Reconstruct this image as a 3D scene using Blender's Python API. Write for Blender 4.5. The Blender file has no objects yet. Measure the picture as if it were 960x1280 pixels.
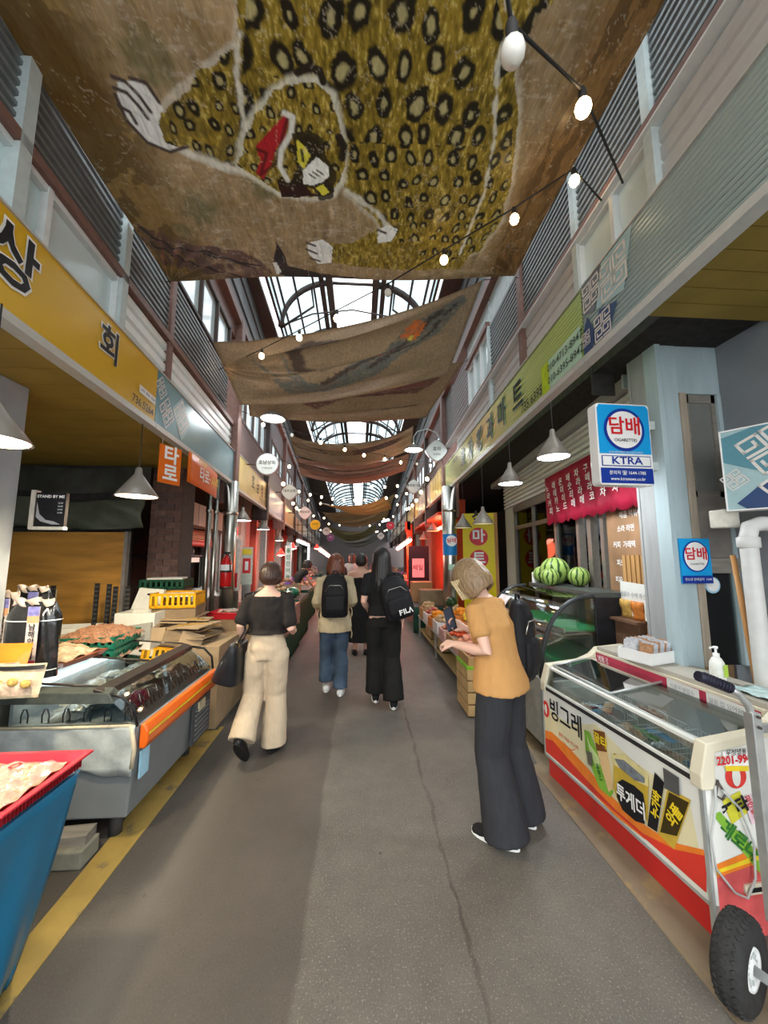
import bpy, bmesh, math, random
import numpy as np
from mathutils import Vector, Matrix, noise as mnoise
random.seed(7)
SC = bpy.context.scene
COL = SC.collection
PI = math.pi
V = Vector
# ------------------------------------------------------------------ camera
CH = 1.62
FOC, CX, CY = 460.0, 480.0, 640.0
YAW = math.atan(30 / math.hypot(460, 54)); TILT = math.atan(54 / 460.0)
FW = V((math.sin(YAW) * math.cos(TILT), math.cos(YAW) * math.cos(TILT), math.sin(TILT)))
RT = V((math.cos(YAW), -math.sin(YAW), 0)); UP = RT.cross(FW)
CO = V((0, 0, CH))
cam = bpy.data.cameras.new('camera'); cam_o = bpy.data.objects.new('camera', cam); COL.objects.link(cam_o)
cam.sensor_fit = 'VERTICAL'; cam.sensor_height = 36.0; cam.lens = 36.0 * FOC / 1280.0
cam.clip_start = 0.02; cam.clip_end = 500
rm = Matrix((RT, UP, -FW)).transposed().to_4x4(); rm.translation = CO
cam_o.matrix_world = rm
SC.camera = cam_o
# ------------------------------------------------------------------ sky: overcast daylight
w = bpy.data.worlds.new('world'); SC.world = w; w.use_nodes = True
nt = w.node_tree; bg = nt.nodes['Background']
tc = nt.nodes.new('ShaderNodeTexCoord'); sx = nt.nodes.new('ShaderNodeSeparateXYZ')
cr = nt.nodes.new('ShaderNodeValToRGB')
nt.links.new(tc.outputs['Generated'], sx.inputs[0]); nt.links.new(sx.outputs['Z'], cr.inputs[0])
cr.color_ramp.elements[0].position = 0.0; cr.color_ramp.elements[0].color = (.80, .84, .88, 1)
cr.color_ramp.elements[1].position = 0.6; cr.color_ramp.elements[1].color = (.95, .98, 1.0, 1)
nt.links.new(cr.outputs[0], bg.inputs['Color']); bg.inputs['Strength'].default_value = 2.0
SC.view_settings.view_transform = 'Standard'; SC.view_settings.look = 'None'
SC.view_settings.gamma = 1.0; SC.view_settings.use_curve_mapping = False
SC.view_settings.exposure = 1.05
sl = bpy.data.lights.new('daylight', 'SUN'); sl.energy = 0.6; sl.angle = math.radians(40); sl.color = (1, .98, .95)
so = bpy.data.objects.new('daylight', sl); COL.objects.link(so); so.rotation_euler = (math.radians(38), math.radians(8), 0)

def P(px, py, x=None, y=None, z=None):
    d = FW + RT * ((px - CX) / FOC) - UP * ((py - CY) / FOC)
    if x is not None: t = x / d.x
    elif y is not None: t = y / d.y
    else: t = (z - CH) / d.z
    return CO + d * t
def at(px, py, Y): return P(px, py, y=Y)

# ------------------------------------------------------------------ materials
MATS = {}
def M(name, col, rough=.55, metal=0, var=.12, scale=18, bump=.0, emit=0, alpha=1, spec=.2, bscale=None, coat=0, sheen=0, stretch=None, trans=0):
    if name in MATS: return MATS[name]
    m = bpy.data.materials.new(name); m.use_nodes = True; n = m.node_tree; p = n.nodes['Principled BSDF']
    c = (col[0], col[1], col[2], 1)
    p.inputs['Roughness'].default_value = rough; p.inputs['Metallic'].default_value = metal
    p.inputs['Specular IOR Level'].default_value = spec
    p.inputs['Coat Weight'].default_value = coat; p.inputs['Coat Roughness'].default_value = .08
    t = n.nodes.new('ShaderNodeTexCoord'); mp = n.nodes.new('ShaderNodeMapping')
    n.links.new(t.outputs['Object'], mp.inputs[0])
    if stretch: mp.inputs['Scale'].default_value = stretch
    nz = n.nodes.new('ShaderNodeTexNoise'); nz.inputs['Scale'].default_value = scale; nz.inputs['Detail'].default_value = 6
    n.links.new(mp.outputs[0], nz.inputs['Vector'])
    r = n.nodes.new('ShaderNodeValToRGB')
    r.color_ramp.elements[0].position = .3; r.color_ramp.elements[1].position = .7
    lo = [max(0, v * (1 - var)) for v in col]; hi = [min(1, v * (1 + var)) for v in col]
    r.color_ramp.elements[0].color = (*lo, 1); r.color_ramp.elements[1].color = (*hi, 1)
    n.links.new(nz.outputs['Fac'], r.inputs[0]); n.links.new(r.outputs[0], p.inputs['Base Color'])
    if bump:
        b = n.nodes.new('ShaderNodeBump'); b.inputs['Strength'].default_value = bump; b.inputs['Distance'].default_value = .01
        nb = nz
        if bscale:
            nb = n.nodes.new('ShaderNodeTexNoise'); nb.inputs['Scale'].default_value = bscale; nb.inputs['Detail'].default_value = 4
            n.links.new(mp.outputs[0], nb.inputs['Vector'])
        n.links.new(nb.outputs['Fac'], b.inputs['Height']); n.links.new(b.outputs[0], p.inputs['Normal'])
    if emit:
        p.inputs['Emission Color'].default_value = c; p.inputs['Emission Strength'].default_value = emit
    if alpha < 1: p.inputs['Alpha'].default_value = alpha
    if sheen: p.inputs['Sheen Weight'].default_value = sheen
    if trans:
        tr = n.nodes.new('ShaderNodeBsdfTranslucent'); mx = n.nodes.new('ShaderNodeMixShader')
        mx.inputs[0].default_value = trans; n.links.new(r.outputs[0], tr.inputs[0])
        n.links.new(p.outputs[0], mx.inputs[1]); n.links.new(tr.outputs[0], mx.inputs[2])
        n.links.new(mx.outputs[0], n.nodes['Material Output'].inputs[0])
    MATS[name] = m; return m
def glass(name, col=(.9, .97, .96), gl=.12, rough=.03, tint=.85, ior=1.45):
    """thin pane: transparent with a fresnel gloss"""
    if name in MATS: return MATS[name]
    m = bpy.data.materials.new(name); m.use_nodes = True; n = m.node_tree; n.nodes.remove(n.nodes['Principled BSDF'])
    tr = n.nodes.new('ShaderNodeBsdfTransparent'); tr.inputs[0].default_value = (col[0] * tint, col[1] * tint, col[2] * tint, 1)
    gs = n.nodes.new('ShaderNodeBsdfGlossy'); gs.inputs['Roughness'].default_value = rough
    fr = n.nodes.new('ShaderNodeFresnel'); fr.inputs[0].default_value = ior
    ad = n.nodes.new('ShaderNodeMath'); ad.operation = 'MULTIPLY_ADD'; ad.inputs[1].default_value = 1.0; ad.inputs[2].default_value = gl * .3
    n.links.new(fr.outputs[0], ad.inputs[0])
    mx = n.nodes.new('ShaderNodeMixShader'); n.links.new(ad.outputs[0], mx.inputs[0])
    n.links.new(tr.outputs[0], mx.inputs[1]); n.links.new(gs.outputs[0], mx.inputs[2])
    n.links.new(mx.outputs[0], n.nodes['Material Output'].inputs[0])
    MATS[name] = m; return m
def milky(name, col, tr_w=.5):
    if name in MATS: return MATS[name]
    m = bpy.data.materials.new(name); m.use_nodes = True; n = m.node_tree; n.nodes.remove(n.nodes['Principled BSDF'])
    a = n.nodes.new('ShaderNodeBsdfTransparent'); a.inputs[0].default_value = (*col, 1)
    b = n.nodes.new('ShaderNodeBsdfTranslucent'); b.inputs[0].default_value = (*col, 1)
    nz = n.nodes.new('ShaderNodeTexNoise'); nz.inputs['Scale'].default_value = 3
    mr = n.nodes.new('ShaderNodeMapRange'); mr.inputs[3].default_value = tr_w - .15; mr.inputs[4].default_value = tr_w + .15
    n.links.new(nz.outputs['Fac'], mr.inputs[0])
    mx = n.nodes.new('ShaderNodeMixShader'); n.links.new(mr.outputs[0], mx.inputs[0])
    n.links.new(a.outputs[0], mx.inputs[1]); n.links.new(b.outputs[0], mx.inputs[2])
    n.links.new(mx.outputs[0], n.nodes['Material Output'].inputs[0])
    MATS[name] = m; return m
def vcol(name, rough=.6, attr='Col', hair=0, trans=0, spec=.25, bump=0, coat=0):
    if name in MATS: return MATS[name]
    m = bpy.data.materials.new(name); m.use_nodes = True; n = m.node_tree; p = n.nodes['Principled BSDF']
    a = n.nodes.new('ShaderNodeAttribute'); a.attribute_name = attr
    p.inputs['Roughness'].default_value = rough; p.inputs['Specular IOR Level'].default_value = spec
    p.inputs['Coat Weight'].default_value = coat; p.inputs['Coat Roughness'].default_value = .15
    src = a.outputs['Color']
    if hair:
        t = n.nodes.new('ShaderNodeTexCoord'); mp = n.nodes.new('ShaderNodeMapping'); mp.inputs['Scale'].default_value = (1, .30, 1)
        nz = n.nodes.new('ShaderNodeTexNoise'); nz.inputs['Scale'].default_value = 42; nz.inputs['Detail'].default_value = 8; nz.inputs['Distortion'].default_value = 1.0
        n.links.new(t.outputs['Object'], mp.inputs[0]); n.links.new(mp.outputs[0], nz.inputs['Vector'])
        mr = n.nodes.new('ShaderNodeMapRange'); mr.inputs[1].default_value = .3; mr.inputs[2].default_value = .7
        mr.inputs[3].default_value = 1 - hair; mr.inputs[4].default_value = 1 + hair; n.links.new(nz.outputs['Fac'], mr.inputs[0])
        mm = n.nodes.new('ShaderNodeVectorMath'); mm.operation = 'SCALE'
        n.links.new(src, mm.inputs[0]); n.links.new(mr.outputs[0], mm.inputs['Scale']); src = mm.outputs[0]
    n.links.new(src, p.inputs['Base Color'])
    if bump:
        nb = n.nodes.new('ShaderNodeTexNoise'); nb.inputs['Scale'].default_value = 9; nb.inputs['Detail'].default_value = 5
        b = n.nodes.new('ShaderNodeBump'); b.inputs['Strength'].default_value = bump; b.inputs['Distance'].default_value = .02
        n.links.new(nb.outputs['Fac'], b.inputs['Height']); n.links.new(b.outputs[0], p.inputs['Normal'])
    if trans:
        tr = n.nodes.new('ShaderNodeBsdfTranslucent'); mx = n.nodes.new('ShaderNodeMixShader')
        mx.inputs[0].default_value = trans; n.links.new(src, tr.inputs[0])
        n.links.new(p.outputs[0], mx.inputs[1]); n.links.new(tr.outputs[0], mx.inputs[2])
        n.links.new(mx.outputs[0], n.nodes['Material Output'].inputs[0])
    MATS[name] = m; return m

# ------------------------------------------------------------------ mesh collector
class MB:
    def __init__(s): s.v = []; s.f = []; s.m = Matrix.Identity(4); s.smooth = set()
    def add(s, vs, fs, smooth=False):
        o = len(s.v); s.v += [s.m @ V(p) for p in vs]
        for f in fs:
            if smooth: s.smooth.add(len(s.f))
            s.f.append([i + o for i in f])
        return s
    def box(s, a, b, mat=None):
        x0, y0, z0 = a; x1, y1, z1 = b
        vs = [(x0,y0,z0),(x1,y0,z0),(x1,y1,z0),(x0,y1,z0),(x0,y0,z1),(x1,y0,z1),(x1,y1,z1),(x0,y1,z1)]
        if mat: vs = [mat @ V(p) for p in vs]
        return s.add(vs, [(0,3,2,1),(4,5,6,7),(0,1,5,4),(1,2,6,5),(2,3,7,6),(3,0,4,7)])
    def cbox(s, c, d, rz=0, rx=0, ry=0):
        m = Matrix.Translation(V(c)) @ Matrix.Rotation(rz, 4, 'Z') @ Matrix.Rotation(ry, 4, 'Y') @ Matrix.Rotation(rx, 4, 'X')
        return s.box((-d[0]/2,-d[1]/2,-d[2]/2), (d[0]/2,d[1]/2,d[2]/2), m)
    def hexa(s, p):   # eight points: bottom 4 ccw, top 4
        return s.add(p, [(0,3,2,1),(4,5,6,7),(0,1,5,4),(1,2,6,5),(2,3,7,6),(3,0,4,7)])
    def prism(s, poly, O, r, u, d):   # polygon (a,b) on plane O,r,u extruded by vector d
        O, r, u, d = V(O), V(r), V(u), V(d); n = len(poly)
        a = [O + r*p[0] + u*p[1] for p in poly]; b = [p + d for p in a]
        return s.add(a + b, [tuple(range(n))[::-1], tuple(range(n, 2*n))] + [(i, (i+1) % n, n+(i+1) % n, n+i) for i in range(n)])
    def quad(s, a, b, c, d): return s.add([a, b, c, d], [(0,1,2,3)])
    def tube(s, pts, r, n=8, cap=True, smooth=True):
        pts = [V(p) for p in pts]; k = len(pts)
        rs = r if isinstance(r, list) else [r]*k
        rings = []; nrm = None
        for i, p in enumerate(pts):
            t = (pts[min(i+1, k-1)] - pts[max(i-1, 0)])
            t = t.normalized() if t.length > 1e-9 else V((0,0,1))
            if nrm is None:
                nrm = t.orthogonal().normalized()
            nrm = (nrm - t * nrm.dot(t)); nrm = nrm.normalized() if nrm.length > 1e-6 else t.orthogonal().normalized()
            bn = t.cross(nrm)
            rr = rs[i] if isinstance(rs[i], (list, tuple)) else (rs[i], rs[i])
            rings.append([p + nrm*math.cos(2*PI*j/n)*rr[0] + bn*math.sin(2*PI*j/n)*rr[1] for j in range(n)])
        vs = [q for ring in rings for q in ring]; fs = []
        for i in range(k-1):
            for j in range(n): fs.append((i*n+j, i*n+(j+1) % n, (i+1)*n+(j+1) % n, (i+1)*n+j))
        o = len(s.v); s.add(vs, fs, smooth)
        if cap:
            s.f.append([o+j for j in range(n)][::-1]); s.f.append([o+(k-1)*n+j for j in range(n)])
        return s
    def cyl(s, a, b, r, n=12, cap=True): return s.tube([a, b], r, n, cap)
    def lathe(s, prof, c=(0,0,0), n=16, axis=None, smooth=True, arc=2*PI, off=0):
        """prof: list of (r, z); around z (or axis matrix)"""
        m = axis or Matrix.Identity(4); c = V(c); vs = []; k = len(prof); full = abs(arc-2*PI) < 1e-6; nn = n if full else n+1
        for (r, z) in prof:
            for j in range(nn):
                a = off + arc*j/n; vs.append(c + (m @ V((r*math.cos(a), r*math.sin(a), z))))
        fs = []
        for i in range(k-1):
            for j in range(n if not full else nn):
                j2 = (j+1) % nn if full else j+1
                fs.append((i*nn+j, i*nn+j2, (i+1)*nn+j2, (i+1)*nn+j))
        return s.add(vs, fs, smooth)
    def ball(s, c, r, n=10, m=6, sq=None):
        rr = r if isinstance(r, (list, tuple)) else (r, r, r); vs = []; c = V(c)
        for i in range(m+1):
            t = PI*i/m
            for j in range(n): vs.append(c + V((rr[0]*math.sin(t)*math.cos(2*PI*j/n), rr[1]*math.sin(t)*math.sin(2*PI*j/n), -rr[2]*math.cos(t))))
        return s.add(vs, [(i*n+j, i*n+(j+1) % n, (i+1)*n+(j+1) % n, (i+1)*n+j) for i in range(m) for j in range(n)], True)
    def grid(s, fn, nu, nv, smooth=True):
        vs = [fn(i/nu, j/nv) for j in range(nv+1) for i in range(nu+1)]
        return s.add(vs, [(j*(nu+1)+i, j*(nu+1)+i+1, (j+1)*(nu+1)+i+1, (j+1)*(nu+1)+i) for j in range(nv) for i in range(nu)], smooth)
    def build(s, name, mat, parent=None, bevel=0, thick=0, kind=None, sub=0):
        me = bpy.data.meshes.new(name); org = V((0,0,0))
        if parent is None and s.v:
            lo = [min(p[i] for p in s.v) for i in range(3)]; hi = [max(p[i] for p in s.v) for i in range(3)]
            org = V(((lo[0]+hi[0])/2, (lo[1]+hi[1])/2, lo[2]))
        elif parent is not None:
            q = parent
            while q is not None: org = org + V(q.location); q = q.parent
            # parents carry location only while building
        me.from_pydata([tuple(p - org) for p in s.v], [], s.f)
        if s.smooth and s.smooth != 0:
            fl = [False]*len(me.polygons)
            for i in s.smooth:
                if i < len(fl): fl[i] = True
            me.polygons.foreach_set('use_smooth', fl)
        mats = mat if isinstance(mat, (list, tuple)) else [mat]
        for q in mats: me.materials.append(q)
        bm = bmesh.new(); bm.from_mesh(me); bmesh.ops.recalc_face_normals(bm, faces=bm.faces); bm.to_mesh(me); bm.free()
        o = bpy.data.objects.new(name, me); COL.objects.link(o)
        if parent is not None: o.parent = parent
        else: o.location = org
        if thick:
            d = o.modifiers.new('solid', 'SOLIDIFY'); d.thickness = thick; d.offset = 0
        if bevel:
            d = o.modifiers.new('bevel', 'BEVEL'); d.width = bevel; d.segments = 2; d.limit_method = 'ANGLE'; d.angle_limit = .7
            o.data.polygons.foreach_set('use_smooth', [False]*len(o.data.polygons)) if False else None
        if sub:
            d = o.modifiers.new('sub', 'SUBSURF'); d.levels = sub; d.render_levels = sub
        if kind: o['kind'] = kind
        return o
def thing(name, label, cat, loc=(0,0,0), group=None):
    o = bpy.data.objects.new(name, None); COL.objects.link(o); o.empty_display_size = .05
    o.location = loc; o['label'] = label; o['category'] = cat
    if group: o['group'] = group
    return o
def tag(o, label, cat, group=None, kind=None):
    o['label'] = label; o['category'] = cat
    if group: o['group'] = group
    if kind: o['kind'] = kind
    return o
def struct(o, kind='structure'): o['kind'] = kind; return o
def copy_thing(src, loc, label=None, rz=None, scale=None, group=None):
    """copy of a thing with copies of its parts and sub-parts"""
    r = src.copy(); COL.objects.link(r); r.location = loc
    if rz is not None: r.rotation_euler.z = rz
    if scale is not None: r.scale = (scale,)*3 if not isinstance(scale, (tuple, list)) else scale
    if label: r['label'] = label
    if group: r['group'] = group
    for ch in list(src.children):
        c = ch.copy(); COL.objects.link(c); c.parent = r
        for g in list(ch.children):
            d = g.copy(); COL.objects.link(d); d.parent = c
    return r
TEXTS = []
def text(s, size, mat, O, r, u, parent, name='lettering', bold=0, depth=.0015, align='CENTER', off=0, sx=1.0, shear=0, space=1.0):
    """lettering: O origin, r reading direction, u up; made into a mesh by finish_text()"""
    cu = bpy.data.curves.new('t', 'FONT'); cu.body = s; cu.size = size; cu.align_x = align; cu.align_y = 'CENTER'
    cu.resolution_u = 2; cu.offset = bold*size; cu.shear = shear; cu.space_character = space
    o = bpy.data.objects.new('t', cu)
    org = V((0,0,0)); q = parent
    while q is not None: org += V(q.location); q = q.parent
    TEXTS.append((o, cu, mat, V(O), V(r).normalized(), V(u).normalized(), parent, name, depth+off, sx, org))
def finish_text():
    for t in TEXTS: COL.objects.link(t[0])
    dg = bpy.context.evaluated_depsgraph_get()
    for (o, cu, mat, O, r, u, parent, name, off, sx, org) in TEXTS:
        me = bpy.data.meshes.new_from_object(o.evaluated_get(dg)); n = r.cross(u)
        k = len(me.vertices); co = np.empty(k*3); me.vertices.foreach_get('co', co); co = co.reshape(-1, 3)
        w_ = np.array(O + n*off - org) + np.outer(co[:,0]*sx, np.array(r)) + np.outer(co[:,1], np.array(u))
        me.vertices.foreach_set('co', w_.ravel()); me.update()
        me.materials.clear(); me.materials.append(mat); me.name = name
        ob = bpy.data.objects.new(name, me); COL.objects.link(ob); ob.parent = parent
    for t in TEXTS: bpy.data.objects.remove(t[0]); bpy.data.curves.remove(t[1])
    TEXTS.clear()
class Plane:
    def __init__(s, O, r, u):
        s.O, s.r, s.u = V(O), V(r).normalized(), V(u).normalized(); s.n = s.r.cross(s.u)
    def p(s, a, b, off=.002): return s.O + s.r*a + s.u*b + s.n*off
def decal(pl, polys, name, mat, parent, off=.002):
    mb = MB()
    for poly in polys: mb.add([pl.p(a, b, off) for a, b in poly], [tuple(range(len(poly)))])
    return mb.build(name, mat, parent)
def rect(a0, b0, a1, b1): return [(a0,b0),(a1,b0),(a1,b1),(a0,b1)]
def circ(a, b, r, n=24, ry=None, a0=0, a1=2*PI): return [(a + r*math.cos(a0+(a1-a0)*i/n), b + (ry or r)*math.sin(a0+(a1-a0)*i/n)) for i in range(n)]
def stroke(pts, w):
    out = []
    for (a, b), (c, d) in zip(pts, pts[1:]):
        dx, dy = c-a, d-b; L = math.hypot(dx, dy) or 1; nx, ny = -dy/L*w/2, dx/L*w/2; ex, ey = dx/L*w/2, dy/L*w/2
        out.append([(a+nx-ex, b+ny-ey), (a-nx-ex, b-ny-ey), (c-nx+ex, d-ny+ey), (c+nx+ex, d+ny+ey)])
    return out
def xl(y): return -1.9 - .078*(y - 5.6)      # left shop-front line
def xr(y): return 1.76 + .0457*(y - 7.4)     # right shop-front line
# ================================================================== STRUCTURE
def slab(mb, side, y0, y1, z0, z1, a, b):
    """block following a shop-front line: from offset a to b towards the street"""
    def X(y, o): return xl(y) + o if side < 0 else xr(y) - o
    return mb.hexa([(X(y0,a),y0,z0),(X(y0,b),y0,z0),(X(y1,b),y1,z0),(X(y1,a),y1,z0),
                    (X(y0,a),y0,z1),(X(y0,b),y0,z1),(X(y1,b),y1,z1),(X(y1,a),y1,z1)])
def fplane(side, y, z, off=0):
    """plane of a shop front with origin at (y,z): r reads left to right for a viewer in the street"""
    if side < 0: return Plane((xl(y)+off, y, z), (-.078, 1, 0), (0,0,1))
    return Plane((xr(y)-off, y, z), (-.0457, -1, 0), (0,0,1))
steel = M('painted_steel_blue_grey', (.50,.58,.58), .45, .0, .08)
white_fr = M('white_frame', (.68,.72,.72), .4, 0, .05)
brownp = M('red_brown_steel', (.20,.115,.095), .5, 0, .15)
dkbrown = M('dark_brown_steel', (.075,.055,.05), .5, .1, .2)
louv = M('louvre_grey', (.21,.225,.23), .45, .3, .12)
siding = M('cream_siding', (.50,.50,.49), .5, 0, .06)
chrome = M('brushed_steel', (.55,.53,.48), .28, 1, .08, stretch=(1,1,.05))
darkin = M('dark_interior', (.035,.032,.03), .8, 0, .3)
alu = M('aluminium', (.55,.56,.56), .35, .8, .06)
milkw = milky('frosted_pane', (.88,.95,.96), .5)
panew = milky('roof_pane', (.33,.41,.43), .6)
skyl = milky('ridge_pane', (.95,.98,1), .35)

def floor_mat():
    m = bpy.data.materials.new('asphalt'); m.use_nodes = True; n = m.node_tree; p = n.nodes['Principled BSDF']
    L = n.links.new; N = n.nodes.new
    g = N('ShaderNodeNewGeometry'); s = N('ShaderNodeSeparateXYZ'); L(g.outputs['Position'], s.inputs[0])
    def noise(sc, det=5, dist=0, vec=None, rough=.5):
        q = N('ShaderNodeTexNoise'); q.inputs['Scale'].default_value = sc; q.inputs['Detail'].default_value = det
        q.inputs['Distortion'].default_value = dist; q.inputs['Roughness'].default_value = rough
        L(vec or g.outputs['Position'], q.inputs['Vector']); return q.outputs['Fac']
    def mth(op, a, b=None, c=None):
        q = N('ShaderNodeMath'); q.operation = op
        for i, v in enumerate((a, b, c)):
            if v is None: continue
            if isinstance(v, (int, float)): q.inputs[i].default_value = v
            else: L(v, q.inputs[i])
        return q.outputs[0]
    def ramp(f, a, b, ca=(0,0,0), cb=(1,1,1)):
        q = N('ShaderNodeValToRGB'); q.color_ramp.elements[0].position = a; q.color_ramp.elements[1].position = b
        q.color_ramp.elements[0].color = (*ca, 1); q.color_ramp.elements[1].color = (*cb, 1); L(f, q.inputs[0]); return q.outputs[0]
    def mix(f, a, b, bt='MIX'):
        q = N('ShaderNodeMix'); q.data_type = 'RGBA'; q.blend_type = bt
        if isinstance(f, (int, float)): q.inputs[0].default_value = f
        else: L(f, q.inputs[0])
        for i, v in ((6, a), (7, b)):
            if isinstance(v, tuple): q.inputs[i].default_value = (*v, 1)
            else: L(v, q.inputs[i])
        return q.outputs[2]
    big = noise(1.3, 4); med = noise(9, 5); fine = noise(110, 3, rough=.8)
    xx = mth('ADD', s.outputs['X'], mth('MULTIPLY', mth('SUBTRACT', big, .5), .10))
    seam = ramp(mth('MULTIPLY_ADD', xx, 1.0, .5), .255, .275)      # x about -0.235
    left = ramp(big, .3, .7, (.062,.053,.044), (.092,.078,.064))
    right = ramp(big, .3, .7, (.095,.085,.072), (.135,.122,.102))
    base = mix(seam, left, right)
    base = mix(mth('MULTIPLY', ramp(med, .35, .75), .35), base, (.055,.050,.045))
    sp = ramp(fine, .58, .66); base = mix(mth('MULTIPLY', sp, mth('MULTIPLY_ADD', seam, .50, .15)), base, (.36,.33,.28))
    sp2 = ramp(noise(95, 2, rough=.6), .62, .68); base = mix(mth('MULTIPLY', sp2, .5), base, (.03,.028,.026))
    v = N('ShaderNodeTexVoronoi'); v.inputs['Scale'].default_value = 7; v.feature = 'F1'; L(g.outputs['Position'], v.inputs['Vector'])
    spots = ramp(mth('ADD', v.outputs['Distance'], mth('MULTIPLY', med, .08)), .095, .115, (1,1,1), (0,0,0))
    rr = N('ShaderNodeSeparateColor'); L(v.outputs['Color'], rr.inputs[0])
    keep = ramp(rr.outputs[0], .80, .82)
    base = mix(mth('MULTIPLY', mth('MULTIPLY', spots, keep), .7), base, (.030,.026,.024))
    # dark joint crack at x about .46
    cw = mth('ABSOLUTE', mth('SUBTRACT', mth('ADD', s.outputs['X'], mth('MULTIPLY', mth('SUBTRACT', noise(5, 6), .5), .09)), .475))
    ck = ramp(cw, .003, .014, (1,1,1), (0,0,0))
    base = mix(mth('MULTIPLY', mth('MULTIPLY', ck, ramp(med, .3, .6)), .5), base, (.03,.022,.018))
    # wheel-worn paler bands
    wv = mth('ABSOLUTE', mth('SUBTRACT', xx, -.95)); base = mix(mth('MULTIPLY', ramp(wv, .0, .16, (1,1,1), (0,0,0)), .35), base, (.16,.145,.125))
    L(base, p.inputs['Base Color'])
    L(mth('MULTIPLY_ADD', big, -.2, .78), p.inputs['Roughness'])
    b = N('ShaderNodeBump'); b.inputs['Strength'].default_value = .5; b.inputs['Distance'].default_value = .006
    L(mth('ADD', fine, mth('MULTIPLY', ck, -2)), b.inputs['Height']); L(b.outputs[0], p.inputs['Normal'])
    return m
struct(MB().box((-9,-8,-.1),(9,75,0)).build('floor', floor_mat()))
def paint_mat(name, c1, c2, worn, amt):
    m = M(name, c1, .7, 0, .15, 6); n = m.node_tree; p = n.nodes['Principled BSDF']
    src = p.inputs['Base Color'].links[0].from_socket
    g = n.nodes.new('ShaderNodeNewGeometry'); q = n.nodes.new('ShaderNodeTexNoise'); q.inputs['Scale'].default_value = 5; q.inputs['Detail'].default_value = 10
    q.inputs['Roughness'].default_value = .65
    n.links.new(g.outputs['Position'], q.inputs['Vector'])
    r = n.nodes.new('ShaderNodeValToRGB'); r.color_ramp.elements[0].position = amt; r.color_ramp.elements[1].position = amt+.09
    n.links.new(q.outputs['Fac'], r.inputs[0])
    mx = n.nodes.new('ShaderNodeMix'); mx.data_type = 'RGBA'; n.links.new(r.outputs[0], mx.inputs[0]); n.links.new(src, mx.inputs[6])
    mx.inputs[7].default_value = (*worn, 1); n.links.new(mx.outputs[2], p.inputs['Base Color']); return m
yl = paint_mat('worn_yellow_paint', (.34,.235,.065), 0, (.16,.125,.075), .58)
mb = MB(); mb.hexa([(-1.34,.3,0),(-1.235,.3,0),(-1.275,3.8,0),(-1.48,3.8,0),(-1.34,.3,.004),(-1.235,.3,.004),(-1.275,3.8,.004),(-1.48,3.8,.004)])
struct(mb.build('trim_1', yl))
kb = paint_mat('worn_kerb_paint', (.20,.155,.105), 0, (.26,.20,.10), .55)
struct(MB().box((1.32,-.5,0),(1.56,7.5,.005)).build('trim_2', kb))

# ---- upper facades -------------------------------------------------
def wall_block(name, side, y0, y1, z0, z1, m, a=-.14, b=-.06): return struct(slab(MB(), side, y0, y1, z0, z1, a, b).build(name, m))
def slats(name, side, y0, y1, z0, z1, n, m, post=None, depth=.035, duty=.55, base_m=None):
    """panel with horizontal slats, each a part"""
    back = struct(slab(MB(), side, y0, y1, z0, z1, -.14, -.09).build(name, base_m or m))
    h = (z1-z0)/n
    for i in range(n):
        a = z0 + i*h
        mb = MB(); X = (lambda y, o: xl(y)+o) if side < 0 else (lambda y, o: xr(y)-o)
        mb.hexa([(X(y0,-.09),y0,a),(X(y0,-.09+depth),y0,a+h*.15),(X(y1,-.09+depth),y1,a+h*.15),(X(y1,-.09),y1,a),
                 (X(y0,-.09),y0,a+h*.92),(X(y0,-.09+depth),y0,a+h*duty),(X(y1,-.09+depth),y1,a+h*duty),(X(y1,-.09),y1,a+h*.92)])
        mb.build('slat', m, back)
    return back
def pane_wall(name, side, y0, y1, z0, z1, ys, fm, pm, fw=.035):
    fr = MB()
    for z in (z0, z1-fw): slab(fr, side, y0, y1, z, z+fw, -.13, -.05)
    for y in ys: slab(fr, side, y-fw/2, y+fw/2, z0, z1, -.13, -.045)
    f = struct(fr.build(name, fm))
    for a, b in zip(ys, ys[1:]):
        slab(MB(), side, a+fw/2, b-fw/2, z0+fw, z1-fw, -.10, -.09).build('pane', pm, f)
    return f
# left upper storey, near building
glz = M('bluish_blind_glass', (.62,.74,.76), .12, 0, .07, 2, spec=.7)
pane_wall('window_1', -1, -1.2, 2.52, 3.16, 3.56, [-1.2, -.2, .55, 1.2, 1.86, 2.5], white_fr, glz)
slats('wall_left_vent', -1, 2.56, 3.28, 3.16, 3.56, 4, M('white_slat', (.80,.86,.86), .35, 0, .04), duty=.75)
slats('wall_left_vent', -1, 3.36, 5.5, 3.16, 3.56, 4, M('white_slat', (.80,.86,.86)), duty=.75)
slats('wall_left_siding', -1, -1.2, 3.28, 3.62, 4.42, 14, louv)
slats('wall_left_siding', -1, 3.36, 5.2, 3.62, 4.25, 11, louv)
struct(slab(MB(), -1, -1.2, 5.6, 3.56, 3.62, -.14, -.02).build('trim_3', brownp))
mb = MB(); slab(mb, -1, 3.28, 3.36, 3.16, 5.1, -.16, -.03); struct(mb.build('trim_4', brownp, bevel=.004))
for i, y in enumerate((1.66, 2.53)): struct(slab(MB(), -1, y-.035, y+.035, 3.16, 4.42, -.14, -.02).build('trim_%d' % (5+i), steel))
pane_wall('window_2', -1, 3.4, 5.2, 4.27, 4.95, [3.4, 4.05, 4.62, 5.2], dkbrown, glz)
wall_block('wall_left', -1, -1.2, 3.28, 4.42, 5.2, M('upper_wall_grey', (.18,.185,.185), .7))
wall_block('wall_left', -1, 3.36, 5.6, 4.95, 5.2, brownp)
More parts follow.
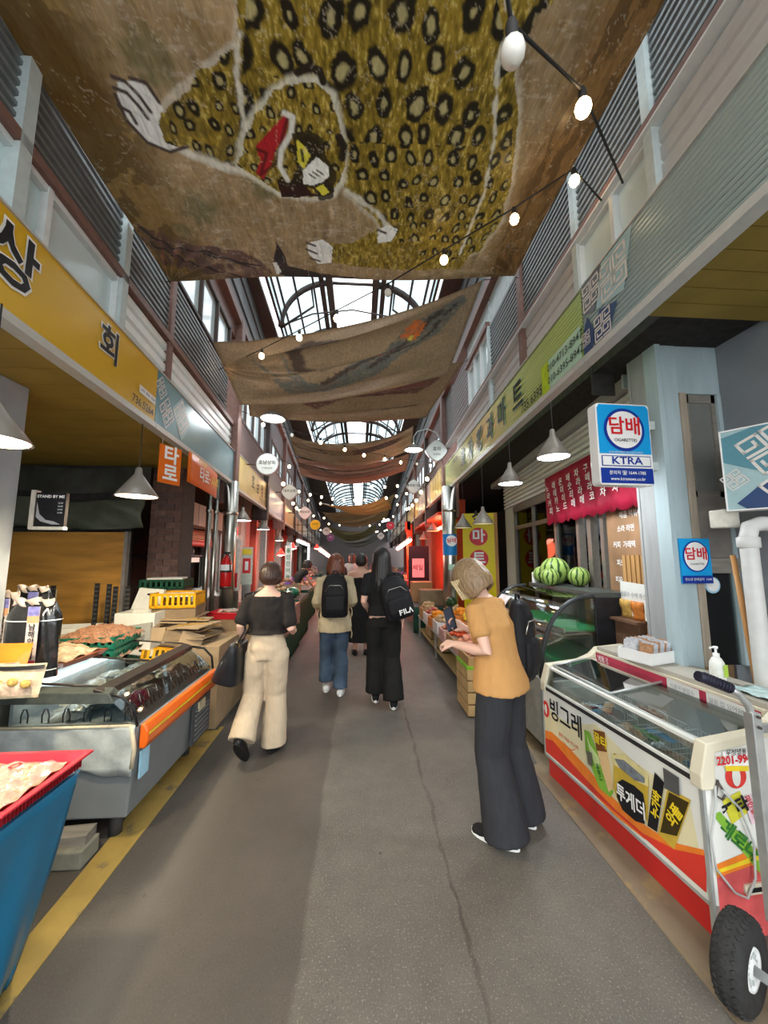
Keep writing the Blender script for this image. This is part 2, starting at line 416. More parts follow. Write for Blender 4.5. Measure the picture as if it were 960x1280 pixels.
# right upper storey
slats('wall_right_siding', 1, -1.0, 1.62, 3.46, 3.88, 4, siding, depth=.02, duty=.85)
pane_wall('window_3', 1, 1.66, 2.36, 3.46, 3.90, [1.66, 1.98, 2.36], white_fr, glz)
slats('wall_right_siding', 1, 2.42, 3.36, 3.46, 3.88, 4, siding, depth=.02, duty=.85)
slats('wall_right_siding', 1, 3.46, 4.42, 3.46, 3.88, 4, siding, depth=.02, duty=.85)
slats('wall_right_siding', 1, 4.50, 6.6, 3.46, 3.88, 4, siding, depth=.02, duty=.85)
for y in (1.64, 2.38, 4.46): struct(slab(MB(), 1, y-.03, y+.03, 3.46, 4.62, -.14, -.03).build('trim_7', steel))
struct(slab(MB(), 1, -1.0, 7.6, 3.90, 3.955, -.14, -.02).build('trim_8', brownp))
struct(slab(MB(), 1, -1.0, 7.6, 3.885, 3.90, -.14, -.01).build('trim_9', white_fr))
slats('wall_right_louvre', 1, -1.0, 1.6, 3.96, 4.62, 12, louv)
slats('wall_right_louvre', 1, 1.68, 2.35, 3.96, 4.62, 12, louv)
slats('wall_right_louvre', 1, 2.41, 3.36, 3.96, 4.62, 12, louv)
slats('wall_right_louvre', 1, 3.46, 4.42, 3.96, 4.62, 12, louv)
struct(slab(MB(), 1, 3.36, 3.46, 3.46, 5.0, -.16, -.03).build('trim_10', brownp, bevel=.004))
wall_block('wall_right', 1, -1.0, 4.42, 4.62, 5.0, M('pale_band', (.52,.58,.57), .5))
pane_wall('window_4', 1, 4.50, 5.55, 3.97, 4.62, [4.50, 4.86, 5.2, 5.55], white_fr, glz)
struct(slab(MB(), 1, 4.46, 5.6, 4.62, 4.70, -.14, -.01).build('trim_11', brownp))
wall_block('wall_right', 1, 4.46, 5.6, 4.70, 5.0, M('pale_band', (.52,.58,.57)))
slats('wall_right_siding', 1, 5.62, 6.9, 3.96, 4.9, 12, M('mauve_siding', (.26,.23,.23), .5), duty=.8)
wall_block('wall_right', 1, 6.9, 7.6, 3.96, 5.0, M('upper_wall_grey', (.30,.31,.31)))
# far facades in bays along the arcade
mauve = M('mauve_panel', (.15,.115,.11), .6, 0, .12); mauve2 = M('grey_panel', (.17,.17,.18), .6, 0, .1)
bay = 0
for side, ys in ((-1, [5.6, 8.4, 11.4, 14.8, 18.6, 23, 28, 34, 42, 55]), (1, [7.6, 10.4, 13.6, 17.2, 21.5, 26, 32, 40, 55])):
    for k, (a, b) in enumerate(zip(ys, ys[1:])):
        mm = mauve if k % 2 == 0 else mauve2
        nm = 'wall_left' if side < 0 else 'wall_right'
        wall_block(nm, side, a+.1, b-.1, 3.2 if side < 0 else 3.5, 3.85, mm)
        if k < 5:
            n = 4; st = (b-a-.2)/n
            pane_wall('window_%d' % (5+bay), side, a+.1, b-.1, 3.85, 4.55, [a+.1+st*i for i in range(n+1)], mauve, milkw, .05)
        else: wall_block(nm, side, a+.1, b-.1, 3.85, 4.55, M('pale_far_glass', (.5,.56,.57), .3))
        wall_block(nm, side, a+.1, b-.1, 4.55, 5.2, mm)
        struct(slab(MB(), side, a-.1, a+.1, 2.4, 5.3, -.3, .04).build('column', dkbrown if k % 2 else brownp, bevel=.01))
        bay += 1
# eave beams
for side, y0 in ((-1, -1.2), (1, -1.0)):
    struct(slab(MB(), side, y0, 55, 5.0 if side > 0 else 5.2, 5.14 if side > 0 else 5.34, -.2, .03).build('beam', brownp))
# dark corrugated upstand from the eaves to the glazing
def upstand(side):
    HT = 7.15
    mb = MB(); n = 9
    for i in range(n):
        z0 = 5.14 + i*(HT-5.14)/n; z1 = z0 + (HT-5.14)/n*.9
        slab(mb, side, -1.2, 55, z0, z1, -.35, -.28 + (.03 if i % 2 else 0))
    return struct(mb.build('wall_left_upstand' if side < 0 else 'wall_right_upstand', M('dark_corrugated', (.10,.098,.095), .5, .3)))
upstand(-1); upstand(1)
# ---- roof ------------------------------------------------------------
def roof_x(y, s): return (xl(y) + .28) * .0 + (-1.86 if s < 0 else 1.52) + (-.05 if s < 0 else .03)*max(0, y-5)*.6
RZ0, RZ1 = 7.15, 8.35
def arc(y, s, t, lift=0):
    """point on the pointed vault, t 0 eave .. 1 ridge edge"""
    xe = roof_x(y, s); xr_ = -.72 if s < 0 else .26
    a = t*PI/2
    return V((xe + (xr_-xe)*(1-math.cos(a)), y, RZ0 + (RZ1-RZ0)*math.sin(a) + lift))
RY = [-1.0 + 1.9*i for i in range(30)]
NT = 6
rf = bpy.data.objects.new('ceiling', None); COL.objects.link(rf); rf['kind'] = 'structure'
for i, y in enumerate(RY):
    for s in (-1, 1):
        MB().tube([arc(y, s, k/10) for k in range(11)], (.07, .09), 6).build('arch_rib', dkbrown, rf)
        if i < 12: MB().tube([V((roof_x(y,s), y, RZ0-.05)), V((roof_x(y,s)*.55-.1, y, RZ0+.55)), arc(y, s, .72)-V((0,0,.03))], .028, 6).build('brace', dkbrown, rf)
    MB().tube([V((-.72, y, RZ1)), V((.26, y, RZ1))], .04, 6).build('ridge_tie', dkbrown, rf)
    MB().tube([V((roof_x(y,-1), y, RZ0)), V((-1.2, y, RZ0+.35)), V((-.23, y, RZ0+.5)), V((.75, y, RZ0+.35)), V((roof_x(y,1), y, RZ0))], .02, 5).build('tie_bar', dkbrown, rf) if i % 2 else None
for s in (-1, 1):
    for t in (0, .12, .25, .5, .75):
        MB().tube([arc(y, s, t) for y in (RY[0], 5, 20, RY[-1])], .032, 5).build('purlin', dkbrown, rf)
    x = -.72 if s < 0 else .26
    MB().box((x-.16 if s < 0 else x, RY[0], RZ1-.14), (x if s < 0 else x+.16, RY[-1], RZ1+.08)).build('ridge_beam', dkbrown, rf)
    MB().box((x-.34 if s < 0 else x+.22, RY[0], RZ1-.05), (x-.22 if s < 0 else x+.34, RY[-1], RZ1-.0)).build('ridge_beam', dkbrown, rf)
    MB().hexa([(roof_x(0,s),RY[0],RZ0-.02),(roof_x(0,s)+s*.9,RY[0],RZ0-.12),(roof_x(RY[-1],s)+s*2.4,RY[-1],RZ0-.12),(roof_x(RY[-1],s),RY[-1],RZ0-.02),(roof_x(0,s),RY[0],RZ0+.06),(roof_x(0,s)+s*.9,RY[0],RZ0),(roof_x(RY[-1],s)+s*2.4,RY[-1],RZ0),(roof_x(RY[-1],s),RY[-1],RZ0+.06)]).build('gutter_plate', dkbrown, rf)
    gm = MB()
    MB_ = []
    for i, (a, b) in enumerate(zip(RY, RY[1:])):
        for k in range(4):
            t0, t1 = k/4+.01, (k+1)/4-.01
            m = MB()
            m.grid(lambda u, v: arc(a+.04+(b-a-.08)*u, s, t0+(t1-t0)*v, .05), 1, 3)
            m.build('pane', panew, rf, thick=0) if i < 14 else gm.grid(lambda u, v: arc(a+.04+(b-a-.08)*u, s, t0+(t1-t0)*v, .05), 1, 2)
    gm.build('pane_field', panew, rf)['kind'] = 'stuff'
for a, b in zip(RY, RY[1:]):
    MB().box((-.62, a+.03, RZ1+.03), (.16, b-.03, RZ1+.05)).build('ridge_pane', skyl, rf)
# ================================================================== SHOP FRONTS, SIGNS
def LP(px, py, off=0):
    d = FW + RT*((px-CX)/FOC) - UP*((py-CY)/FOC); n = V((1, .078, 0)); t = ((V((-1.9+off, 5.6, 0))-CO).dot(n))/d.dot(n); return CO + d*t
def RP(px, py, off=0):
    d = FW + RT*((px-CX)/FOC) - UP*((py-CY)/FOC); n = V((1, -.0457, 0)); t = ((V((1.76-off, 7.4, 0))-CO).dot(n))/d.dot(n); return CO + d*t
LR = V((-.078, 1, 0)).normalized(); RR = V((-.0457, -1, 0)).normalized(); ZZ = V((0,0,1))
lipm = M('sign_edge_grey', (.55,.56,.53), .4, .2, .05)
black = M('black_paint', (.015,.015,.017), .4, 0, .2); whitep = M('white_print', (.85,.85,.83), .4, 0, .02)
yellow_sign = M('yellow_sign_vinyl', (.66,.40,.012), .28, 0, .04, 3, spec=.6)
blue_sign = M('blue_sign_vinyl', (.20,.38,.44), .25, 0, .05, 3, spec=.6)
teal = M('teal_print', (.10,.27,.33), .35, 0, .05); navy = M('navy_print', (.03,.065,.17), .35, 0, .05); cream = M('cream_print', (.72,.69,.64), .4, 0, .03)
paleteal = M('pale_teal_print', (.36,.52,.54), .35, 0, .05)
def fascia(name, side, y0, y1, z0, z1, mat, label, lip=.045, thick=.06):
    y = (y0+y1)/2
    t = thing(name, label, 'sign', ((xl(y) if side < 0 else xr(y)), y, z0))
    slab(MB(), side, y0, y1, z0+lip, z1, -thick, 0).build('panel', mat, t)
    mb = MB(); slab(mb, side, y0, y1, z0, z0+lip, -thick, .015); slab(mb, side, y0, y1, z1, z1+.012, -thick, .012)
    mb.build('edge_trim', lipm, t)
    return t
def keys(parent, pl, a, b, w, n=2, mat=None, name='key_pattern', rot=0):
    """block of n x n square spirals centred at (a,b), width w, as raised print"""
    polys = []; c = w/n; R = lambda p: (a + p[0]*math.cos(rot)-p[1]*math.sin(rot), b + p[0]*math.sin(rot)+p[1]*math.cos(rot))
    for i in range(n):
        for j in range(n):
            ox, oy = (i-(n-1)/2)*c, (j-(n-1)/2)*c; s = c*.40; sg = 1 if (i+j) % 2 else -1
            path = [(sg*-s, -s), (sg*s, -s), (sg*s, s), (sg*-s, s), (sg*-s, -s*.25), (sg*s*.35, -s*.25), (sg*s*.35, s*.35)]
            path = [(ox+p[0], oy+p[1]) for p in path]
            for q in stroke(path, c*.13): polys.append([R(p) for p in q])
    return decal(pl, polys, name, mat or cream, parent, .004)
# ---- left: yellow sign
t = fascia('shop_sign', -1, -1.2, 3.04, 2.66, 3.16, yellow_sign, 'long yellow shop sign with black Korean letters above the seafood freezer')
for ch, px, py, sz in (('상', 17, 326, .27), ('회', 137, 434, .215)):
    O = LP(px, py, .002)
    text(ch, sz*1.16, whitep, O, LR, ZZ, t, 'letter_outline', .050, off=.001)
    text(ch, sz*1.12, black, O, LR, ZZ, t, 'letter', .022, off=.004)
text('736.5264', .088, black, LP(179, 507, .002), LR, ZZ, t, 'phone_number', .006)
decal(Plane(LP(184, 494), LR, ZZ), [rect(-.13,-.03,.13,.03)], 'sticker', whitep, t, .006)
text('010 - 3920 - 6264', .030, black, LP(184, 494, .002), LR, ZZ, t, 'small_print', .01, off=.008)
t = fascia('shop_sign', -1, 3.05, 5.62, 2.66, 3.16, blue_sign, 'blue grey shop sign with square key pattern on its left end')
pl = Plane(V((xl(3.05), 3.05, 2.70)), LR, ZZ)
decal(pl, [[(0,0),(.0,.16),(.16,.0)], [(0,.18),(0,.46),(.12,.46),(.14,.32)], [(.18,0),(.02,.17),(.20,.36),(.42,.18),(.32,0)]], 'pattern_ground', teal, t, .002)
decal(pl, [[(.30,.26),(.50,.44),(.74,.24),(.54,.02)]], 'pattern_ground', paleteal, t, .003)
keys(t, pl, .20, .17, .22, 2, rot=.75); keys(t, pl, .51, .24, .27, 2, rot=.75); keys(t, pl, .07, .34, .16, 2, rot=.75)
# further left signs
sgs = [(5.75, 8.6, (.62,.48,.16), '호남상회', 'pale yellow shop sign with brush lettering beyond the round steel pole'),
       (8.65, 11.4, (.36,.40,.46), None, 'grey blue blank sign after the pale yellow brush sign'),
       (11.5, 14.8, (.50,.30,.12), None, 'orange tan blank sign over the far left lamps'),
       (14.9, 19.5, (.55,.22,.14), None, 'reddish far left sign glowing beside the red tube'),
       (19.6, 28, (.45,.40,.40), None, 'pale grey distant left sign next after the reddish one'), (28.2, 45, (.40,.30,.28), None, 'furthest brownish sign band on the left')]
for y0, y1, c, s, lb in sgs:
    t = fascia('shop_sign', -1, y0, y1, 2.62, 3.2, M('sign_vinyl_%d' % int(y0*10), c, .3, 0, .12, 2), lb)
    if s:
        for i, ch in enumerate(s): text(ch, .30, black, V((xl(6.9+.45*i)+.003, 6.9+.45*i, 2.95)), LR, ZZ, t, 'letter', .01)
        text('건어물 도매', .16, black, V((xl(7.9), 7.9, 2.74)), LR, ZZ, t, 'small_print', .005)
# ---- right: ridged fascia
def ridged(name, side, y0, y1, z0, z1, mat, parent, n=14, amp=.008, z0b=None, z1b=None):
    """horizontally ridged sheet; the z range may differ at the two ends"""
    mb = MB(); K = n*4
    def fn(u, v):
        y = y0+(y1-y0)*u; ph = v*n % 1; o = amp*(0 if ph < .25 else (1 if ph < .75 else 0)) if True else 0
        zz0 = z0+((z0b if z0b is not None else z0)-z0)*u; zz1 = z1+((z1b if z1b is not None else z1)-z1)*u
        return V(((xl(y)+o) if side < 0 else (xr(y)-o), y, zz0+(zz1-zz0)*v))
    mb.grid(fn, 1, K, False); return mb.build(name, mat, parent)
bluegrey = M('ridged_blue_grey', (.40,.51,.49), .25, .2, .06, 3, spec=.7); greens = M('ridged_green', (.46,.62,.20), .28, .1, .10, 1.5, spec=.6)
palegreen = M('pale_green_print', (.44,.66,.50), .35, 0, .05); lime = M('lime_tape', (.45,.62,.02), .4, 0, .1)
t = fascia('shop_sign', 1, -1.2, 2.27, 2.92, 3.46, M('sign_back_grey', (.30,.35,.34), .5), 'blue grey ridged sign sheet at the near right with key pattern tiles')
ridged('ridged_sheet', 1, -1.2, 2.27, 2.97, 3.45, bluegrey, t, 16)
pl = Plane(V((xr(2.27)-.009, 2.27, 2.97)), RR, ZZ)
decal(pl, [[(0.02,.28),(.03,.48),(.22,.48),(.14,.22)]], 'pattern_ground', M('slate_print', (.15,.17,.20), .35), t, .002)
decal(pl, [[(.16,.22),(.24,.48),(.52,.48),(.42,.16)]], 'pattern_ground', paleteal, t, .002)
decal(pl, [[(0,0),(0,.14),(.06,.24),(.13,.10),(.10,0)], [(.12,.0),(.11,.08),(.19,.20),(.36,.14),(.27,0)]], 'pattern_ground', navy, t, .003)
keys(t, pl, .115, .37, .19, 2); keys(t, pl, .34, .33, .25, 2); keys(t, pl, .21, .085, .17, 2); keys(t, pl, .03, .10, .10, 2)
t = fascia('shop_sign', 1, 2.28, 7.4, 2.92, 3.46, M('sign_back_green', (.28,.36,.14), .5), 'long green ridged market sign with dark Korean letters on the right')
ridged('ridged_sheet', 1, 2.28, 7.4, 2.97, 3.45, greens, t, 16, .006)
dgreen = M('dark_letter_green', (.03,.05,.035), .4, 0, .1)
for ch, y, z, sz in (('효',5.80,3.19,.36), ('자',5.32,3.19,.36), ('청',4.83,3.18,.36), ('과',4.36,3.18,.36), ('마',3.92,3.19,.36), ('트',3.44,3.19,.36)):
    text(ch, sz*1.0, palegreen, V((xr(y)-.009, y, z)), RR, ZZ, t, 'letter_outline', .022, off=.001, sx=.9)
    text(ch, sz*.95, dgreen, V((xr(y)-.009, y, z)), RR, ZZ, t, 'letter', .018, off=.006, sx=.9)
text('735.6395', .125, dgreen, V((xr(3.13)-.009, 3.13, 3.03)), RR, ZZ, t, 'phone_number', .006, off=.004)
text('청과물 전문', .09, dgreen, V((xr(6.4)-.009, 6.4, 3.33)), RR, ZZ, t, 'small_print', .002, off=.004)
pl = Plane(V((xr(2.29)-.009, 2.29, 2.97)), -RR, ZZ)
pl = Plane(V((xr(2.88)-.009, 2.88, 2.97)), RR, ZZ)
decal(pl, [rect(.0,.0,.585,.24)], 'phone_plate', palegreen, t, .004)
decal(pl, [rect(-.02,-.01,.11,.24)], 'lime_patch', lime, t, .006)
text('010-4713-8947', .085, dgreen, pl.p(.35,.17,0), RR, ZZ, t, 'phone_number', .006, off=.006)
text('010-6395-8947', .085, dgreen, pl.p(.35,.065,0), RR, ZZ, t, 'phone_number', .006, off=.006)
for y0, y1, c, lb in [(7.65, 9.6, (.66,.53,.10), 'yellow sign with vertical brush lettering beyond the round pole on the right'), (9.7, 12.4, (.42,.36,.34), 'dull grey pink sign behind the yellow brush sign'),
                      (12.5, 17, (.62,.40,.12), 'orange sign above the red lit shop'), (17.2, 26, (.40,.38,.40), 'pale distant right sign beyond the red lit shop'), (26.2, 45, (.36,.30,.30), 'furthest dim sign band on the right')]:
    t = fascia('shop_sign', 1, y0, y1, 2.95, 3.55, M('sign_vinyl_r%d' % int(y0*10), c, .3, 0, .12, 2), lb)
    if y0 == 7.65:
        for k, s in enumerate(('전통', '참기름', '들기름', '고추')):
            for j, ch in enumerate(s): text(ch, .16, black, V((xr(8.0+.35*k), 8.0+.35*k, 3.42-.16*j)), RR, ZZ, t, 'letter', .004)
# ---- soffits -----------------------------------------------------------
olive = M('olive_ceiling_board', (.30,.215,.045), .55, 0, .12, 4, bump=.1)
cl = bpy.data.objects.new('ceiling', None); COL.objects.link(cl); struct(cl)
for i in range(28):   # boards across the left canopy
    y0 = -1.2 + i*.21
    MB().hexa([(-4.6,y0,2.70),(xl(y0)-.06,y0,2.70),(xl(y0)-.06,y0+.205,2.70),(-4.6,y0+.205,2.70),(-4.6,y0,2.73),(xl(y0)-.06,y0,2.73),(xl(y0)-.06,y0+.205,2.73),(-4.6,y0+.205,2.73)]).build('ceiling_board', olive, cl)
cl2 = bpy.data.objects.new('ceiling', None); COL.objects.link(cl2); struct(cl2)
for i in range(22):
    y0 = 2.0 - (i+1)*.125
    MB().hexa([(xr(y0)+.06,y0,3.08),(3.2,y0,3.08),(3.2,y0+.12,3.08),(xr(y0)+.06,y0+.12,3.08),(xr(y0)+.06,y0,3.11),(3.2,y0,3.11),(3.2,y0+.12,3.11),(xr(y0)+.06,y0+.12,3.11)]).build('ceiling_board', olive, cl2)
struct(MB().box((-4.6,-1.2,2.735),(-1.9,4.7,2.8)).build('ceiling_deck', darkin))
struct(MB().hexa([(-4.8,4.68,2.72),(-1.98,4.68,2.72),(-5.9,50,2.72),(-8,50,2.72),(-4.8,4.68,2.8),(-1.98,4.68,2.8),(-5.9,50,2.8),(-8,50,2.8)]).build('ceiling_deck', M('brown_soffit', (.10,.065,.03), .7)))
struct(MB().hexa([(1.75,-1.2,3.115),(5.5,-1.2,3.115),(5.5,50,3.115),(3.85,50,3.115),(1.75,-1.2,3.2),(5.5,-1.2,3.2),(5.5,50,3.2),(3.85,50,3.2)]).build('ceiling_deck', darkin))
# upper rooms closed behind the fronts
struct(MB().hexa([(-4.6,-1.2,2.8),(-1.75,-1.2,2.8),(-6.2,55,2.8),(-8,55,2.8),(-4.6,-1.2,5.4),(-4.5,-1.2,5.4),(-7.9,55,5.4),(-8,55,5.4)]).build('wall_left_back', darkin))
# ---- back walls of the shops
struct(MB().hexa([(-4.7,-1.2,0),(-4.6,-1.2,0),(-7,50,0),(-7.1,50,0),(-4.7,-1.2,2.8),(-4.6,-1.2,2.8),(-7,50,2.8),(-7.1,50,2.8)]).build('wall_left', M('dim_green_wall', (.08,.09,.075), .8)))
struct(MB().hexa([(4.4,-1.2,0),(4.5,-1.2,0),(6,50,0),(5.9,50,0),(4.4,-1.2,3.2),(4.5,-1.2,3.2),(6,50,3.2),(5.9,50,3.2)]).build('wall_right', M('dim_wall', (.10,.09,.08), .8)))
# distant end of the arcade
struct(MB().box((-7,52,0),(7,52.2,8.6)).build('wall_back', M('far_dull_wall', (.16,.13,.125), .8)))
# ---- pillars -------------------------------------------------------------
pg = M('weathered_grey_pillar', (.33,.36,.38), .7, 0, .12, 5, bump=.25)
struct(MB().box((-2.75,.4,0),(-2.16,2.44,2.70)).build('column', pg, bevel=.008))
# ---- round steel poles
def pole(name, label, x, y, r, z1, grp=None):
    t = thing(name, label, 'pole', (x, y, 0))
    MB().cyl((x,y,0),(x,y,z1), r, 20).build('shaft', chrome, t)
    MB().lathe([(r+.012,0),(r+.012,.05),(r+.002,.06)], (x,y,.0), 20).build('base_collar', chrome, t)
    MB().lathe([(r+.001,0),(r+.008,.004),(r+.008,.05),(r+.001,.054)], (x,y,z1-.5), 20).build('collar', chrome, t)
    return t
pole('steel_pole', 'thick round steel pole with the fire extinguisher beside it', -1.90, 5.50, .10, 2.70)
pole('steel_pole', 'thin steel pipe nearer of the pair left of the thick pole', -2.08, 5.18, .035, 2.70)
pole('steel_pole', 'thin steel pipe further of the pair left of the thick pole', -2.03, 5.30, .03, 2.70)
t = pole('steel_pole', 'thick round steel pole at the end of the green sign', 1.72, 7.0, .135, 2.95)
blue = M('blue_print', (.02,.22,.55), .35, 0, .03); red = M('red_print', (.62,.02,.03), .35, 0, .06)
MB().lathe([(.137,0),(.137,.40)], (1.72,7.0,1.62), 20, arc=PI*1.1, off=PI*.95).build('blue_wrap', blue, t)
pl = Plane((1.72,6.86,1.86), (1,0,0), ZZ)
decal(pl, [circ(0,.03,.105)], 'badge', whitep, t, .003); text('담배', .10, red, pl.p(0,.03,0), pl.r, ZZ, t, 'lettering', .015, off=.006)
decal(Plane((1.72,6.86,1.40),(1,0,0),ZZ), [rect(-.07,-.05,.07,.05)], 'green_sticker', M('pale_green_print', (.44,.66,.50)), t, .004)

# ---- key-pattern flat sign on right, near the downpipe
def board(name, label, cat, O, r, u, w, h, th, mat, edge=None, group=None):
    pl = Plane(O, r, u); t = thing(name, label, cat, tuple(pl.O), group)
    MB().prism(rect(-w/2,-h/2,w/2,h/2), pl.O - pl.n*th, pl.r, pl.u, pl.n*th).build('panel', mat, t)
    if edge:
        mb = MB()
        for q in (rect(-w/2-.008,-h/2-.008,w/2+.008,-h/2), rect(-w/2-.008,h/2,w/2+.008,h/2+.008), rect(-w/2-.008,-h/2,-w/2,h/2), rect(w/2,-h/2,w/2+.008,h/2)):
            mb.prism(q, pl.O - pl.n*(th+.003), pl.r, pl.u, pl.n*(th+.01))
        mb.build('edge_frame', edge, t)
    return t, pl
t, pl = board('pattern_sign', 'blue sign with cream square key pattern beside the right hand window', 'sign', (2.42,1.66,2.12), (.55,-.83,.0), (0,0,1), .88, .47, .10, paleteal, whitep)
decal(pl, [[(-.44,.20),(-.30,.235),(-.10,.235),(-.02,.10),(-.24,-.05),(-.44,.05)]], 'pattern_ground', teal, t, .002)
decal(pl, [[(-.40,-.20),(-.16,.02),(.08,-.17),(.0,-.235),(-.36,-.235)]], 'pattern_ground', navy, t, .003)
keys(t, pl, -.23, .10, .24, 2, rot=.5); keys(t, pl, -.16, -.13, .22, 2, rot=.65); keys(t, pl, .18, .0, .36, 2, rot=.6); keys(t, pl, -.40, -.06, .10, 2, rot=.6)
# ---- cigarette signs
def round_rect(w, h, r, n=5):
    o = []
    for cx, cy, a in ((w/2-r,-h/2+r,-PI/2),(w/2-r,h/2-r,0),(-w/2+r,h/2-r,PI/2),(-w/2+r,-h/2+r,PI)):
        o += [(cx+r*math.cos(a+PI/2*i/n), cy+r*math.sin(a+PI/2*i/n)) for i in range(n+1)]
    return o
sky = M('sky_blue_print', (.01,.33,.72), .3, 0, .02); royal = M('royal_blue_print', (.01,.04,.30), .35, 0, .03)
pl = Plane(at(781,555,2.3), (1,.05,0), ZZ)
t = thing('cigarette_sign', 'large blue and white double sided sign with red letters fixed to the column', 'sign', tuple(pl.O))
MB().prism(round_rect(.345,.49,.022), pl.O+pl.n*(-.07), pl.r, pl.u, pl.n*.07).build('light_box', whitep, t, bevel=.003)
decal(pl, [rect(-.165,-.06,.165,.20)], 'blue_field', sky, t, .002); decal(pl, [[(-.165,.20),(.165,.20),(.165,.215),(.15,.237),(-.15,.237),(-.165,.215)]], 'blue_field', sky, t, .002)
decal(pl, [circ(0,.085,.13,36)], 'ring', royal, t, .004); decal(pl, [circ(0,.085,.112,36)], 'disc', whitep, t, .006)
text('담배', .115, red, pl.p(0,.100,0), pl.r, ZZ, t, 'lettering', .02, off=.008); text('CIGARETTES', .026, black, pl.p(0,.02,0), pl.r, ZZ, t, 'small_print', .006, off=.008)
text('청소년 담배 판매금지 청소년 담배 판매금지', .012, whitep, pl.p(0,-.052,0), pl.r, ZZ, t, 'small_print', .002, off=.004)
decal(pl, [rect(-.155,-.135,.155,-.072)], 'name_frame', royal, t, .003); decal(pl, [rect(-.150,-.130,.150,-.077)], 'name_field', whitep, t, .005)
text('KTRA', .062, royal, pl.p(0,-.104,0), pl.r, ZZ, t, 'lettering', .018, off=.007, sx=1.25)
decal(pl, [rect(-.165,-.235,.165,-.145)], 'navy_field', royal, t, .003)
text('문의처 ☎ 1644-1785', .026, whitep, pl.p(0,-.175,0), pl.r, ZZ, t, 'small_print', .01, off=.005); text('www.ktranews.co.kr', .026, whitep, pl.p(0,-.210,0), pl.r, ZZ, t, 'small_print', .01, off=.005)
MB().prism(rect(.172,.10,.215,.15), pl.O+pl.n*(-.06), pl.r, pl.u, pl.n*.05).prism(rect(.172,-.15,.215,-.10), pl.O+pl.n*(-.06), pl.r, pl.u, pl.n*.05).build('bracket', steel, t); t.scale = (1.15,)*3
pl = Plane(P(868,701,y=2.333), (1,.0,0), ZZ)
t2_ = t; t = thing('cigarette_plate', 'small blue plate with red letters screwed flat on the blue column', 'sign', tuple(pl.O))
MB().prism(rect(-.09,-.125,.09,.125), pl.O, pl.r, pl.u, pl.n*.012).build('plate', sky, t)
decal(pl, [circ(0,.025,.078,30,.088)], 'ring', royal, t, .014); decal(pl, [circ(0,.025,.070,30,.080)], 'disc', whitep, t, .016)
text('담배', .075, red, pl.p(0,.035,0), pl.r, ZZ, t, 'lettering', .02, off=.017); text('CIGARETTES', .015, black, pl.p(0,-.018,0), pl.r, ZZ, t, 'small_print', .004, off=.017)
decal(pl, [rect(-.09,-.125,.09,-.082)], 'navy_field', royal, t, .014); text('청소년 판매금지  1544', .017, whitep, pl.p(0,-.103,0), pl.r, ZZ, t, 'small_print', .004, off=.016); t.scale = (1.18,1,1.18)
# ---- tarot signs under the left canopy
orange = M('orange_print', (.78,.16,.015), .4, 0, .03)
t, pl = board('tarot_sign', 'upright orange sign with two white letters below the yellow sign', 'sign', (-1.72,3.34,2.42), (-.1,.9,0), ZZ, .36, .30, .012, orange)
t0 = t; pl = Plane((-1.70,3.34,2.42), (.35,.85,0), ZZ)
bpy.data.objects.remove(t.children[0]); MB().prism(rect(-.11,-.17,.11,.17), pl.O-pl.n*.012, pl.r, pl.u, pl.n*.012).build('panel', orange, t)
text('타', .17, whitep, pl.p(0,.080,0), pl.r, ZZ, t, 'letter', .03, off=.004); text('로', .17, whitep, pl.p(0,-.085,0), pl.r, ZZ, t, 'letter', .03, off=.004)
MB().cyl((-1.76,3.30,2.59),(-1.76,3.30,2.70),.003,5).build('hanger', steel, t)
t = thing('tarot_banner', 'wide orange banner with white and yellow letters hanging next to the upright one', 'sign', (-1.80,4.15,2.5))
def bf(u, v): y = 3.72+.95*u; return V((xl(y)+.03+.015*math.sin(u*PI), y, 2.66-.31*(1-v)-.03*u))
MB().grid(bf, 10, 3).build('cloth', orange, t, thick=.004)
pl = Plane((-1.735,4.20,2.5), (-.078,1,0), ZZ)
text('타로·', .17, whitep, pl.p(-.1,-.03,0), pl.r, ZZ, t, 'letter', .02, off=.02); text('사주', .15, M('yellow_print', (.8,.6,.03), .4), pl.p(.24,-.04,0), pl.r, ZZ, t, 'letter', .02, off=.02)
text('제일정통', .07, M('yellow_print', (.8,.6,.03)), pl.p(-.2,.10,0), pl.r, ZZ, t, 'small_print', .015, off=.02)
MB().cyl((-1.77,3.75,2.66),(-1.77,3.75,2.70),.003,5).build('hanger', steel, t)

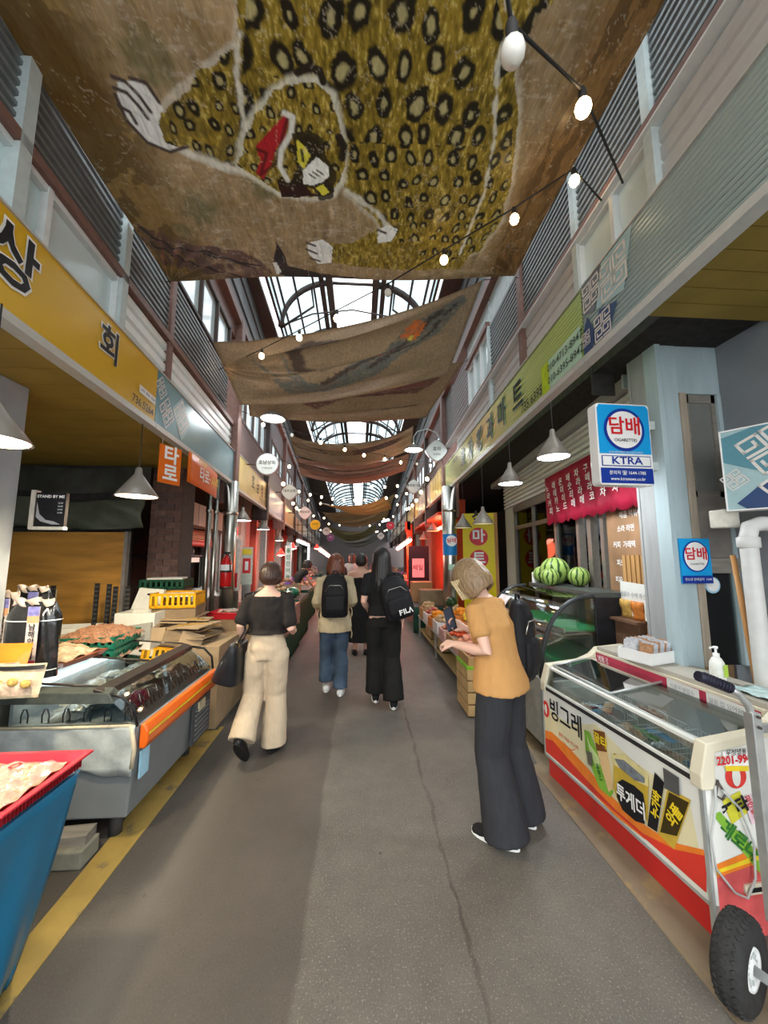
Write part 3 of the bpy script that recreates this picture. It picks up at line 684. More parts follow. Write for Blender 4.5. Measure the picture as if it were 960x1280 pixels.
# ================================================================== LAMPS
shade_m = M('lamp_shade_grey', (.26,.24,.21), .4, .2, .05); warm = M('lamp_glow_warm', (1,.80,.52), .5, emit=9, var=0); cool = M('lamp_glow_cool', (.92,.97,1.0), .5, emit=9, var=0); bulb_m = M('bulb_glow', (1,.70,.36), .5, emit=11, var=0)
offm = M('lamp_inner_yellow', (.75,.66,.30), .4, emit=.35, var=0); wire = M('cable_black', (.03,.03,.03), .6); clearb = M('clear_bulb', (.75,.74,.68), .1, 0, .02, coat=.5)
def pendant(label, x, y, zb, ztop, r=.15, h=.19, glow=warm, pw=6, col=(1,.85,.6), grp=None):
    t = thing('pendant_lamp', label, 'lamp', (x, y, zb), grp)
    MB().lathe([(r,0),(r*.55,h*.48),(r*.17,h*.90),(r*.14,h*1.12),(.012,h*1.16)], (x,y,zb), 20).build('shade', shade_m, t, thick=.003)
    MB().lathe([(.0,.02),(r*.93,.022),(r*.9,.03),(0,.032)], (x,y,zb-.018), 18).build('bulb', glow, t)
    MB().tube([(x,y,zb+h*1.15),(x+.004,y,(zb+ztop)/2),(x,y,ztop)], .004, 5).build('cord', wire, t)
    if pw:
        l = bpy.data.lights.new('pendant_light', 'SPOT'); l.energy = pw; l.color = col; l.spot_size = math.radians(168); l.spot_blend = .6; l.shadow_soft_size = .06
        o = bpy.data.objects.new('pendant_light', l); COL.objects.link(o); o.parent = t; o.location = (0,0,-.03)
    return t
_a = at(-20,550,1.55); _b = at(171,621,2.95)
PL = [(_a.x, _a.y, _a.z, 2.68, warm, 45, 'white hanging lamp cut by the left edge over the seafood trays'), (_b.x, _b.y, _b.z, 2.66, warm, 50, 'lit hanging lamp under the yellow sign above the seafood freezer')]
for (px, py, lb, g, pw) in ((303,651,'first lit hanging lamp past the thick left pole',cool,10), (329,662,'second lit hanging lamp past the thick left pole',cool,10), (349,676,'warm hanging lamp over the dried goods stall',warm,6), (359,683,'fourth dim hanging lamp past the left pole',cool,0), (371,683,'bright hanging lamp far left near the white signboard',cool,8), (381,691,'far left hanging lamp before the red tube',warm,0)):
    p = LP(px, py, -.05); PL.append((p.x, p.y, p.z, 2.66, g, pw, lb))
for (x, y, z, zt, g, pw, lb) in PL: pendant(lb, x, y, z, zt, glow=g, pw=pw, r=.15, h=.20)
for (px, py, lb, g, pw) in ((692,572,'largest hanging lamp below the phone numbers on the right',cool,30), (638,605,'second hanging lamp along the right sign with a blue white glow',cool,26), (604,655,'unlit hanging lamp in front of the yellow round letter sign',offm,1), (579,660,'unlit hanging lamp just left of the yellow round letter sign',offm,1), (561,663,'unlit hanging lamp before the right steel pole',offm,1),
                            (541,664,'grey hanging lamp in front of the red lit shop',offm,0), (530,674,'further grey hanging lamp in front of the red lit shop',offm,0)):
    p = RP(px, py, -.06); pendant(lb, p.x, p.y, p.z, 2.95, .135 if py < 610 else (.15 if px > 570 else .17), .21, g, pw, (.9,.97,1))
# gooseneck street lamps
def goose(label, side, px, py, y):
    c = at(px, py, y); s = side; x0 = (xl(y)+.05) if s < 0 else (xr(y)-.05)
    t = thing('gooseneck_lamp', label, 'lamp', tuple(c))
    MB().lathe([(.20,0),(.19,.03),(.11,.09),(.05,.13),(.02,.14)], c, 20).build('shade', shade_m, t, thick=.004)
    MB().lathe([(0,-.01),(.12,.0),(.17,.012),(.0,.02)], c, 20).build('bulb', M('floodlight_glow', (.95,.98,1), .5, emit=14, var=0), t)
    k = (x0-c.x); MB().tube([c+V((0,0,.13)), c+V((0,0,.30)), c+V((k*.15,0,.42)), c+V((k*.5,0,.48)), c+V((k*.85,0,.40)), c+V((k,0,.22))], .012, 6).build('arm', steel, t)
    l = bpy.data.lights.new('goose_light', 'POINT'); l.energy = 6; l.color = (.92,.97,1); l.shadow_soft_size = .12
    o = bpy.data.objects.new('goose_light', l); COL.objects.link(o); o.parent = t; o.location = (0,0,-.08)
goose('round white floodlight on an arm below the second banner on the left', -1, 341, 524, 5.9)
goose('gooseneck street lamp beside the white shop disc on the right', 1, 517, 563, 7.6)
# string lights
def string(label, A, B, sag, pts_t, off=(), r=.034, extra=None):
    A, B = V(A), V(B); t = thing('string_light', label, 'string light', tuple((A+B)/2))
    f = lambda s: A.lerp(B, s) - V((0,0,sag*4*s*(1-s)))
    MB().tube([f(i/16) for i in range(17)], .006, 5).build('cable', wire, t)
    for i, s in enumerate(pts_t):
        p = f(s)
        b = MB().ball(p-V((0,0,.085)), (r*.9,r*.9,r*1.05), 10, 7).build('bulb', clearb if i in off else bulb_m, t)
        MB().lathe([(.012,0),(.016,-.02),(.014,-.06)], p, 8).build('socket', wire, b)
    return t
# near strings
def on_seg(A, B, px, py):
    """where a viewing ray crosses the vertical plane of a cable"""
    A, B = V(A), V(B); d = FW + RT*((px-CX)/FOC) - UP*((py-CY)/FOC); n = (B-A).cross(ZZ); t = ((A-CO).dot(n))/d.dot(n); return CO + d*t
def string_px(label, A, B, pxs, off=()):
    pts = [on_seg(A, B, *q) for q in pxs]; A, B = V(A), V(B)
    t = thing('string_light', label, 'string light', tuple((A+B)/2))
    path = [A] + [p+V((0,0,.085)) for p in pts] + [B]
    MB().tube(path, .006, 5).build('cable', wire, t)
    for i, p in enumerate(pts):
        b = MB().ball(p, (.031,.031,.037), 12, 8).build('bulb', clearb if i in off else bulb_m, t)
        MB().lathe([(.012,0),(.017,-.02),(.015,-.065)], p+V((0,0,.09)), 8).build('socket', wire, b)
    return t
string_px('near string of round bulbs crossing under the leopard banner to the left wall', (1.44,1.9,3.75), (-1.78,4.7,3.6), [(718,226),(643,274),(555,325),(485,366),(421,398),(374,422),(327,445),(288,462),(258,478)], (3,))
string_px('short black cable with two bulbs at the top right of the leopard banner', (.2,.6,3.75), (1.46,1.75,3.70), [(641,65),(729,135)], (0,))
string_px('string of bulbs below the second banner', (-2.0,5.9,3.75), (1.55,8.6,3.6), [(287,514),(329,531),(365,544),(401,553),(431,562),(455,569),(481,574),(501,578),(521,580),(538,582)], (2,8))
for k, (y0, y1, zz, n, o, lb) in enumerate([(9.5,12.5,4.1,9,(),'string of round bulbs before the orange banner'), (13,13.8,4.0,11,(),'long row of round bulbs under the orange banner'), (17,19,4.3,9,(),'string of bulbs behind the orange banner'), (22,23,4.1,9,(),'distant string of bulbs over the crowd'), (27,29,4.2,8,(),'furthest string of bulbs in the arcade'), (33,34,4.0,8,(),'tiny string of bulbs just before the arcade end'), (40,41,4.4,8,(),'tiniest string of bulbs at the arcade end')]):
    string(lb, (xl(y0)+.1, y0, zz), (xr(y1)-.1, y1, zz+.1), .35, [(i+.5)/n for i in range(n)], o, .045+.004*k)
for k, (side, y0, y1, lb) in enumerate([(-1, 8.6, 16, 'string of bulbs running along the left signs'), (1, 7.8, 15, 'string of bulbs running along the right signs')]):
    X = xl if side < 0 else (lambda y: xr(y))
    sg = 1 if side < 0 else -1
    string(lb, (X(y0)+sg*.25, y0, 3.55), (X(y1)+sg*.25, y1, 3.6), .25, [(i+.5)/6 for i in range(6)], (), .05)

# ================================================================== ROUND HANGING SHOP DISCS
def disc_sign(label, px, py, r_px, side, y, s1, s2, shape='round', fc=(.72,.75,.72), inkc=black):
    c = at(px, py, y); r = r_px/FOC*y; t = thing('hanging_disc_sign', label, 'sign', tuple(c))
    pl = Plane(c, (1,0,0), ZZ); fm = M('disc_face_%d%d%d' % tuple(int(v*99) for v in fc), fc, .35, 0, .03)
    n = 32; outer = []
    for i in range(n):
        a = 2*PI*i/n
        k = 1 if shape == 'round' else (1/ (abs(math.cos(a))**1.35 + abs(math.sin(a))**1.35)**(1/1.35))*1.06
        outer.append((r*k*math.cos(a), r*k*math.sin(a)))
    MB().prism(outer, pl.O+V((0,.10,0)), pl.r, pl.u, pl.n*.10).build('light_box', M('disc_rim', (.30,.28,.28), .4), t)
    decal(pl, [[(p[0]*.93, p[1]*.93) for p in outer]], 'face', fm, t, .003)
    text(s1, r*.42, inkc, pl.p(0,r*.12,0), pl.r, ZZ, t, 'lettering', .012, off=.006)
    if s2: text(s2, r*.2, inkc, pl.p(0,-r*.38,0), pl.r, ZZ, t, 'small_print', .004, off=.006)
    x0 = xl(y) if side < 0 else xr(y); k = -1 if side < 0 else 1
    MB().tube([c+V((k*r*.9,.05,0)), V((x0, y+.05, c.z))], .012, 6).build('bracket', dkbrown, t)
disc_sign('round white shop disc with pink rim left of the first floodlight', 334, 580, 14, -1, 6.3, '호남상회', 'T.730-6574')
disc_sign('pale diamond shaped shop disc second along the left side', 362, 615, 10, -1, 9.6, '대우상회', '', 'sq')
disc_sign('small diamond shaped shop disc third along the left side', 381, 641, 8, -1, 12.6, '제일상회', '', 'sq')
disc_sign('yellow round disc sign on the far left', 394, 656, 6.5, -1, 14.6, '수라간', '', 'round', (.75,.50,.02))
disc_sign('purple round disc sign far left', 413, 672, 4.5, -1, 19, '상회', '', 'round', (.30,.08,.22), whitep)
disc_sign('white shop disc on the right beside the gooseneck lamp', 546, 563, 14, 1, 7.5, '효자', '청과마트', 'sq')
disc_sign('white diamond shaped shop disc second along the right side', 517, 608, 9, 1, 10.4, '홍성참기름', '', 'sq')
disc_sign('red round disc sign far along the right side', 488, 657, 5.2, 1, 15.5, '식당', '', 'round', (.55,.03,.06), whitep)
disc_sign('small pale disc sign far right behind the red one', 476, 670, 4.5, 1, 19, '상회', '', 'sq')
disc_sign('small pale round disc sign far left above the purple one', 408, 664, 5, -1, 16.8, '상회', '', 'round')
# ================================================================== PAINTED CLOTH BANNERS
def inside(X, Y, poly):
    r = np.zeros(X.shape, bool); n = len(poly)
    for i in range(n):
        (x1, y1), (x2, y2) = poly[i], poly[(i+1) % n]
        if y1 == y2: continue
        c = ((y1 > Y) != (y2 > Y)) & (X < (x2-x1)*(Y-y1)/(y2-y1)+x1); r ^= c
    return r
def dseg(X, Y, pts):
    d = np.full(X.shape, 9.)
    for (x1, y1), (x2, y2) in zip(pts, pts[1:]):
        dx, dy = x2-x1, y2-y1; t = np.clip(((X-x1)*dx+(Y-y1)*dy)/(dx*dx+dy*dy+1e-12), 0, 1)
        d = np.minimum(d, np.hypot(X-x1-t*dx, Y-y1-t*dy))
    return d
def vnoise(X, Y, s, seed=0, octv=4):
    rs = np.random.RandomState(seed); out = np.zeros(X.shape); amp = 1; tot = 0
    for o in range(octv):
        g = rs.rand(64, 64); x = X*s; y = Y*s; xi = np.floor(x).astype(int); yi = np.floor(y).astype(int)
        fx = x-xi; fy = y-yi; fx = fx*fx*(3-2*fx); fy = fy*fy*(3-2*fy)
        a = g[xi % 64, yi % 64]; b = g[(xi+1) % 64, yi % 64]; c = g[xi % 64, (yi+1) % 64]; d = g[(xi+1) % 64, (yi+1) % 64]
        out += amp*((a*(1-fx)+b*fx)*(1-fy)+(c*(1-fx)+d*fx)*fy); tot += amp; amp *= .55; s *= 2.1
    return out/tot
def lay(C, mask, col):
    m = mask[..., None] if mask.dtype != bool else mask[..., None].astype(float)
    return C*(1-m) + np.array(col)*m
def sm(d, a, b): return np.clip((b-d)/(b-a), 0, 1)       # 1 inside (d<a)
def cloth(name, parent, mat, pos, nu, nv, col):
    """pos(U,V)->(nv+1,nu+1,3); col array (nv+1,nu+1,3) linear"""
    U, W = np.meshgrid(np.linspace(0,1,nu+1), np.linspace(0,1,nv+1)); p = pos(U, W).reshape(-1,3)
    loc = np.zeros(3); q = parent
    while q is not None: loc += np.array(q.location); q = q.parent
    me = bpy.data.meshes.new(name); idx = np.arange((nu+1)*(nv+1)).reshape(nv+1, nu+1)
    f = np.stack([idx[:-1,:-1], idx[:-1,1:], idx[1:,1:], idx[1:,:-1]], -1).reshape(-1,4)
    me.vertices.add(len(p)); me.vertices.foreach_set('co', (p-loc).ravel())
    me.loops.add(f.size); me.loops.foreach_set('vertex_index', f.ravel())
    me.polygons.add(len(f)); me.polygons.foreach_set('loop_start', np.arange(0, f.size, 4)); me.update(calc_edges=True)
    me.polygons.foreach_set('use_smooth', np.ones(len(f), bool))
    ca = me.color_attributes.new('Col', 'FLOAT_COLOR', 'POINT')
    c4 = np.concatenate([np.clip(col(U, W, p.reshape(nv+1,nu+1,3)).reshape(-1,3), 0, 1), np.ones((len(p),1))], 1); ca.data.foreach_set('color', c4.ravel())
    me.materials.append(mat); o = bpy.data.objects.new(name, me); COL.objects.link(o); o.parent = parent; return o
bm_ = vcol('printed_cloth', .42, hair=.22, trans=.25, spec=.3, bump=.25, coat=.12)
def S(px, py): p = P(px, py, z=4.1); return (p.x, p.y)
def SS(l): return [S(*q) for q in l]
def leopard(U, W, p):
    X, Y = p[...,0], p[...,1]
    n1 = vnoise(X, Y, 3, 1); n2 = vnoise(X*3, Y*.6, 9, 2); n3 = vnoise(X, Y, 22, 3); n4 = vnoise(X, Y*3, 14, 9)
    C = np.array([.34,.235,.125])*(0.45+.55*n1[...,None]+.55*(n2[...,None]-.3))
    C = C + (n3[...,None]-.5)*.10 + (n4[...,None] > .66)*.07
    # ochre worn borders with brown blots
    eL = sm(X, -1.40, -1.15); C = lay(C, eL*.8, (.22,.13,.035)); C = C*(1-.45*(eL*(n1 > .55))[...,None])
    eR = sm(-X, -1.18, -1.02)*.9; C = lay(C, eR, (.19,.10,.03)); C = C*(1-.5*(eR*(n2 > .55))[...,None])
    for q in ((120,100),(70,40),(135,235),(150,255),(28,40),(190,330),(90,120)):
        sx_, sy_ = S(*q); C = lay(C, sm(np.hypot((X-sx_)/.10, (Y-sy_)/.14)+n3*.5, .7, 1.2)*.7, (.11,.055,.012))
    C = lay(C, sm(Y*-1, -3.02, -2.97)*.6, (.16,.10,.05))
    # soft green moss patches
    for q, r in (((250,245),.16), ((190,60),.14), ((230,275),.08), ((330,225),.1)):
        sx_, sy_ = S(*q); C = lay(C, sm(np.hypot(X-sx_, Y-sy_)/r+n3, 1.0, 1.6)*.55, (.10,.11,.05))
    wob = (vnoise(X, Y, 12, 5)-.5)*.05
    body = SS([(310,-170),(298,60),(300,120),(306,168),(330,150),(400,110),(428,190),(432,238),(470,270),(486,300),(520,318),(560,332),(600,320),(628,285),(642,220),(648,140),(640,70),(628,0),(625,-170)])
    leg = SS([(296,46),(250,78),(212,108),(198,128),(202,158),(232,170),(268,186),(302,200),(330,180),(318,120)])
    leg2 = SS([(408,298),(440,300),(470,282),(520,300),(590,322),(575,340),(500,334),(440,328),(410,322)])
    tail = SS([(600,80),(622,40),(640,0),(655,-60),(720,-60),(690,12),(668,30),(650,60),(640,110)])
    head = SS([(300,196),(306,160),(322,130),(345,106),(372,94),(394,98),(414,118),(424,150),(430,190),(428,222),(414,240),(390,242),(352,234),(322,212)])
    fur = (.22,.150,.020)
    def region(poly): return inside(X+wob, Y+wob, poly)
    def halo(poly, w): return sm(dseg(X, Y, poly+[poly[0]])+(n3-.5)*.035, w*.4, w)
    B = region(body) | region(tail); L1 = region(leg); L2 = region(leg2); H = region(head)
    C = lay(C, halo(leg, .03)*.5, (.60,.56,.48)); C = lay(C, halo(body, .035)*.45, (.58,.55,.45))
    streak = vnoise(X*2.6, Y*.9, 30, 7, 3)
    furc = np.array(fur)*(0.05+1.7*streak[...,None]+.6*(n1[...,None]-.4)) + (streak[...,None] > .68)*.10*np.array([1.2,1.1,.5])
    for m in (B, L1, L2): C = np.where(m[...,None], furc, C)
    C = lay(C, (L1 & (vnoise(X, Y, 5, 12) > .5))*.4, (.10,.07,.025))
    rs = np.random.RandomState(11)
    def rosettes(C, mask, step, r0, r1, ring=True, seed=0, ex=.8, ey=1.15, x0=-2, x1=2, y0=.2, y1=3.3):
        rs = np.random.RandomState(seed); k = 0
        for yy in np.arange(y0, y1, step*1.05):
            k += 1
            for xx in np.arange(x0, x1, step):
                cx_ = xx + (k % 2)*step/2 + rs.uniform(-.22,.22)*step; cy_ = yy + rs.uniform(-.22,.22)*step
                r = rs.uniform(r0, r1); a = rs.uniform(-.5,.5); hole = rs.uniform(.35,.6); sh = rs.uniform(.75,1.25)
                j0 = np.searchsorted(Y[:,0], cy_-r*1.8); j1 = np.searchsorted(Y[:,0], cy_+r*1.8)
                if j1 <= j0: continue
                i0 = np.searchsorted(X[j0], cx_-r*1.8); i1 = np.searchsorted(X[j0], cx_+r*1.8)
                if i1 <= i0: continue
                s_ = (slice(j0,j1), slice(i0,i1))
                if not mask[s_].any(): continue
                dx, dy = X[s_]-cx_, Y[s_]-cy_; ca, sa = math.cos(a), math.sin(a)
                q = np.hypot((dx*ca+dy*sa)/(ex*sh), (-dx*sa+dy*ca)/ey)/r + (n3[s_]-.5)*.7
                mk = sm(q, .85, 1.05)*mask[s_]
                C[s_] = lay(C[s_], mk, (.012,.010,.006))
                if ring: C[s_] = lay(C[s_], sm(q, hole-.18, hole)*mask[s_], (.34,.29,.13))
        return C
    inner = B & ~H & (dseg(X, Y, body+[body[0]]) > .02)
    near = Y < 1.95
    C = rosettes(C, inner & near, .165, .050, .075, True, 3); C = rosettes(C, inner & ~near & (Y < 2.45), .125, .038, .054, True, 4); C = rosettes(C, inner & (Y >= 2.45), .11, .030, .043, True, 5, ey=1.4)
    C = rosettes(C, inner, .155, .010, .018, False, 8)
    C = rosettes(C, L1 & ~B & ~H, .10, .026, .040, True, 6); C = rosettes(C, L2, .075, .014, .022, True, 7)
    # white collar line and edge hairs
    for pts, w_ in (([(300,30),(296,80),(304,130),(308,165)],.014), ([(640,20),(622,90),(618,180),(605,250),(575,320)],.012), ([(432,235),(470,262),(490,285)],.02), ([(232,172),(270,190),(304,203)],.03)):
        C = lay(C, sm(dseg(X, Y, SS(pts))+(n3-.5)*.04, w_*.4, w_*1.3)*.75, (.62,.60,.52))
    # head
    C = lay(C, halo(head, .04)*.8, (.60,.57,.46)); hm = region(head)
    C = np.where(hm[...,None], furc*1.15, C); C = rosettes(C, hm, .095, .022, .034, True, 21)
    C = lay(C, sm(dseg(X, Y, SS([(372,84),(385,78),(400,84),(404,98)])), .015, .022), (.02,.015,.01)); C = lay(C, sm(dseg(X, Y, SS([(424,170),(430,182),(428,195)])), .02, .027), (.02,.015,.01))
    mk = inside(X, Y, SS([(320,172),(352,140),(356,132),(362,140),(356,168),(345,178),(340,196),(330,214),(320,206),(326,190)])); C = lay(C, mk, (.35,.015,.02))
    C = lay(C, sm(dseg(X, Y, SS([(322,176),(334,182),(326,208),(346,196),(352,168),(360,140)])), .006, .013)*.8, (.05,.01,.01))
    C = lay(C, inside(X, Y, SS([(346,215),(362,222),(370,210),(390,236),(404,240),(370,240),(352,238)])), (.03,.012,.01))
    C = lay(C, sm(dseg(X, Y, SS([(356,134),(366,140),(364,160),(352,180),(350,200),(360,218)])), .010, .02)*.9, (.68,.66,.6))
    C = lay(C, inside(X, Y, SS([(372,168),(384,162),(398,172),(402,190),(396,200),(384,200),(374,214),(370,196)])), (.02,.015,.008))
    C = lay(C, inside(X+(n3-.5)*.03, Y, SS([(366,160),(388,158),(404,170),(410,196),(420,212),(416,244),(400,246),(392,232),(378,226),(362,224),(372,205),(366,185)]))*.9, (.02,.015,.008))
    C = lay(C, inside(X, Y, SS([(371,168),(380,176),(388,190),(380,206),(372,196)])), (.62,.55,.05)); C = lay(C, sm(dseg(X, Y, SS([(377,182),(379,196)])), .006, .010), (.03,.03,.01))
    C = lay(C, inside(X, Y, SS([(378,208),(396,192),(410,204),(412,216),(398,228),(380,224)])), (.70,.68,.62))
    for k in range(3): C = lay(C, sm(dseg(X, Y, SS([(386+k*5,212-k*2),(394+k*5,218-k*2)])), .003, .006), (.05,.04,.03))
    C = lay(C, inside(X, Y, SS([(392,226),(410,222),(418,236),(404,242)])), (.02,.015,.01)); C = lay(C, inside(X, Y, SS([(394,230),(404,226),(412,236),(404,240)])), (.60,.52,.05))
    # white clawed paws
    def paw(C, blob, claws):
        C = lay(C, inside(X+wob*.3, Y, SS(blob)), (.66,.64,.60))
        for c in claws: C = lay(C, sm(dseg(X, Y, SS(c)), .006, .013), (.06,.04,.035))
        return C
    C = paw(C, [(148,84),(172,82),(190,92),(204,118),(200,138),(208,160),(232,170),(214,174),(186,160),(164,134),(150,112)], [[(142,78),(158,84),(174,100),(190,122)], [(144,92),(160,98),(176,116),(186,130)], [(150,114),(164,122),(172,136)], [(146,100),(160,132),(186,160),(214,172),(236,166)], [(164,80),(184,86),(200,110)]])
    C = paw(C, [(384,298),(404,294),(416,304),(414,324),(398,326),(386,312)], [[(384,298),(394,302)], [(383,306),(396,312)], [(388,318),(400,322)]])
    C = paw(C, [(472,284),(486,278),(498,284),(490,298),(472,300)], [[(472,284),(482,288)]])
    # dark tree trunk and a black and white bird
    tr = SS([(170,264),(200,276),(232,290),(268,298),(300,304),(330,322),(342,338),(318,348),(280,340),(240,326),(205,318),(185,296)])
    C = lay(C, (region(tr)*(.45+.5*(vnoise(X*2, Y, 14, 31) > .48))), (.10,.055,.045))
    for pts in ([(176,270),(215,296),(262,304),(320,330)], [(240,300),(290,318),(326,326)], [(190,290),(240,318),(300,340)]): C = lay(C, sm(dseg(X, Y, SS(pts)), .006, .014), (.03,.02,.02))
    C = lay(C, inside(X, Y, SS([(342,318),(346,300),(344,294),(350,302),(356,314),(360,328),(400,338),(452,344),(400,346),(356,342),(344,334)])), (.015,.014,.016))
    C = lay(C, inside(X, Y, SS([(341,322),(346,322),(352,336),(346,340)])), (.62,.6,.56))
    # crackle
    ck = vnoise(X, Y, 7, 44); C = lay(C, (np.abs(ck-.5) < .006)*.35, (.55,.48,.36))
    return C
def b1pos(U, W):
    yl_, yr_ = -.2 + 3.30*W, -.2 + 3.27*W
    xl_ = -1.60 - .085*W; xr_ = 1.36 + .06*W
    X = xl_ + (xr_-xl_)*U; Y = yl_ + (yr_-yl_)*U
    Z = 4.02 + .18*U - .05*np.sin(PI*U)*(.6+.4*np.sin(3*W)) + .018*np.sin(9*U+5*W) + .012*np.sin(4*U-11*W)
    d = np.hypot(U*3.1, (1-W)*3.2); ang = np.arctan2((1-W)*3.2, U*3.1+1e-6)      # gathered folds at the tied corner
    Z = Z + .030*np.sin(ang*22)*np.exp(-d*2.6)*np.minimum(1, d*6)
    d = np.hypot((1-U)*3.1, (1-W)*3.2); ang = np.arctan2((1-W)*3.2, (1-U)*3.1+1e-6); Z = Z + .02*np.sin(ang*18)*np.exp(-d*3)*np.minimum(1, d*6)
    Y = Y - .05*np.sin(PI*U)*W
    return np.stack([X, Y, Z], -1)
t = thing('leopard_banner', 'huge cloth banner overhead painted with a crouching spotted leopard and a bird', 'banner', (-.1, 1.5, 4.05))
cloth('cloth', t, bm_, b1pos, 460, 470, leopard)
for (x, y, z) in ((-1.69,3.10,4.02),(1.43,3.07,4.2)): MB().tube([(x,y,z),(x*1.035,y+.05,z+.03)], .004, 5).build('tie_rope', wire, t)
# smaller banners hung across
def strokes_print(seed, base, shapes):
    def f(U, W, p):
        a = p[...,0]*1.0; b = W*1.3; n1 = vnoise(U*3, W*2, 3, seed); n2 = vnoise(U*3, W*9, 8, seed+1); n3 = vnoise(U*3, W*2, 24, seed+2)
        C = np.array(base)*(.75+.35*n1[...,None]+.25*(n2[...,None]-.3))
        for kind, pts, w_, col in shapes:
            pts = [(q[0]*3, q[1]*2) for q in pts]; X, Y = U*3, W*2
            if kind == 's': C = lay(C, sm(dseg(X, Y, pts)+(n3-.5)*.10, w_*.6, w_)*.85, col)
            else: C = lay(C, inside(X+(n3-.5)*.1, Y, pts)*(.5+.45*(vnoise(X*1.5, Y*4, 9, seed+5) > .42)), col)
        e = np.minimum(np.minimum(U*3, (1-U)*3), np.minimum(W*2, (1-W)*2)); return lay(C, sm(e, .03, .05)*.5, (.13,.075,.04))
    return f
def hang(label, A, B, C_, D, sagf, sagn, prn, base_mat, nu=110, nv=60, fold=.03, seed=0):
    """A,B far/upper corners left,right ; C_,D lower corners left,right"""
    A, B, C_, D = [np.array(v, float) for v in (A, B, C_, D)]
    def pos(U, W):
        U_, W_ = U[...,None], W[...,None]
        p = (A*(1-U_)+B*U_)*(1-W_) + (C_*(1-U_)+D*U_)*W_
        s = 4*U*(1-U); p[...,2] -= s*(sagf*(1-W)+sagn*W)
        p[...,2] += fold*np.sin(7*W*PI+4*U)*np.sin(PI*U) ; p[...,1] += fold*1.5*np.sin(5*W*PI+3*U+seed)*np.sin(PI*U)
        d = np.hypot(U*3, (W-.4)*2); p[...,1] += fold*1.2*np.sin(np.arctan2(W-.4, U+.01)*14)*np.exp(-d*1.6)
        return p
    t = thing('painted_banner', label, 'banner', tuple((A+B)/2)); cloth('cloth', t, base_mat, pos, nu, nv, prn)
    for q in (A, B): MB().tube([tuple(q), tuple(q+np.array([.14 if q[0] > 0 else -.14, .05, .06]))], .004, 5).build('tie_rope', wire, t)
    return t
tan_ = (.30,.205,.12); dk = (.05,.035,.03); gy = (.13,.13,.11)
pr2 = strokes_print(50, tan_, [('s', [(.40,.55),(.30,.42),(.29,.22),(.36,.12),(.45,.16)], .11, dk), ('p', [(.18,.62),(.42,.72),(.60,.45),(.76,.22),(.93,.05),(.96,.16),(.86,.42),(.66,.66),(.42,.88),(.24,.82)], 0, gy),
     ('s', [(.40,.70),(.62,.52),(.86,.18)], .05, dk), ('s', [(.60,.62),(.80,.42),(.92,.14)], .03, dk), ('p', [(.72,.30),(.77,.18),(.81,.24),(.78,.36)], 0, (.60,.14,.03)), ('s', [(.64,.50),(.70,.42)], .04, (.45,.04,.04)), ('s', [(.76,.34),(.755,.32)], .03, (.65,.55,.08)), ('s', [(.12,.3),(.2,.5),(.3,.7)], .03, gy), ('s', [(.25,.30),(.27,.55),(.33,.75)], .03, gy)])
hang('second banner with a dark fish like painting sagging across the street', at(266,428,4.3), at(604,350,3.9), at(300,506,4.9), at(560,468,5.0), .18, .12, pr2, bm_, 160, 90, .035)
pr3 = strokes_print(60, (.27,.17,.095), [('p', [(.25,.35),(.45,.25),(.62,.15),(.80,.1),(.93,.25),(.86,.5),(.66,.52),(.5,.55),(.34,.7),(.24,.6)], 0, (.12,.05,.04)), ('s', [(.3,.5),(.5,.42),(.66,.5)], .06, dk), ('s', [(.7,.3),(.85,.3)], .10, (.16,.05,.045)), ('s', [(.72,.78),(.9,.72)], .04, dk)])
hang('third banner with a reddish brown animal print just below the second one', at(306,472,5.3), at(580,452,5.4), at(312,520,6.0), at(532,522,6.2), .05, .08, pr3, bm_, 110, 60, .03, 1)
pr4 = strokes_print(70, (.23,.15,.085), [('p', [(.5,.3),(.75,.1),(.9,.25),(.8,.45),(.62,.5),(.52,.5)], 0, (.10,.05,.04)), ('s', [(.1,.2),(.35,.5)], .04, dk)])
hang('fourth banner of brown cloth behind the row of bulbs', at(362,543,7.6), at(517,532,7.4), at(368,568,8.2), at(514,562,8.4), .34, .28, pr4, bm_, 80, 40, .05, 2)
hang('reddish sagging banner under the fourth one', at(370,571,8.8), at(512,566,9.0), at(376,594,9.3), at(508,588,9.4), .28, .22, strokes_print(80, (.24,.12,.08), [('s', [(.1,.3),(.4,.5),(.7,.5)], .05, dk)]), bm_, 70, 36, .06, 3)
hang('orange tan cloth banner below the arched skylight', at(398,628,14), at(482,620,14), at(410,630,15), at(490,636,15.4), .30, .30, strokes_print(90, (.36,.19,.06), []), bm_, 60, 24, .05, 4)
hang('olive brown banner hung behind the orange tan one', at(402,640,16), at(494,616,16), at(412,650,17), at(484,646,17), .35, .35, strokes_print(95, (.17,.125,.06), []), bm_, 60, 24, .06, 5)
hang('dim olive banner far down the arcade', at(408,655,20), at(470,654,20), at(416,668,21), at(470,664,21), .5, .4, strokes_print(97, (.15,.13,.06), [('s', [(.3,.6),(.7,.5)], .1, dk)]), bm_, 50, 20, .08, 6)
hang('grey banner furthest down the arcade', at(420,672,26), at(476,665,26), at(428,680,27), at(474,672,27), .4, .4, strokes_print(99, (.22,.21,.18), []), bm_, 40, 16, .08, 7)
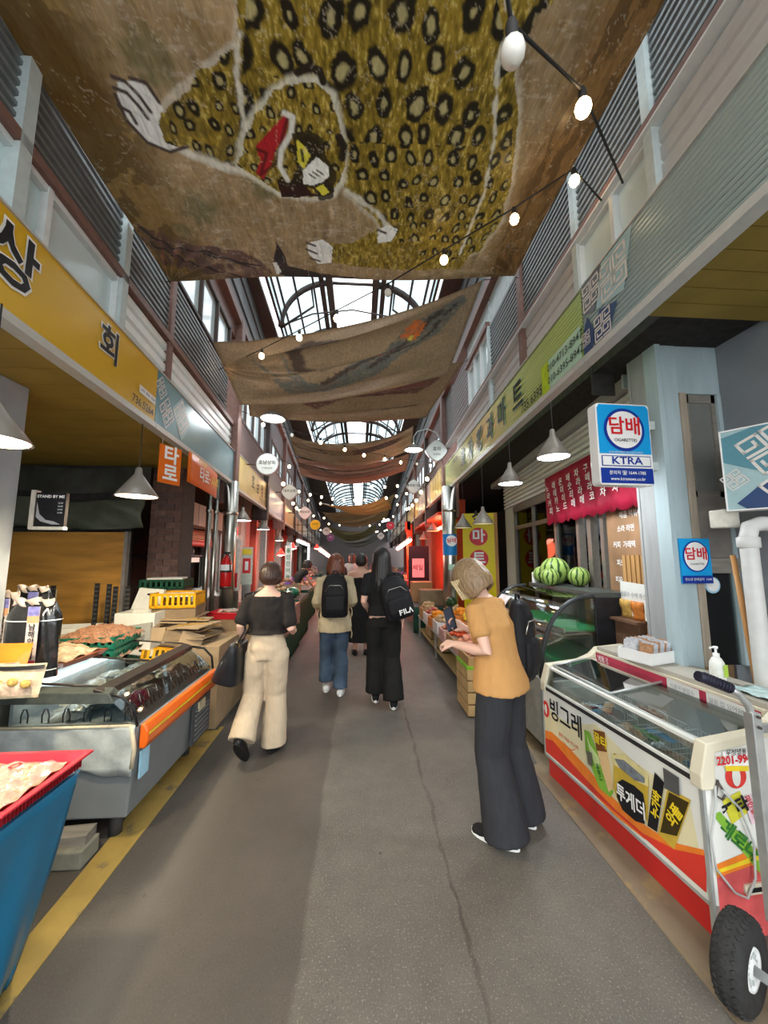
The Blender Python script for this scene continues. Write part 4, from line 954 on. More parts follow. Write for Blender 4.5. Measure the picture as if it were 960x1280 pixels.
# ================================================================== RIGHT SIDE
def hit(pl, px, py):
    d = FW + RT*((px-CX)/FOC) - UP*((py-CY)/FOC); t = ((pl.O-CO).dot(pl.n))/d.dot(pl.n); q = CO+d*t-pl.O; return (q.dot(pl.r), q.dot(pl.u))
def hits(pl, l): return [hit(pl, *q) for q in l]
colb = M('pale_blue_painted_board', (.40,.50,.53), .6, 0, .10, 4, bump=.15, stretch=(3,3,.5)); colg = M('grey_painted_board', (.33,.34,.34), .6, 0, .10, 5, bump=.15, stretch=(3,3,.5))
tanw = M('tan_wood_trim', (.38,.32,.25), .6, 0, .15, 8, stretch=(4,4,.6)); beige = M('beige_wall_panel', (.50,.48,.42), .6, 0, .06)
YC = 2.35
def solid(name, a, b, m, bevel=.003): return struct(MB().box(a, b).build(name, m, bevel=bevel))
solid('column', (2.08,YC-.015,0), (2.12,YC+.10,3.43), colb)
solid('column', (2.121,YC,0), (2.24,YC+.10,3.43), colb); 
solid('wall_right_panel', (2.241,YC+.004,2.76), (2.56,YC+.06,3.43), colb)
solid('wall_right_panel', (2.085,YC+.101,0), (2.14,YC+.24,3.43), colg); solid('wall_right_panel', (2.085,YC+.245,0), (2.14,YC+.27,3.43), colg)
solid('trim_12', (2.241,YC-.01,0.9), (2.29,YC+.05,2.76), tanw)
solid('trim_13', (2.53,YC+.0,0.9), (2.56,YC+.05,2.76), colb)
solid('trim_14', (2.29,YC-.01,1.50), (2.56,YC+.05,1.60), M('weathered_wood', (.24,.22,.19), .7, 0, .2, 9, stretch=(.5,4,4)))
solid('wall_right_panel', (2.29,YC+.01,1.60), (2.56,YC+.05,2.02), M('dull_wood_board', (.22,.20,.18), .6, 0, .25, 7))
w1 = struct(MB().box((2.29,YC+.02,2.02),(2.33,YC+.05,2.76)).box((2.50,YC+.02,2.02),(2.53,YC+.05,2.76)).box((2.29,YC+.02,2.70),(2.53,YC+.05,2.76)).box((2.29,YC+.02,2.02),(2.53,YC+.05,2.06)).build('window_40', M('weathered_wood', (.24,.22,.19))))
MB().box((2.33,YC+.03,2.06),(2.50,YC+.036,2.70)).build('pane', M('grey_glass', (.20,.205,.19), .08, 0, .15, 3, spec=.8), w1)
w2 = struct(MB().box((2.29,YC+.02,.90),(2.31,YC+.05,1.50)).box((2.54,YC+.02,.9),(2.56,YC+.05,1.50)).build('window_41', alu))
MB().box((2.31,YC+.03,.90),(2.54,YC+.034,1.50)).build('pane', glass('window_glass', (.8,.86,.84), .2), w2)
solid('wall_right_side', (2.561,YC-.55,0), (2.62,YC+.1,3.43), M('grey_blue_panel', (.25,.27,.29), .6, 0, .08, 4))
solid('wall_right_side', (2.561,-1.2,0), (2.62,YC-.552,3.43), beige)
solid('wall_right_panel', (1.9,YC+.43,2.93), (2.10,YC+.44,3.43), darkin)
# behind the lower window
t = thing('cardboard_box', 'brown cardboard box behind the lower right window pane', 'box', (2.6,2.8,.8)); MB().box((2.35,2.65,.6),(2.75,2.95,1.22)).build('carton', M('cardboard_brown', (.30,.185,.095), .75, 0, .12, 5), t)
t = thing('board_stack', 'pale green board standing behind the lower right window pane', 'board', (2.4,2.6,1.22)); MB().box((2.33,2.62,1.0),(2.47,2.64,1.48)).build('board', M('pale_green_board', (.38,.42,.26), .7), t); MB().box((2.33,2.615,1.0),(2.47,2.645,1.08)).build('blue_edge', teal, t)
t = thing('round_sticker', 'round white and blue sticker on the lower right window pane', 'sticker', (2.36,YC+.02,1.42)); pl = Plane((2.37,YC+.022,1.42),(1,0,0),ZZ); decal(pl, [circ(0,0,.055)], 'rim', M('pale_blue_print', (.35,.6,.75), .4), t, .003); decal(pl, [circ(0,.003,.045)], 'face', whitep, t, .005)
# downpipe, stick, boxes
pvc = M('white_pvc', (.66,.67,.65), .35, 0, .05)
t = thing('drainpipe', 'thick white plastic drainpipe with an elbow at the far right', 'pipe', (2.25,1.97,.0))
MB().tube([(2.60,1.97,1.80),(2.30,1.97,1.80),(2.235,1.97,1.78),(2.215,1.97,1.72),(2.215,1.97,.0)], .042, 14).build('pipe', pvc, t)
MB().lathe([(.043,0),(.052,.005),(.052,.06),(.043,.065)], (2.215,1.97,1.66), 16).build('collar', pvc, t)
t = thing('wooden_stick', 'orange brown wooden pole leaning left of the white drainpipe', 'pole', (2.24,2.05,.0)); MB().tube([(2.25,2.10,1.62),(2.27,2.06,.9),(2.30,2.02,.0)], [.013,.017,.017], 8).build('shaft', M('orange_wood', (.50,.25,.09), .5, 0, .15, 8, stretch=(4,4,.4)), t)
t = thing('junction_box', 'cream plastic junction box under the key pattern sign', 'electrical box', (2.2,2.04,1.80)); MB().cbox((2.22,2.10,1.84),(.10,.10,.11)).build('casing', M('cream_plastic', (.62,.60,.52), .4), t, bevel=.008); MB().tube([(2.22,2.06,1.90),(2.25,2.06,2.0),(2.4,2.1,2.02),(2.56,2.1,2.0)], .005, 6).build('cable', wire, t)
# ---- shop front F
F0 = V((2.27,2.5,0)); FR = V((.12,1,0)).normalized(); FN = V((-1,.12,0)).normalized()   # along, towards street
def fx(y): return 2.27+.12*(y-2.5)
def fslab(mb, y0, y1, z0, z1, a, b):
    return mb.hexa([(fx(y0)-a,y0,z0),(fx(y0)-b,y0,z0),(fx(y1)-b,y1,z0),(fx(y1)-a,y1,z0),(fx(y0)-a,y0,z1),(fx(y0)-b,y0,z1),(fx(y1)-b,y1,z1),(fx(y1)-a,y1,z1)])
struct(fslab(MB(), 2.8, 7.6, 3.02, 3.42, -.1, .10).build('shutter_box', M('shutter_box_grey', (.35,.35,.34), .5, 0, .06), bevel=.004))
struct(fslab(MB(), 2.78, 2.80, 3.0, 3.42, -.1, .13).build('trim_15', steel))
sh = struct(fslab(MB(), 2.78, 6.9, 2.47, 3.02, -.03, -.01).build('shutter', siding))
for i in range(8):
    z = 2.48+i*.068
    mb = MB(); mb.hexa([(fx(2.78)+.02,2.78,z),(fx(2.78)-.025,2.78,z+.012),(fx(6.9)-.025,6.9,z+.012),(fx(6.9)+.02,6.9,z),(fx(2.78)+.02,2.78,z+.064),(fx(2.78)-.025,2.78,z+.048),(fx(6.9)-.025,6.9,z+.048),(fx(6.9)+.02,6.9,z+.064)])
    mb.build('slat', M('shutter_slat', (.72,.71,.69), .35, .2, .06), sh)
fram = M('bronze_aluminium_frame', (.20,.18,.155), .4, .5, .1)
mb = MB(); fslab(mb, 3.45, 6.3, 2.36, 2.47, -.05, .03); fslab(mb, 3.45, 6.3, 2.06, 2.12, -.05, .02)
for y in (3.45, 3.95, 4.55, 5.35, 6.25): fslab(mb, y-.03, y+.03, 0, 2.47, -.05, .03)
fslab(mb, 3.62, 3.70, 0, 2.1, -.03, .05)
wn = struct(mb.build('window_42', fram, bevel=.002))
gsh = glass('shop_glass', (.75,.80,.78), .05, .03, .75, 1.12)
for a, b in ((3.98,4.52),(4.58,5.32),(5.38,6.22)):
    fslab(MB(), a, b, .9, 2.06, -.01, -.005).build('pane', gsh, wn); fslab(MB(), a, b, 2.12, 2.36, -.01, -.005).build('pane', gsh, wn)
struct(fslab(MB(), 6.30, 6.85, 0, 2.47, -.06, .02).build('wall_right_post', beige))
struct(fslab(MB(), 3.45, 6.3, 0, .9, -.05, 0).build('wall_right_lower', M('dim_wall', (.10,.09,.08))))
# floor shelf units inside
shm = M('dark_shelf', (.05,.055,.065), .5, .2, .1)
def shelf_unit(label, y0, y1, x0, zs, z1, group_label, n, rs):
    t = thing('shelf_unit', label, 'shelf', ((x0+.15), (y0+y1)/2, 0))
    MB().box((x0+.28,y0,0),(x0+.30,y1,z1)).build('back_panel', shm, t)
    for y in (y0, y1): MB().box((x0,y-.015,0),(x0+.30,y+.015,z1)).build('side_panel', shm, t)
    for z in zs: MB().box((x0,y0,z-.02),(x0+.30,y1,z)).build('shelf', shm, t)
    return t
zs = (1.10,1.30,1.50,1.70,1.90)
shelf_unit('dark shelf unit of small white bottles inside the open shop door', 3.75, 4.25, 3.0, zs, 2.15, '', 0, 1)
shelf_unit('dark shelf unit behind the middle shop window pane', 4.35, 5.2, 3.15, zs, 2.15, '', 0, 1)
shelf_unit('dark shelf unit behind the far shop window pane', 5.3, 6.3, 3.25, zs, 2.15, '', 0, 1)
bcols = [M('bottle_white', (.62,.64,.66), .3), M('bottle_silver', (.35,.38,.42), .3, .4), M('bottle_red', (.40,.05,.04), .35), M('bottle_tan', (.45,.30,.16), .4)]
def bottle_mesh(m):
    me = MB().lathe([(.0,0),(.028,0),(.03,.07),(.022,.09),(.012,.10),(.012,.12),(0,.12)], (0,0,0), 8).build('bottle', m); d = me.data; bpy.data.objects.remove(me); return d
bmsh = [bottle_mesh(m) for m in bcols]
rs_ = random.Random(3)
def bottle_row(x, y0, y1, z, n, label, cols, group):
    for i in range(n):
        o = bpy.data.objects.new('bottle', bmsh[rs_.choice(cols)]); COL.objects.link(o); s = rs_.uniform(.85,1.15); o.scale = (s,s,s)
        o.location = (x, y0+(y1-y0)*(i+.5)/n, z); tag(o, label, 'bottle', group)
for k, z in enumerate(zs[:4]):
    sn_ = ('lowest','second','third','top')[k]
    bottle_row(3.12, 3.80, 4.20, z, 5, 'small bottle %d from the right on the '+sn_+' shelf in the open shop door', (0,0,1), 'bottles in the open doorway shelves')
    bottle_row(3.27, 4.42, 5.12, z, 6, 'container %d from the right on the '+sn_+' shelf behind the middle shop window', (0,1,2,3), 'containers behind the middle window')
    bottle_row(3.37, 5.40, 6.20, z, 6, 'container %d from the right on the '+sn_+' shelf behind the far shop window', (0,1,2,3,3), 'containers behind the far window')
t = thing('cash_register', 'dark cash register screen on the counter inside the shop', 'machine', (2.75,3.75,1.12)); MB().cbox((2.75,3.75,1.18),(.32,.30,.12)).build('base', black, t); MB().cbox((2.72,3.70,1.32),(.24,.03,.18), rx=-.5).build('screen', M('screen_glass', (.05,.06,.09), .1, spec=.8), t, bevel=.01)
for lb_x, (x_, y_) in (('near',(3.0,3.9)),('far',(3.1,5.3))):  # strip lamps added to brighten the shelves inside the shop
    t = thing('added_shop_light', lb_x+' added strip light that brightens the inside of the right shop', 'lamp', (x_,y_,2.9)); MB().box((x_-.06,y_-.45,2.93),(x_+.06,y_+.45,2.97)).build('fixture', whitep, t); MB().box((x_-.04,y_-.42,2.905),(x_+.04,y_+.42,2.93)).build('tube', M('shop_fill_glow', (.9,.95,1), .4, emit=5, var=0), t); MB().cyl((x_,y_,2.97),(x_,y_,3.115), .01, 6).build('hanger', steel, t)
    l = bpy.data.lights.new('shop_fill_light', 'AREA'); l.energy = 22; l.size = .8; l.color = (.92,.97,1); o = bpy.data.objects.new('shop_fill_light', l); COL.objects.link(o); o.parent = t; o.location = (0,0,-.03)
solid('shop_counter', (2.55,3.3,0), (3.0,4.1,1.12), M('dim_wall', (.10,.09,.08)))
# brown poster panel and slats
pfm = Plane((fx(3.35)-.02,3.35,1.15), -FR, ZZ)
t = thing('brown_poster', 'tall brown poster with white Korean words hanging in the shop front', 'poster', tuple(pfm.O)); MB().prism(rect(0,0,.70,1.20), pfm.O, pfm.r, pfm.u, pfm.n*.01).build('sheet', M('brown_print', (.28,.16,.085), .5, 0, .30, 3), t)
for i, (s, a, b, z_) in enumerate((('떡 비빔국수 쥬스',.34,.95,.072),('매콤 떡볶이',.38,.82,.066),('소라 라면',.30,.70,.064),('커피  가래떡',.26,.56,.064),('피노 카레',.26,.40,.064),('피자  녹차',.22,.25,.06))): text(s, z_, whitep, pfm.p(a,b,0), pfm.r, ZZ, t, 'lettering', .012, off=.013)
MB().prism(rect(.1,1.2,.12,1.85), pfm.O, pfm.r, pfm.u, pfm.n*.006).build('hanger', steel, t)
t = thing('wood_slat_panel', 'upright orange brown wooden slats below the brown poster', 'panel', (2.30,2.85,.90)); wsl = M('slat_wood', (.42,.23,.085), .5, 0, .15, 8, stretch=(5,5,.4))
for i in range(7):
    q = pfm.p(.28+.062*i,-.28,.03); MB().prism(rect(0,0,.045,.75), q, pfm.r, pfm.u, pfm.n*.02).build('slat', wsl, t)
MB().prism(rect(.27,-.28,.72,-.24), pfm.p(0,0,.02), pfm.r, pfm.u, pfm.n*.012).build('rail', wsl, t)
t = thing('handwritten_notice', 'white paper with faint handwriting taped over the wooden slats', 'notice', tuple(pfm.p(.5,.1))); q = pfm.p(.24,-.02,.062); MB().prism([(0,0),(.36,-.02),(.36,.26),(.01,.27)], q, pfm.r, pfm.u, pfm.n*.003).build('sheet', M('paper_white', (.68,.68,.64), .6, 0, .04), t); text('음료수 수박 주스', .05, M('pencil_grey', (.25,.27,.30), .6), q+pfm.r*.18+ZZ*.16+pfm.n*.004, pfm.r, ZZ, t, 'lettering', .0)
t = thing('snack_counter', 'low counter shelf with snacks under the brown poster', 'counter', (2.3,3.1,0)); MB().box((2.18,2.82,0),(2.55,3.10,1.08)).build('body', M('brown_counter', (.14,.075,.045), .6), t); MB().box((2.14,2.80,1.08),(2.56,3.105,1.10)).build('top', M('brown_counter', (.14,.075,.045)), t)
for i, (x, y, c, lb) in enumerate([(2.22,2.87,(.50,.16,.03),'orange snack packet on the counter left of the wooden slats'), (2.25,2.95,(.55,.48,.42),'white and red snack packet behind the orange packet'), (2.24,3.03,(.50,.30,.08),'yellow snack packet furthest back on the brown counter')]):
    o = MB().grid(lambda u, v: V((x+.01*math.sin(v*6), y-.06+.12*u, 1.10+.15*v)), 4, 4).build('snack_packet', M('packet_%d' % i, c, .3, 0, .4, 30), thick=.02); tag(o, lb, 'packet')
# red scalloped banner
t = thing('red_awning_banner', 'red scalloped cloth banner with rows of white Korean letters', 'banner', (2.4,3.6,2.3)); n = 11
def rb(u, v):
    y = 4.62-1.95*u; zb = 2.03-.02*abs(math.sin(u*PI*n/1.0))*1.6; zt = 2.62
    return V((fx(y)-.10-.015*math.sin(u*40)*(1-v), y, zb+(zt-zb)*v))
MB().grid(rb, 132, 6).build('cloth', M('red_cloth', (.42,.015,.05), .5, 0, .1, 5, trans=.2), t, thick=.004)
words = ['노 래 온 배 차 구 고', '라 테 미 숫 라 떼', '커 카 이 리 라 라', '피 노 드 매 매 코 차 차 스']
for k, wd in enumerate(words):
    for j, ch in enumerate(wd.split(' ')):
        y = 4.50-.20*j-.03*k; zz = 2.46-.10*k+.02*j*.3
        text(ch, .095, whitep, V((fx(y)-.125, y, zz)), -FR, ZZ, t, 'letter', .015, sx=1.15)
# yellow letter sign
pm = Plane((2.02+.0,7.15,1.42), (1,-.35,0), ZZ)
t = thing('letter_sign', 'tall yellow sign with white letters in dark red circles behind the woman', 'sign', tuple(pm.O)); MB().prism(rect(0,-.9,.62,1.02), pm.O-pm.n*.05, pm.r, pm.u, pm.n*.05).build('panel', M('bright_yellow_print', (.78,.62,.005), .35, 0, .03), t)
MB().prism(rect(.60,-.9,.66,1.02), pm.O-pm.n*.05, pm.r, pm.u, pm.n*.06).build('edge_frame', M('orange_wood', (.5,.25,.09)), t)
for ch, b in (('식',.93),('마',.56),('트',.13)):
    if b < .9: decal(pm, [circ(.30,b,.175,30)], 'disc', red, t, .003)
    text(ch, .27, whitep if b < .9 else black, pm.p(.30,b,0), pm.r, ZZ, t, 'letter', .03, off=.006)
# ---- curved glass display case
t = thing('display_case', 'curved glass refrigerated display case with green shelves behind the ice cream freezer', 'display case', (1.9,3.7,0))
Y0, Y1 = 3.12, 4.35
def cprof(k): a = k*PI/2; return (2.02-.50*math.cos(a)**.85*1.0, .60+.67*math.sin(a)**.95)
prof = [cprof(i/12) for i in range(13)]
MB().grid(lambda u, v: V((cprof(v)[0]-.04*u, Y0+(Y1-Y0)*u, cprof(v)[1])), 6, 14).build('curved_glass', glass('case_glass', (.86,.93,.90), .5, .02, .8), t)
MB().add([V((p[0], Y0, p[1])) for p in prof]+[V((2.02,Y0,.60))], [tuple(range(14))]).build('side_glass', glass('case_glass', (.86,.93,.90)), t)
for y in (Y0, Y1): MB().tube([V((p[0]-(.04 if y > 4 else 0), y, p[1])) for p in prof], (.012,.02), 6).build('arc_frame', M('case_black_rubber', (.03,.033,.035), .35), t)
MB().box((2.02,Y0-.01,1.255),(2.34,Y1,1.30)).build('top', M('case_top_dark', (.06,.065,.06), .3), t, bevel=.004)
MB().box((2.02,Y0-.01,.60),(2.34,Y0+.02,1.255)).build('end_panel', black, t, bevel=.004)
MB().box((1.50,Y0,.08),(2.34,Y1,.60)).build('base', M('case_base', (.30,.31,.30), .4, .2), t, bevel=.006); MB().box((2.30,Y0+.02,.60),(2.34,Y1,1.255)).build('back', M('case_inner', (.18,.20,.19), .3), t)
gsf = M('green_shelf_mat', (.02,.30,.10), .5, 0, .12, 20, bump=.3)
for z, x0 in ((.70,1.62),(.98,1.76)): MB().box((x0,Y0+.03,z-.012),(2.28,Y1-.03,z)).build('shelf', gsf, t); MB().box((x0-.01,Y0+.03,z-.03),(x0+.005,Y1-.03,z+.01)).build('shelf_edge', chrome, t)
ps = Plane((1.55,4.0,.75), (0,-1,0), (.6,0,.8)); MB().grid(lambda u, v: V((cprof(.12+.5*v)[0]-.05, 4.30-.28*u, cprof(.12+.5*v)[1]+.012)), 2, 10).build('price_sheet', M('price_sheet_print', (.74,.62,.60), .4, 0, .25, 12), t)
pn = MB().grid(lambda u, v: V((cprof(.10+.10*v)[0]-.02, 3.72-.13*u, cprof(.10+.10*v)[1]+.01)), 1, 2).build('yellow_note', M('fluorescent_note', (.62,.80,.02), .5), t)
# watermelons
def mel_mat():
    m = M('watermelon_rind', (.10,.19,.04), .35, 0, .3, 10); n = m.node_tree; p = n.nodes['Principled BSDF']
    tcn = n.nodes.new('ShaderNodeTexCoord'); wv = n.nodes.new('ShaderNodeTexWave'); sep = n.nodes.new('ShaderNodeSeparateXYZ'); at2 = n.nodes.new('ShaderNodeMath'); at2.operation = 'ARCTAN2'
    n.links.new(tcn.outputs['Object'], sep.inputs[0]); n.links.new(sep.outputs['X'], at2.inputs[0]); n.links.new(sep.outputs['Y'], at2.inputs[1])
    nz = n.nodes.new('ShaderNodeTexNoise'); nz.inputs['Scale'].default_value = 14; n.links.new(tcn.outputs['Object'], nz.inputs['Vector'])
    ma = n.nodes.new('ShaderNodeMath'); ma.operation = 'MULTIPLY_ADD'; ma.inputs[1].default_value = .5; n.links.new(nz.outputs['Fac'], ma.inputs[0]); n.links.new(at2.outputs[0], ma.inputs[2])
    m2 = n.nodes.new('ShaderNodeMath'); m2.operation = 'MULTIPLY'; m2.inputs[1].default_value = 11; n.links.new(ma.outputs[0], m2.inputs[0])
    sn = n.nodes.new('ShaderNodeMath'); sn.operation = 'SINE'; n.links.new(m2.outputs[0], sn.inputs[0])
    r = n.nodes.new('ShaderNodeValToRGB'); r.color_ramp.elements[0].position = .35; r.color_ramp.elements[1].position = .75; r.color_ramp.elements[0].color = (.26,.36,.09,1); r.color_ramp.elements[1].color = (.02,.06,.012,1)
    n.links.new(sn.outputs[0], r.inputs[0]); n.links.new(r.outputs[0], p.inputs['Base Color']); return m
mm = mel_mat()
for x, y, r, lb in ((2.17,4.02,.155,'largest watermelon standing on the display case'), (2.02,3.85,.095,'small watermelon in front of the large one on the case'), (2.14,4.26,.10,'small watermelon leftmost on the display case'), (2.25,3.70,.105,'watermelon rightmost on the display case')):
    o = MB().ball((x,y,1.30+r*.95), (r,r,r*.96), 20, 14).build('watermelon', mm); tag(o, lb, 'watermelon', 'watermelons on the display case'); MB().tube([(0,0,r*1.88),(.01,0,r*2.0),(.03,0,r*2.1)], .004, 5)
o = MB().box((2.05,4.30,1.30),(2.13,4.33,1.42)).build('price_card', whitep); tag(o, 'small white price card beside the leftmost watermelon', 'card')

# ================================================================== ICE CREAM FREEZER
FO = V((1.505,1.65,0)); FL = V((-.083,.9965,0)); FD = V((.9965,.083,0))
def fz(a, d, z): return FO + FL*a + FD*d + ZZ*z
LN = 1.225
redb = M('freezer_red', (.52,.025,.022), .35, 0, .06, 5, coat=.3); crm = M('freezer_cream', (.66,.61,.47), .4, 0, .05, 6); wht = M('freezer_white', (.74,.75,.70), .35, 0, .03, 3, coat=.3)
t = thing('ice_cream_freezer', 'long ice cream chest freezer with printed front and red base', 'freezer', tuple(fz(.6,.3,0)))
def fb(mb, a0, a1, d0, d1, z0, z1): return mb.hexa([fz(a0,d0,z0),fz(a0,d1,z0),fz(a1,d1,z0),fz(a1,d0,z0),fz(a0,d0,z1),fz(a0,d1,z1),fz(a1,d1,z1),fz(a1,d0,z1)])
fb(MB(), .02, LN-.02, .012, .66, .0, .14).build('base', redb, t)
fb(MB(), 0, LN, .0, .03, .14, .615).build('front_panel', wht, t); MB().prism([(.03,0),(.66,0),(.66,.88),(.48,.87),(.42,.82),(.30,.785),(.06,.755),(.03,.66)], fz(0,0,0), FD, ZZ, FL*.03).build('end_panel', wht, t); fb(MB(), LN-.03, LN, .03, .66, .14, .66).build('end_panel', wht, t); fb(MB(), 0, LN, .63, .66, .14, .80).build('back_panel', wht, t)
fb(MB(), .03, LN-.03, .03, .63, .14, .26).build('inner_floor', M('freezer_inside', (.55,.60,.60), .5), t)
mb = MB(); fb(mb, -.006, .012, -.006, .008, .04, .66); fb(mb, 0, LN, -.006, .0, .135, .150); fb(mb, LN-.012, LN+.004, -.006, .008, .14, .62); mb.build('corner_trim', M('grey_aluminium_trim', (.50,.53,.52), .35, .5, .05), t)
mb = MB(); fb(mb, .02, LN-.02, -.004, .02, .612, .635); mb.build('front_rail', M('dark_rubber', (.03,.03,.03), .4), t)
fb(MB(), .02, LN-.02, -.002, .018, .632, .650).build('front_rail', wht, t)
gfz = glass('freezer_glass', (.88,.95,.94), .3, .03, .9)
MB().add([fz(.035,.008,.65), fz(LN-.035,.008,.65), fz(LN-.035,.045,.765), fz(.035,.045,.765)], [(0,1,2,3)]).build('front_glass', gfz, t)
fb(MB(), .02, LN-.02, .035, .065, .76, .775).build('top_rail', wht, t)
for a0, a1, dz in ((.04,.66,.0),(.60,LN-.04,.012)):
    m = MB().add([fz(a0,.07,.776+dz), fz(a1,.07,.776+dz), fz(a1,.43,.825+dz), fz(a0,.43,.825+dz)], [(0,1,2,3)]).build('sliding_lid', gfz, t)
    mb = MB()
    for (p, q) in (((a0,.07,.776),(a1,.07,.776)), ((a0,.07,.776),(a0,.43,.825)), ((a1,.07,.776),(a1,.43,.825))): mb.tube([fz(p[0],p[1],p[2]+dz), fz(q[0],q[1],q[2]+dz)], .007, 4)
    mb.build('lid_frame', M('grey_aluminium_trim', (.5,.53,.52)), m)
    MB().tube([fz(a0+.22,.078,.785+dz), fz(a0+.36,.078,.785+dz)], .006, 6).build('lid_handle', M('brown_handle', (.12,.08,.06), .5), m)
# cream end caps with the rising curve
for a0, a1 in ((-.012,.045),(LN-.045,LN+.012)):
    prof = [(-.012,.60),(-.012,.66),(.03,.79),(.30,.815),(.40,.85),(.46,.90),(.70,.915),(.70,.875),(.48,.865),(.42,.815),(.30,.778),(.07,.750),(.055,.60)]
    MB().prism(prof, fz(a0,0,0), FD, ZZ, FL*(a1-a0)).build('end_cap', crm, t, bevel=.006)
fb(MB(), .045, LN-.045, .43, .445, .79, .885).build('rear_fascia', crm, t)
rm_ = M('dusty_red_stripe', (.42,.035,.07), .4, 0, .08)
prr = Plane(fz(LN-.05,.43,.80), -FL, V((.25,0,1)))
MB().add([fz(.06,.428,.808), fz(LN-.05,.428,.808), fz(LN-.05,.428,.872), fz(.06,.428,.872)], [(0,1,2,3)]).build('red_stripe', rm_, t)
text('냉동고', .04, whitep, fz(LN-.13,.425,.84), -FL, ZZ, t, 'lettering', .01, off=.002); text('MILLION', .035, whitep, fz(.55,.425,.84), -FL, ZZ, t, 'lettering', .01) if False else None
for a, w_ in ((.36,.20),(.12,.20)):
    MB().add([fz(a+w_,.424,.805), fz(a,.424,.800), fz(a,.424,.870), fz(a+w_,.424,.875)], [(0,1,2,3)]).build('paper_label', M('paper_white', (.68,.68,.64)), t)
    text('식품위생업소' if a > .3 else '얼음 컵 있어요', .028, M('pencil_grey', (.25,.27,.3)), fz(a+w_/2,.421,.84), -FL, ZZ, t, 'lettering', .0)
fb(MB(), .045, LN-.045, .445, .70, .885, .912).build('rear_shelf', M('beige_shelf', (.42,.39,.33), .5, 0, .1, 6), t)
fb(MB(), .0, LN, .66, .68, .0, .885).build('back_skin', wht, t)
# baskets and frozen packs inside
wirew = M('white_wire', (.70,.72,.72), .4)
for a0 in (.08,.42,.78):
    mb = MB()
    for k in range(14): mb.tube([fz(a0+.022*k,.06,.66), fz(a0+.022*k,.06,.42), fz(a0+.022*k,.40,.42), fz(a0+.022*k,.40,.66)], .0022, 4)
    for z in (.42,.54,.66): mb.tube([fz(a0,.06,z), fz(a0+.29,.06,z), fz(a0+.29,.40,z), fz(a0,.40,z), fz(a0,.06,z)], .003, 4)
    o = mb.build('wire_basket', wirew); tag(o, 'white wire basket standing %s inside the ice cream freezer' % {.08:'nearest',.42:'in the middle',.78:'furthest'}[a0], 'basket')
rs_ = random.Random(5); pk = [M('pack_%s' % n, c, .3, 0, .25, 30) for n, c in (('white',(.6,.63,.65)),('blue',(.15,.28,.42)),('green',(.16,.32,.12)),('peach',(.55,.35,.22)),('pink',(.5,.2,.22)))]
packme = []
for m in pk:
    o = MB().grid(lambda u, v: V((.16*(u-.5), .055*(v-.5), .018*math.sin(PI*u)*math.sin(PI*v)+.003*math.sin(u*40))), 8, 4).build('p', m, thick=.012); packme.append(o.data); bpy.data.objects.remove(o)
for i in range(45):
    a0 = (.08,.42,.78)[i % 3]; z = .44+.032*(i//3 % 5); p = fz(a0+.07+rs_.uniform(0,.15), .12+rs_.uniform(0,.22), z)
    o = bpy.data.objects.new('ice_cream_pack', packme[rs_.choice((0,0,0,1,2,3,4))]); COL.objects.link(o); o.location = p; o.rotation_euler = (rs_.uniform(-.2,.2), rs_.uniform(-.2,.2), rs_.uniform(0,3))
    tag(o, 'wrapped ice cream pack heaped in the wire baskets of the ice cream freezer', 'ice cream', 'ice cream packs in the freezer baskets')
# printed front
pf = Plane(fz(LN,0,0), -FL, ZZ)
pcream = M('print_cream', (.72,.66,.42), .35, 0, .08, 3); pred = M('print_red', (.66,.045,.028), .3, 0, .12, 4, coat=.3); porg = M('print_orange', (.80,.22,.03), .3, 0, .1)
clipb = lambda l: [(min(max(a,.005),LN-.005), min(max(b,.15),.61)) for a, b in l]
decal(pf, [clipb(hits(pf, [(672,870),(690,890),(712,905),(745,905),(790,950),(862,1000),(884,1110),(800,1035),(720,950),(672,912)]))], 'cream_wash', pcream, t, .0015)
decal(pf, [clipb(hits(pf, [(672,905),(690,915),(712,935),(735,960),(760,990),(790,1020),(820,1040),(850,1055),(880,1062),(884,1075),(845,1068),(805,1048),(770,1020),(735,985),(712,955),(690,930),(672,918)]))], 'orange_wave', porg, t, .003)
decal(pf, [clipb(hits(pf, [(672,914),(692,926),(712,950),(737,978),(770,1012),(805,1042),(845,1062),(884,1070),(884,1116),(672,929)]))], 'red_wave', pred, t, .004)
A = lambda px, py: hit(pf, px, py)
a_, b_ = A(683,886); decal(pf, [circ(a_,b_,.042,28,.058)], 'logo', M('logo_red', (.70,.05,.04), .35), t, .004); decal(pf, [circ(a_+.004,b_,.014,20,.036), circ(a_-.022,b_+.006,.006,12,.024)], 'logo_hole', wht, t, .006)
a_, b_ = A(707,899); text('빙그레', .155, black, pf.p(a_,b_,0), pf.r, ZZ, t, 'lettering', .018, off=.004, sx=.86)
a_, b_ = A(711,926); text('맑은 마음 빙그레', .030, M('logo_red', (.70,.05,.04)), pf.p(a_,b_,0), pf.r, V((0,0,1)), t, 'small_print', .0, off=.004); decal(pf, stroke([(a_-.06,b_-.03),(a_-.02,b_-.045),(a_+.03,b_-.045),(a_+.07,b_-.02)], .004), 'smile_line', M('logo_red', (.7,.05,.04)), t, .004)
grn = M('print_green', (.22,.45,.05), .35, 0, .15, 10); dgr = M('print_dark_green', (.03,.16,.03), .35); gold = M('print_gold', (.55,.38,.05), .35, 0, .1); choc = M('print_chocolate', (.20,.07,.02), .4)
def dec(l, name, m, off): decal(pf, [hits(pf, l)], name, m, t, off)
dec([(731,912),(738,915),(768,990),(764,997),(750,985),(733,940)], 'pack_print', grn, .005); dec([(734,916),(738,930),(752,950),(748,962),(738,940)], 'melon_print', M('print_pale_green', (.55,.68,.30), .4), .006)
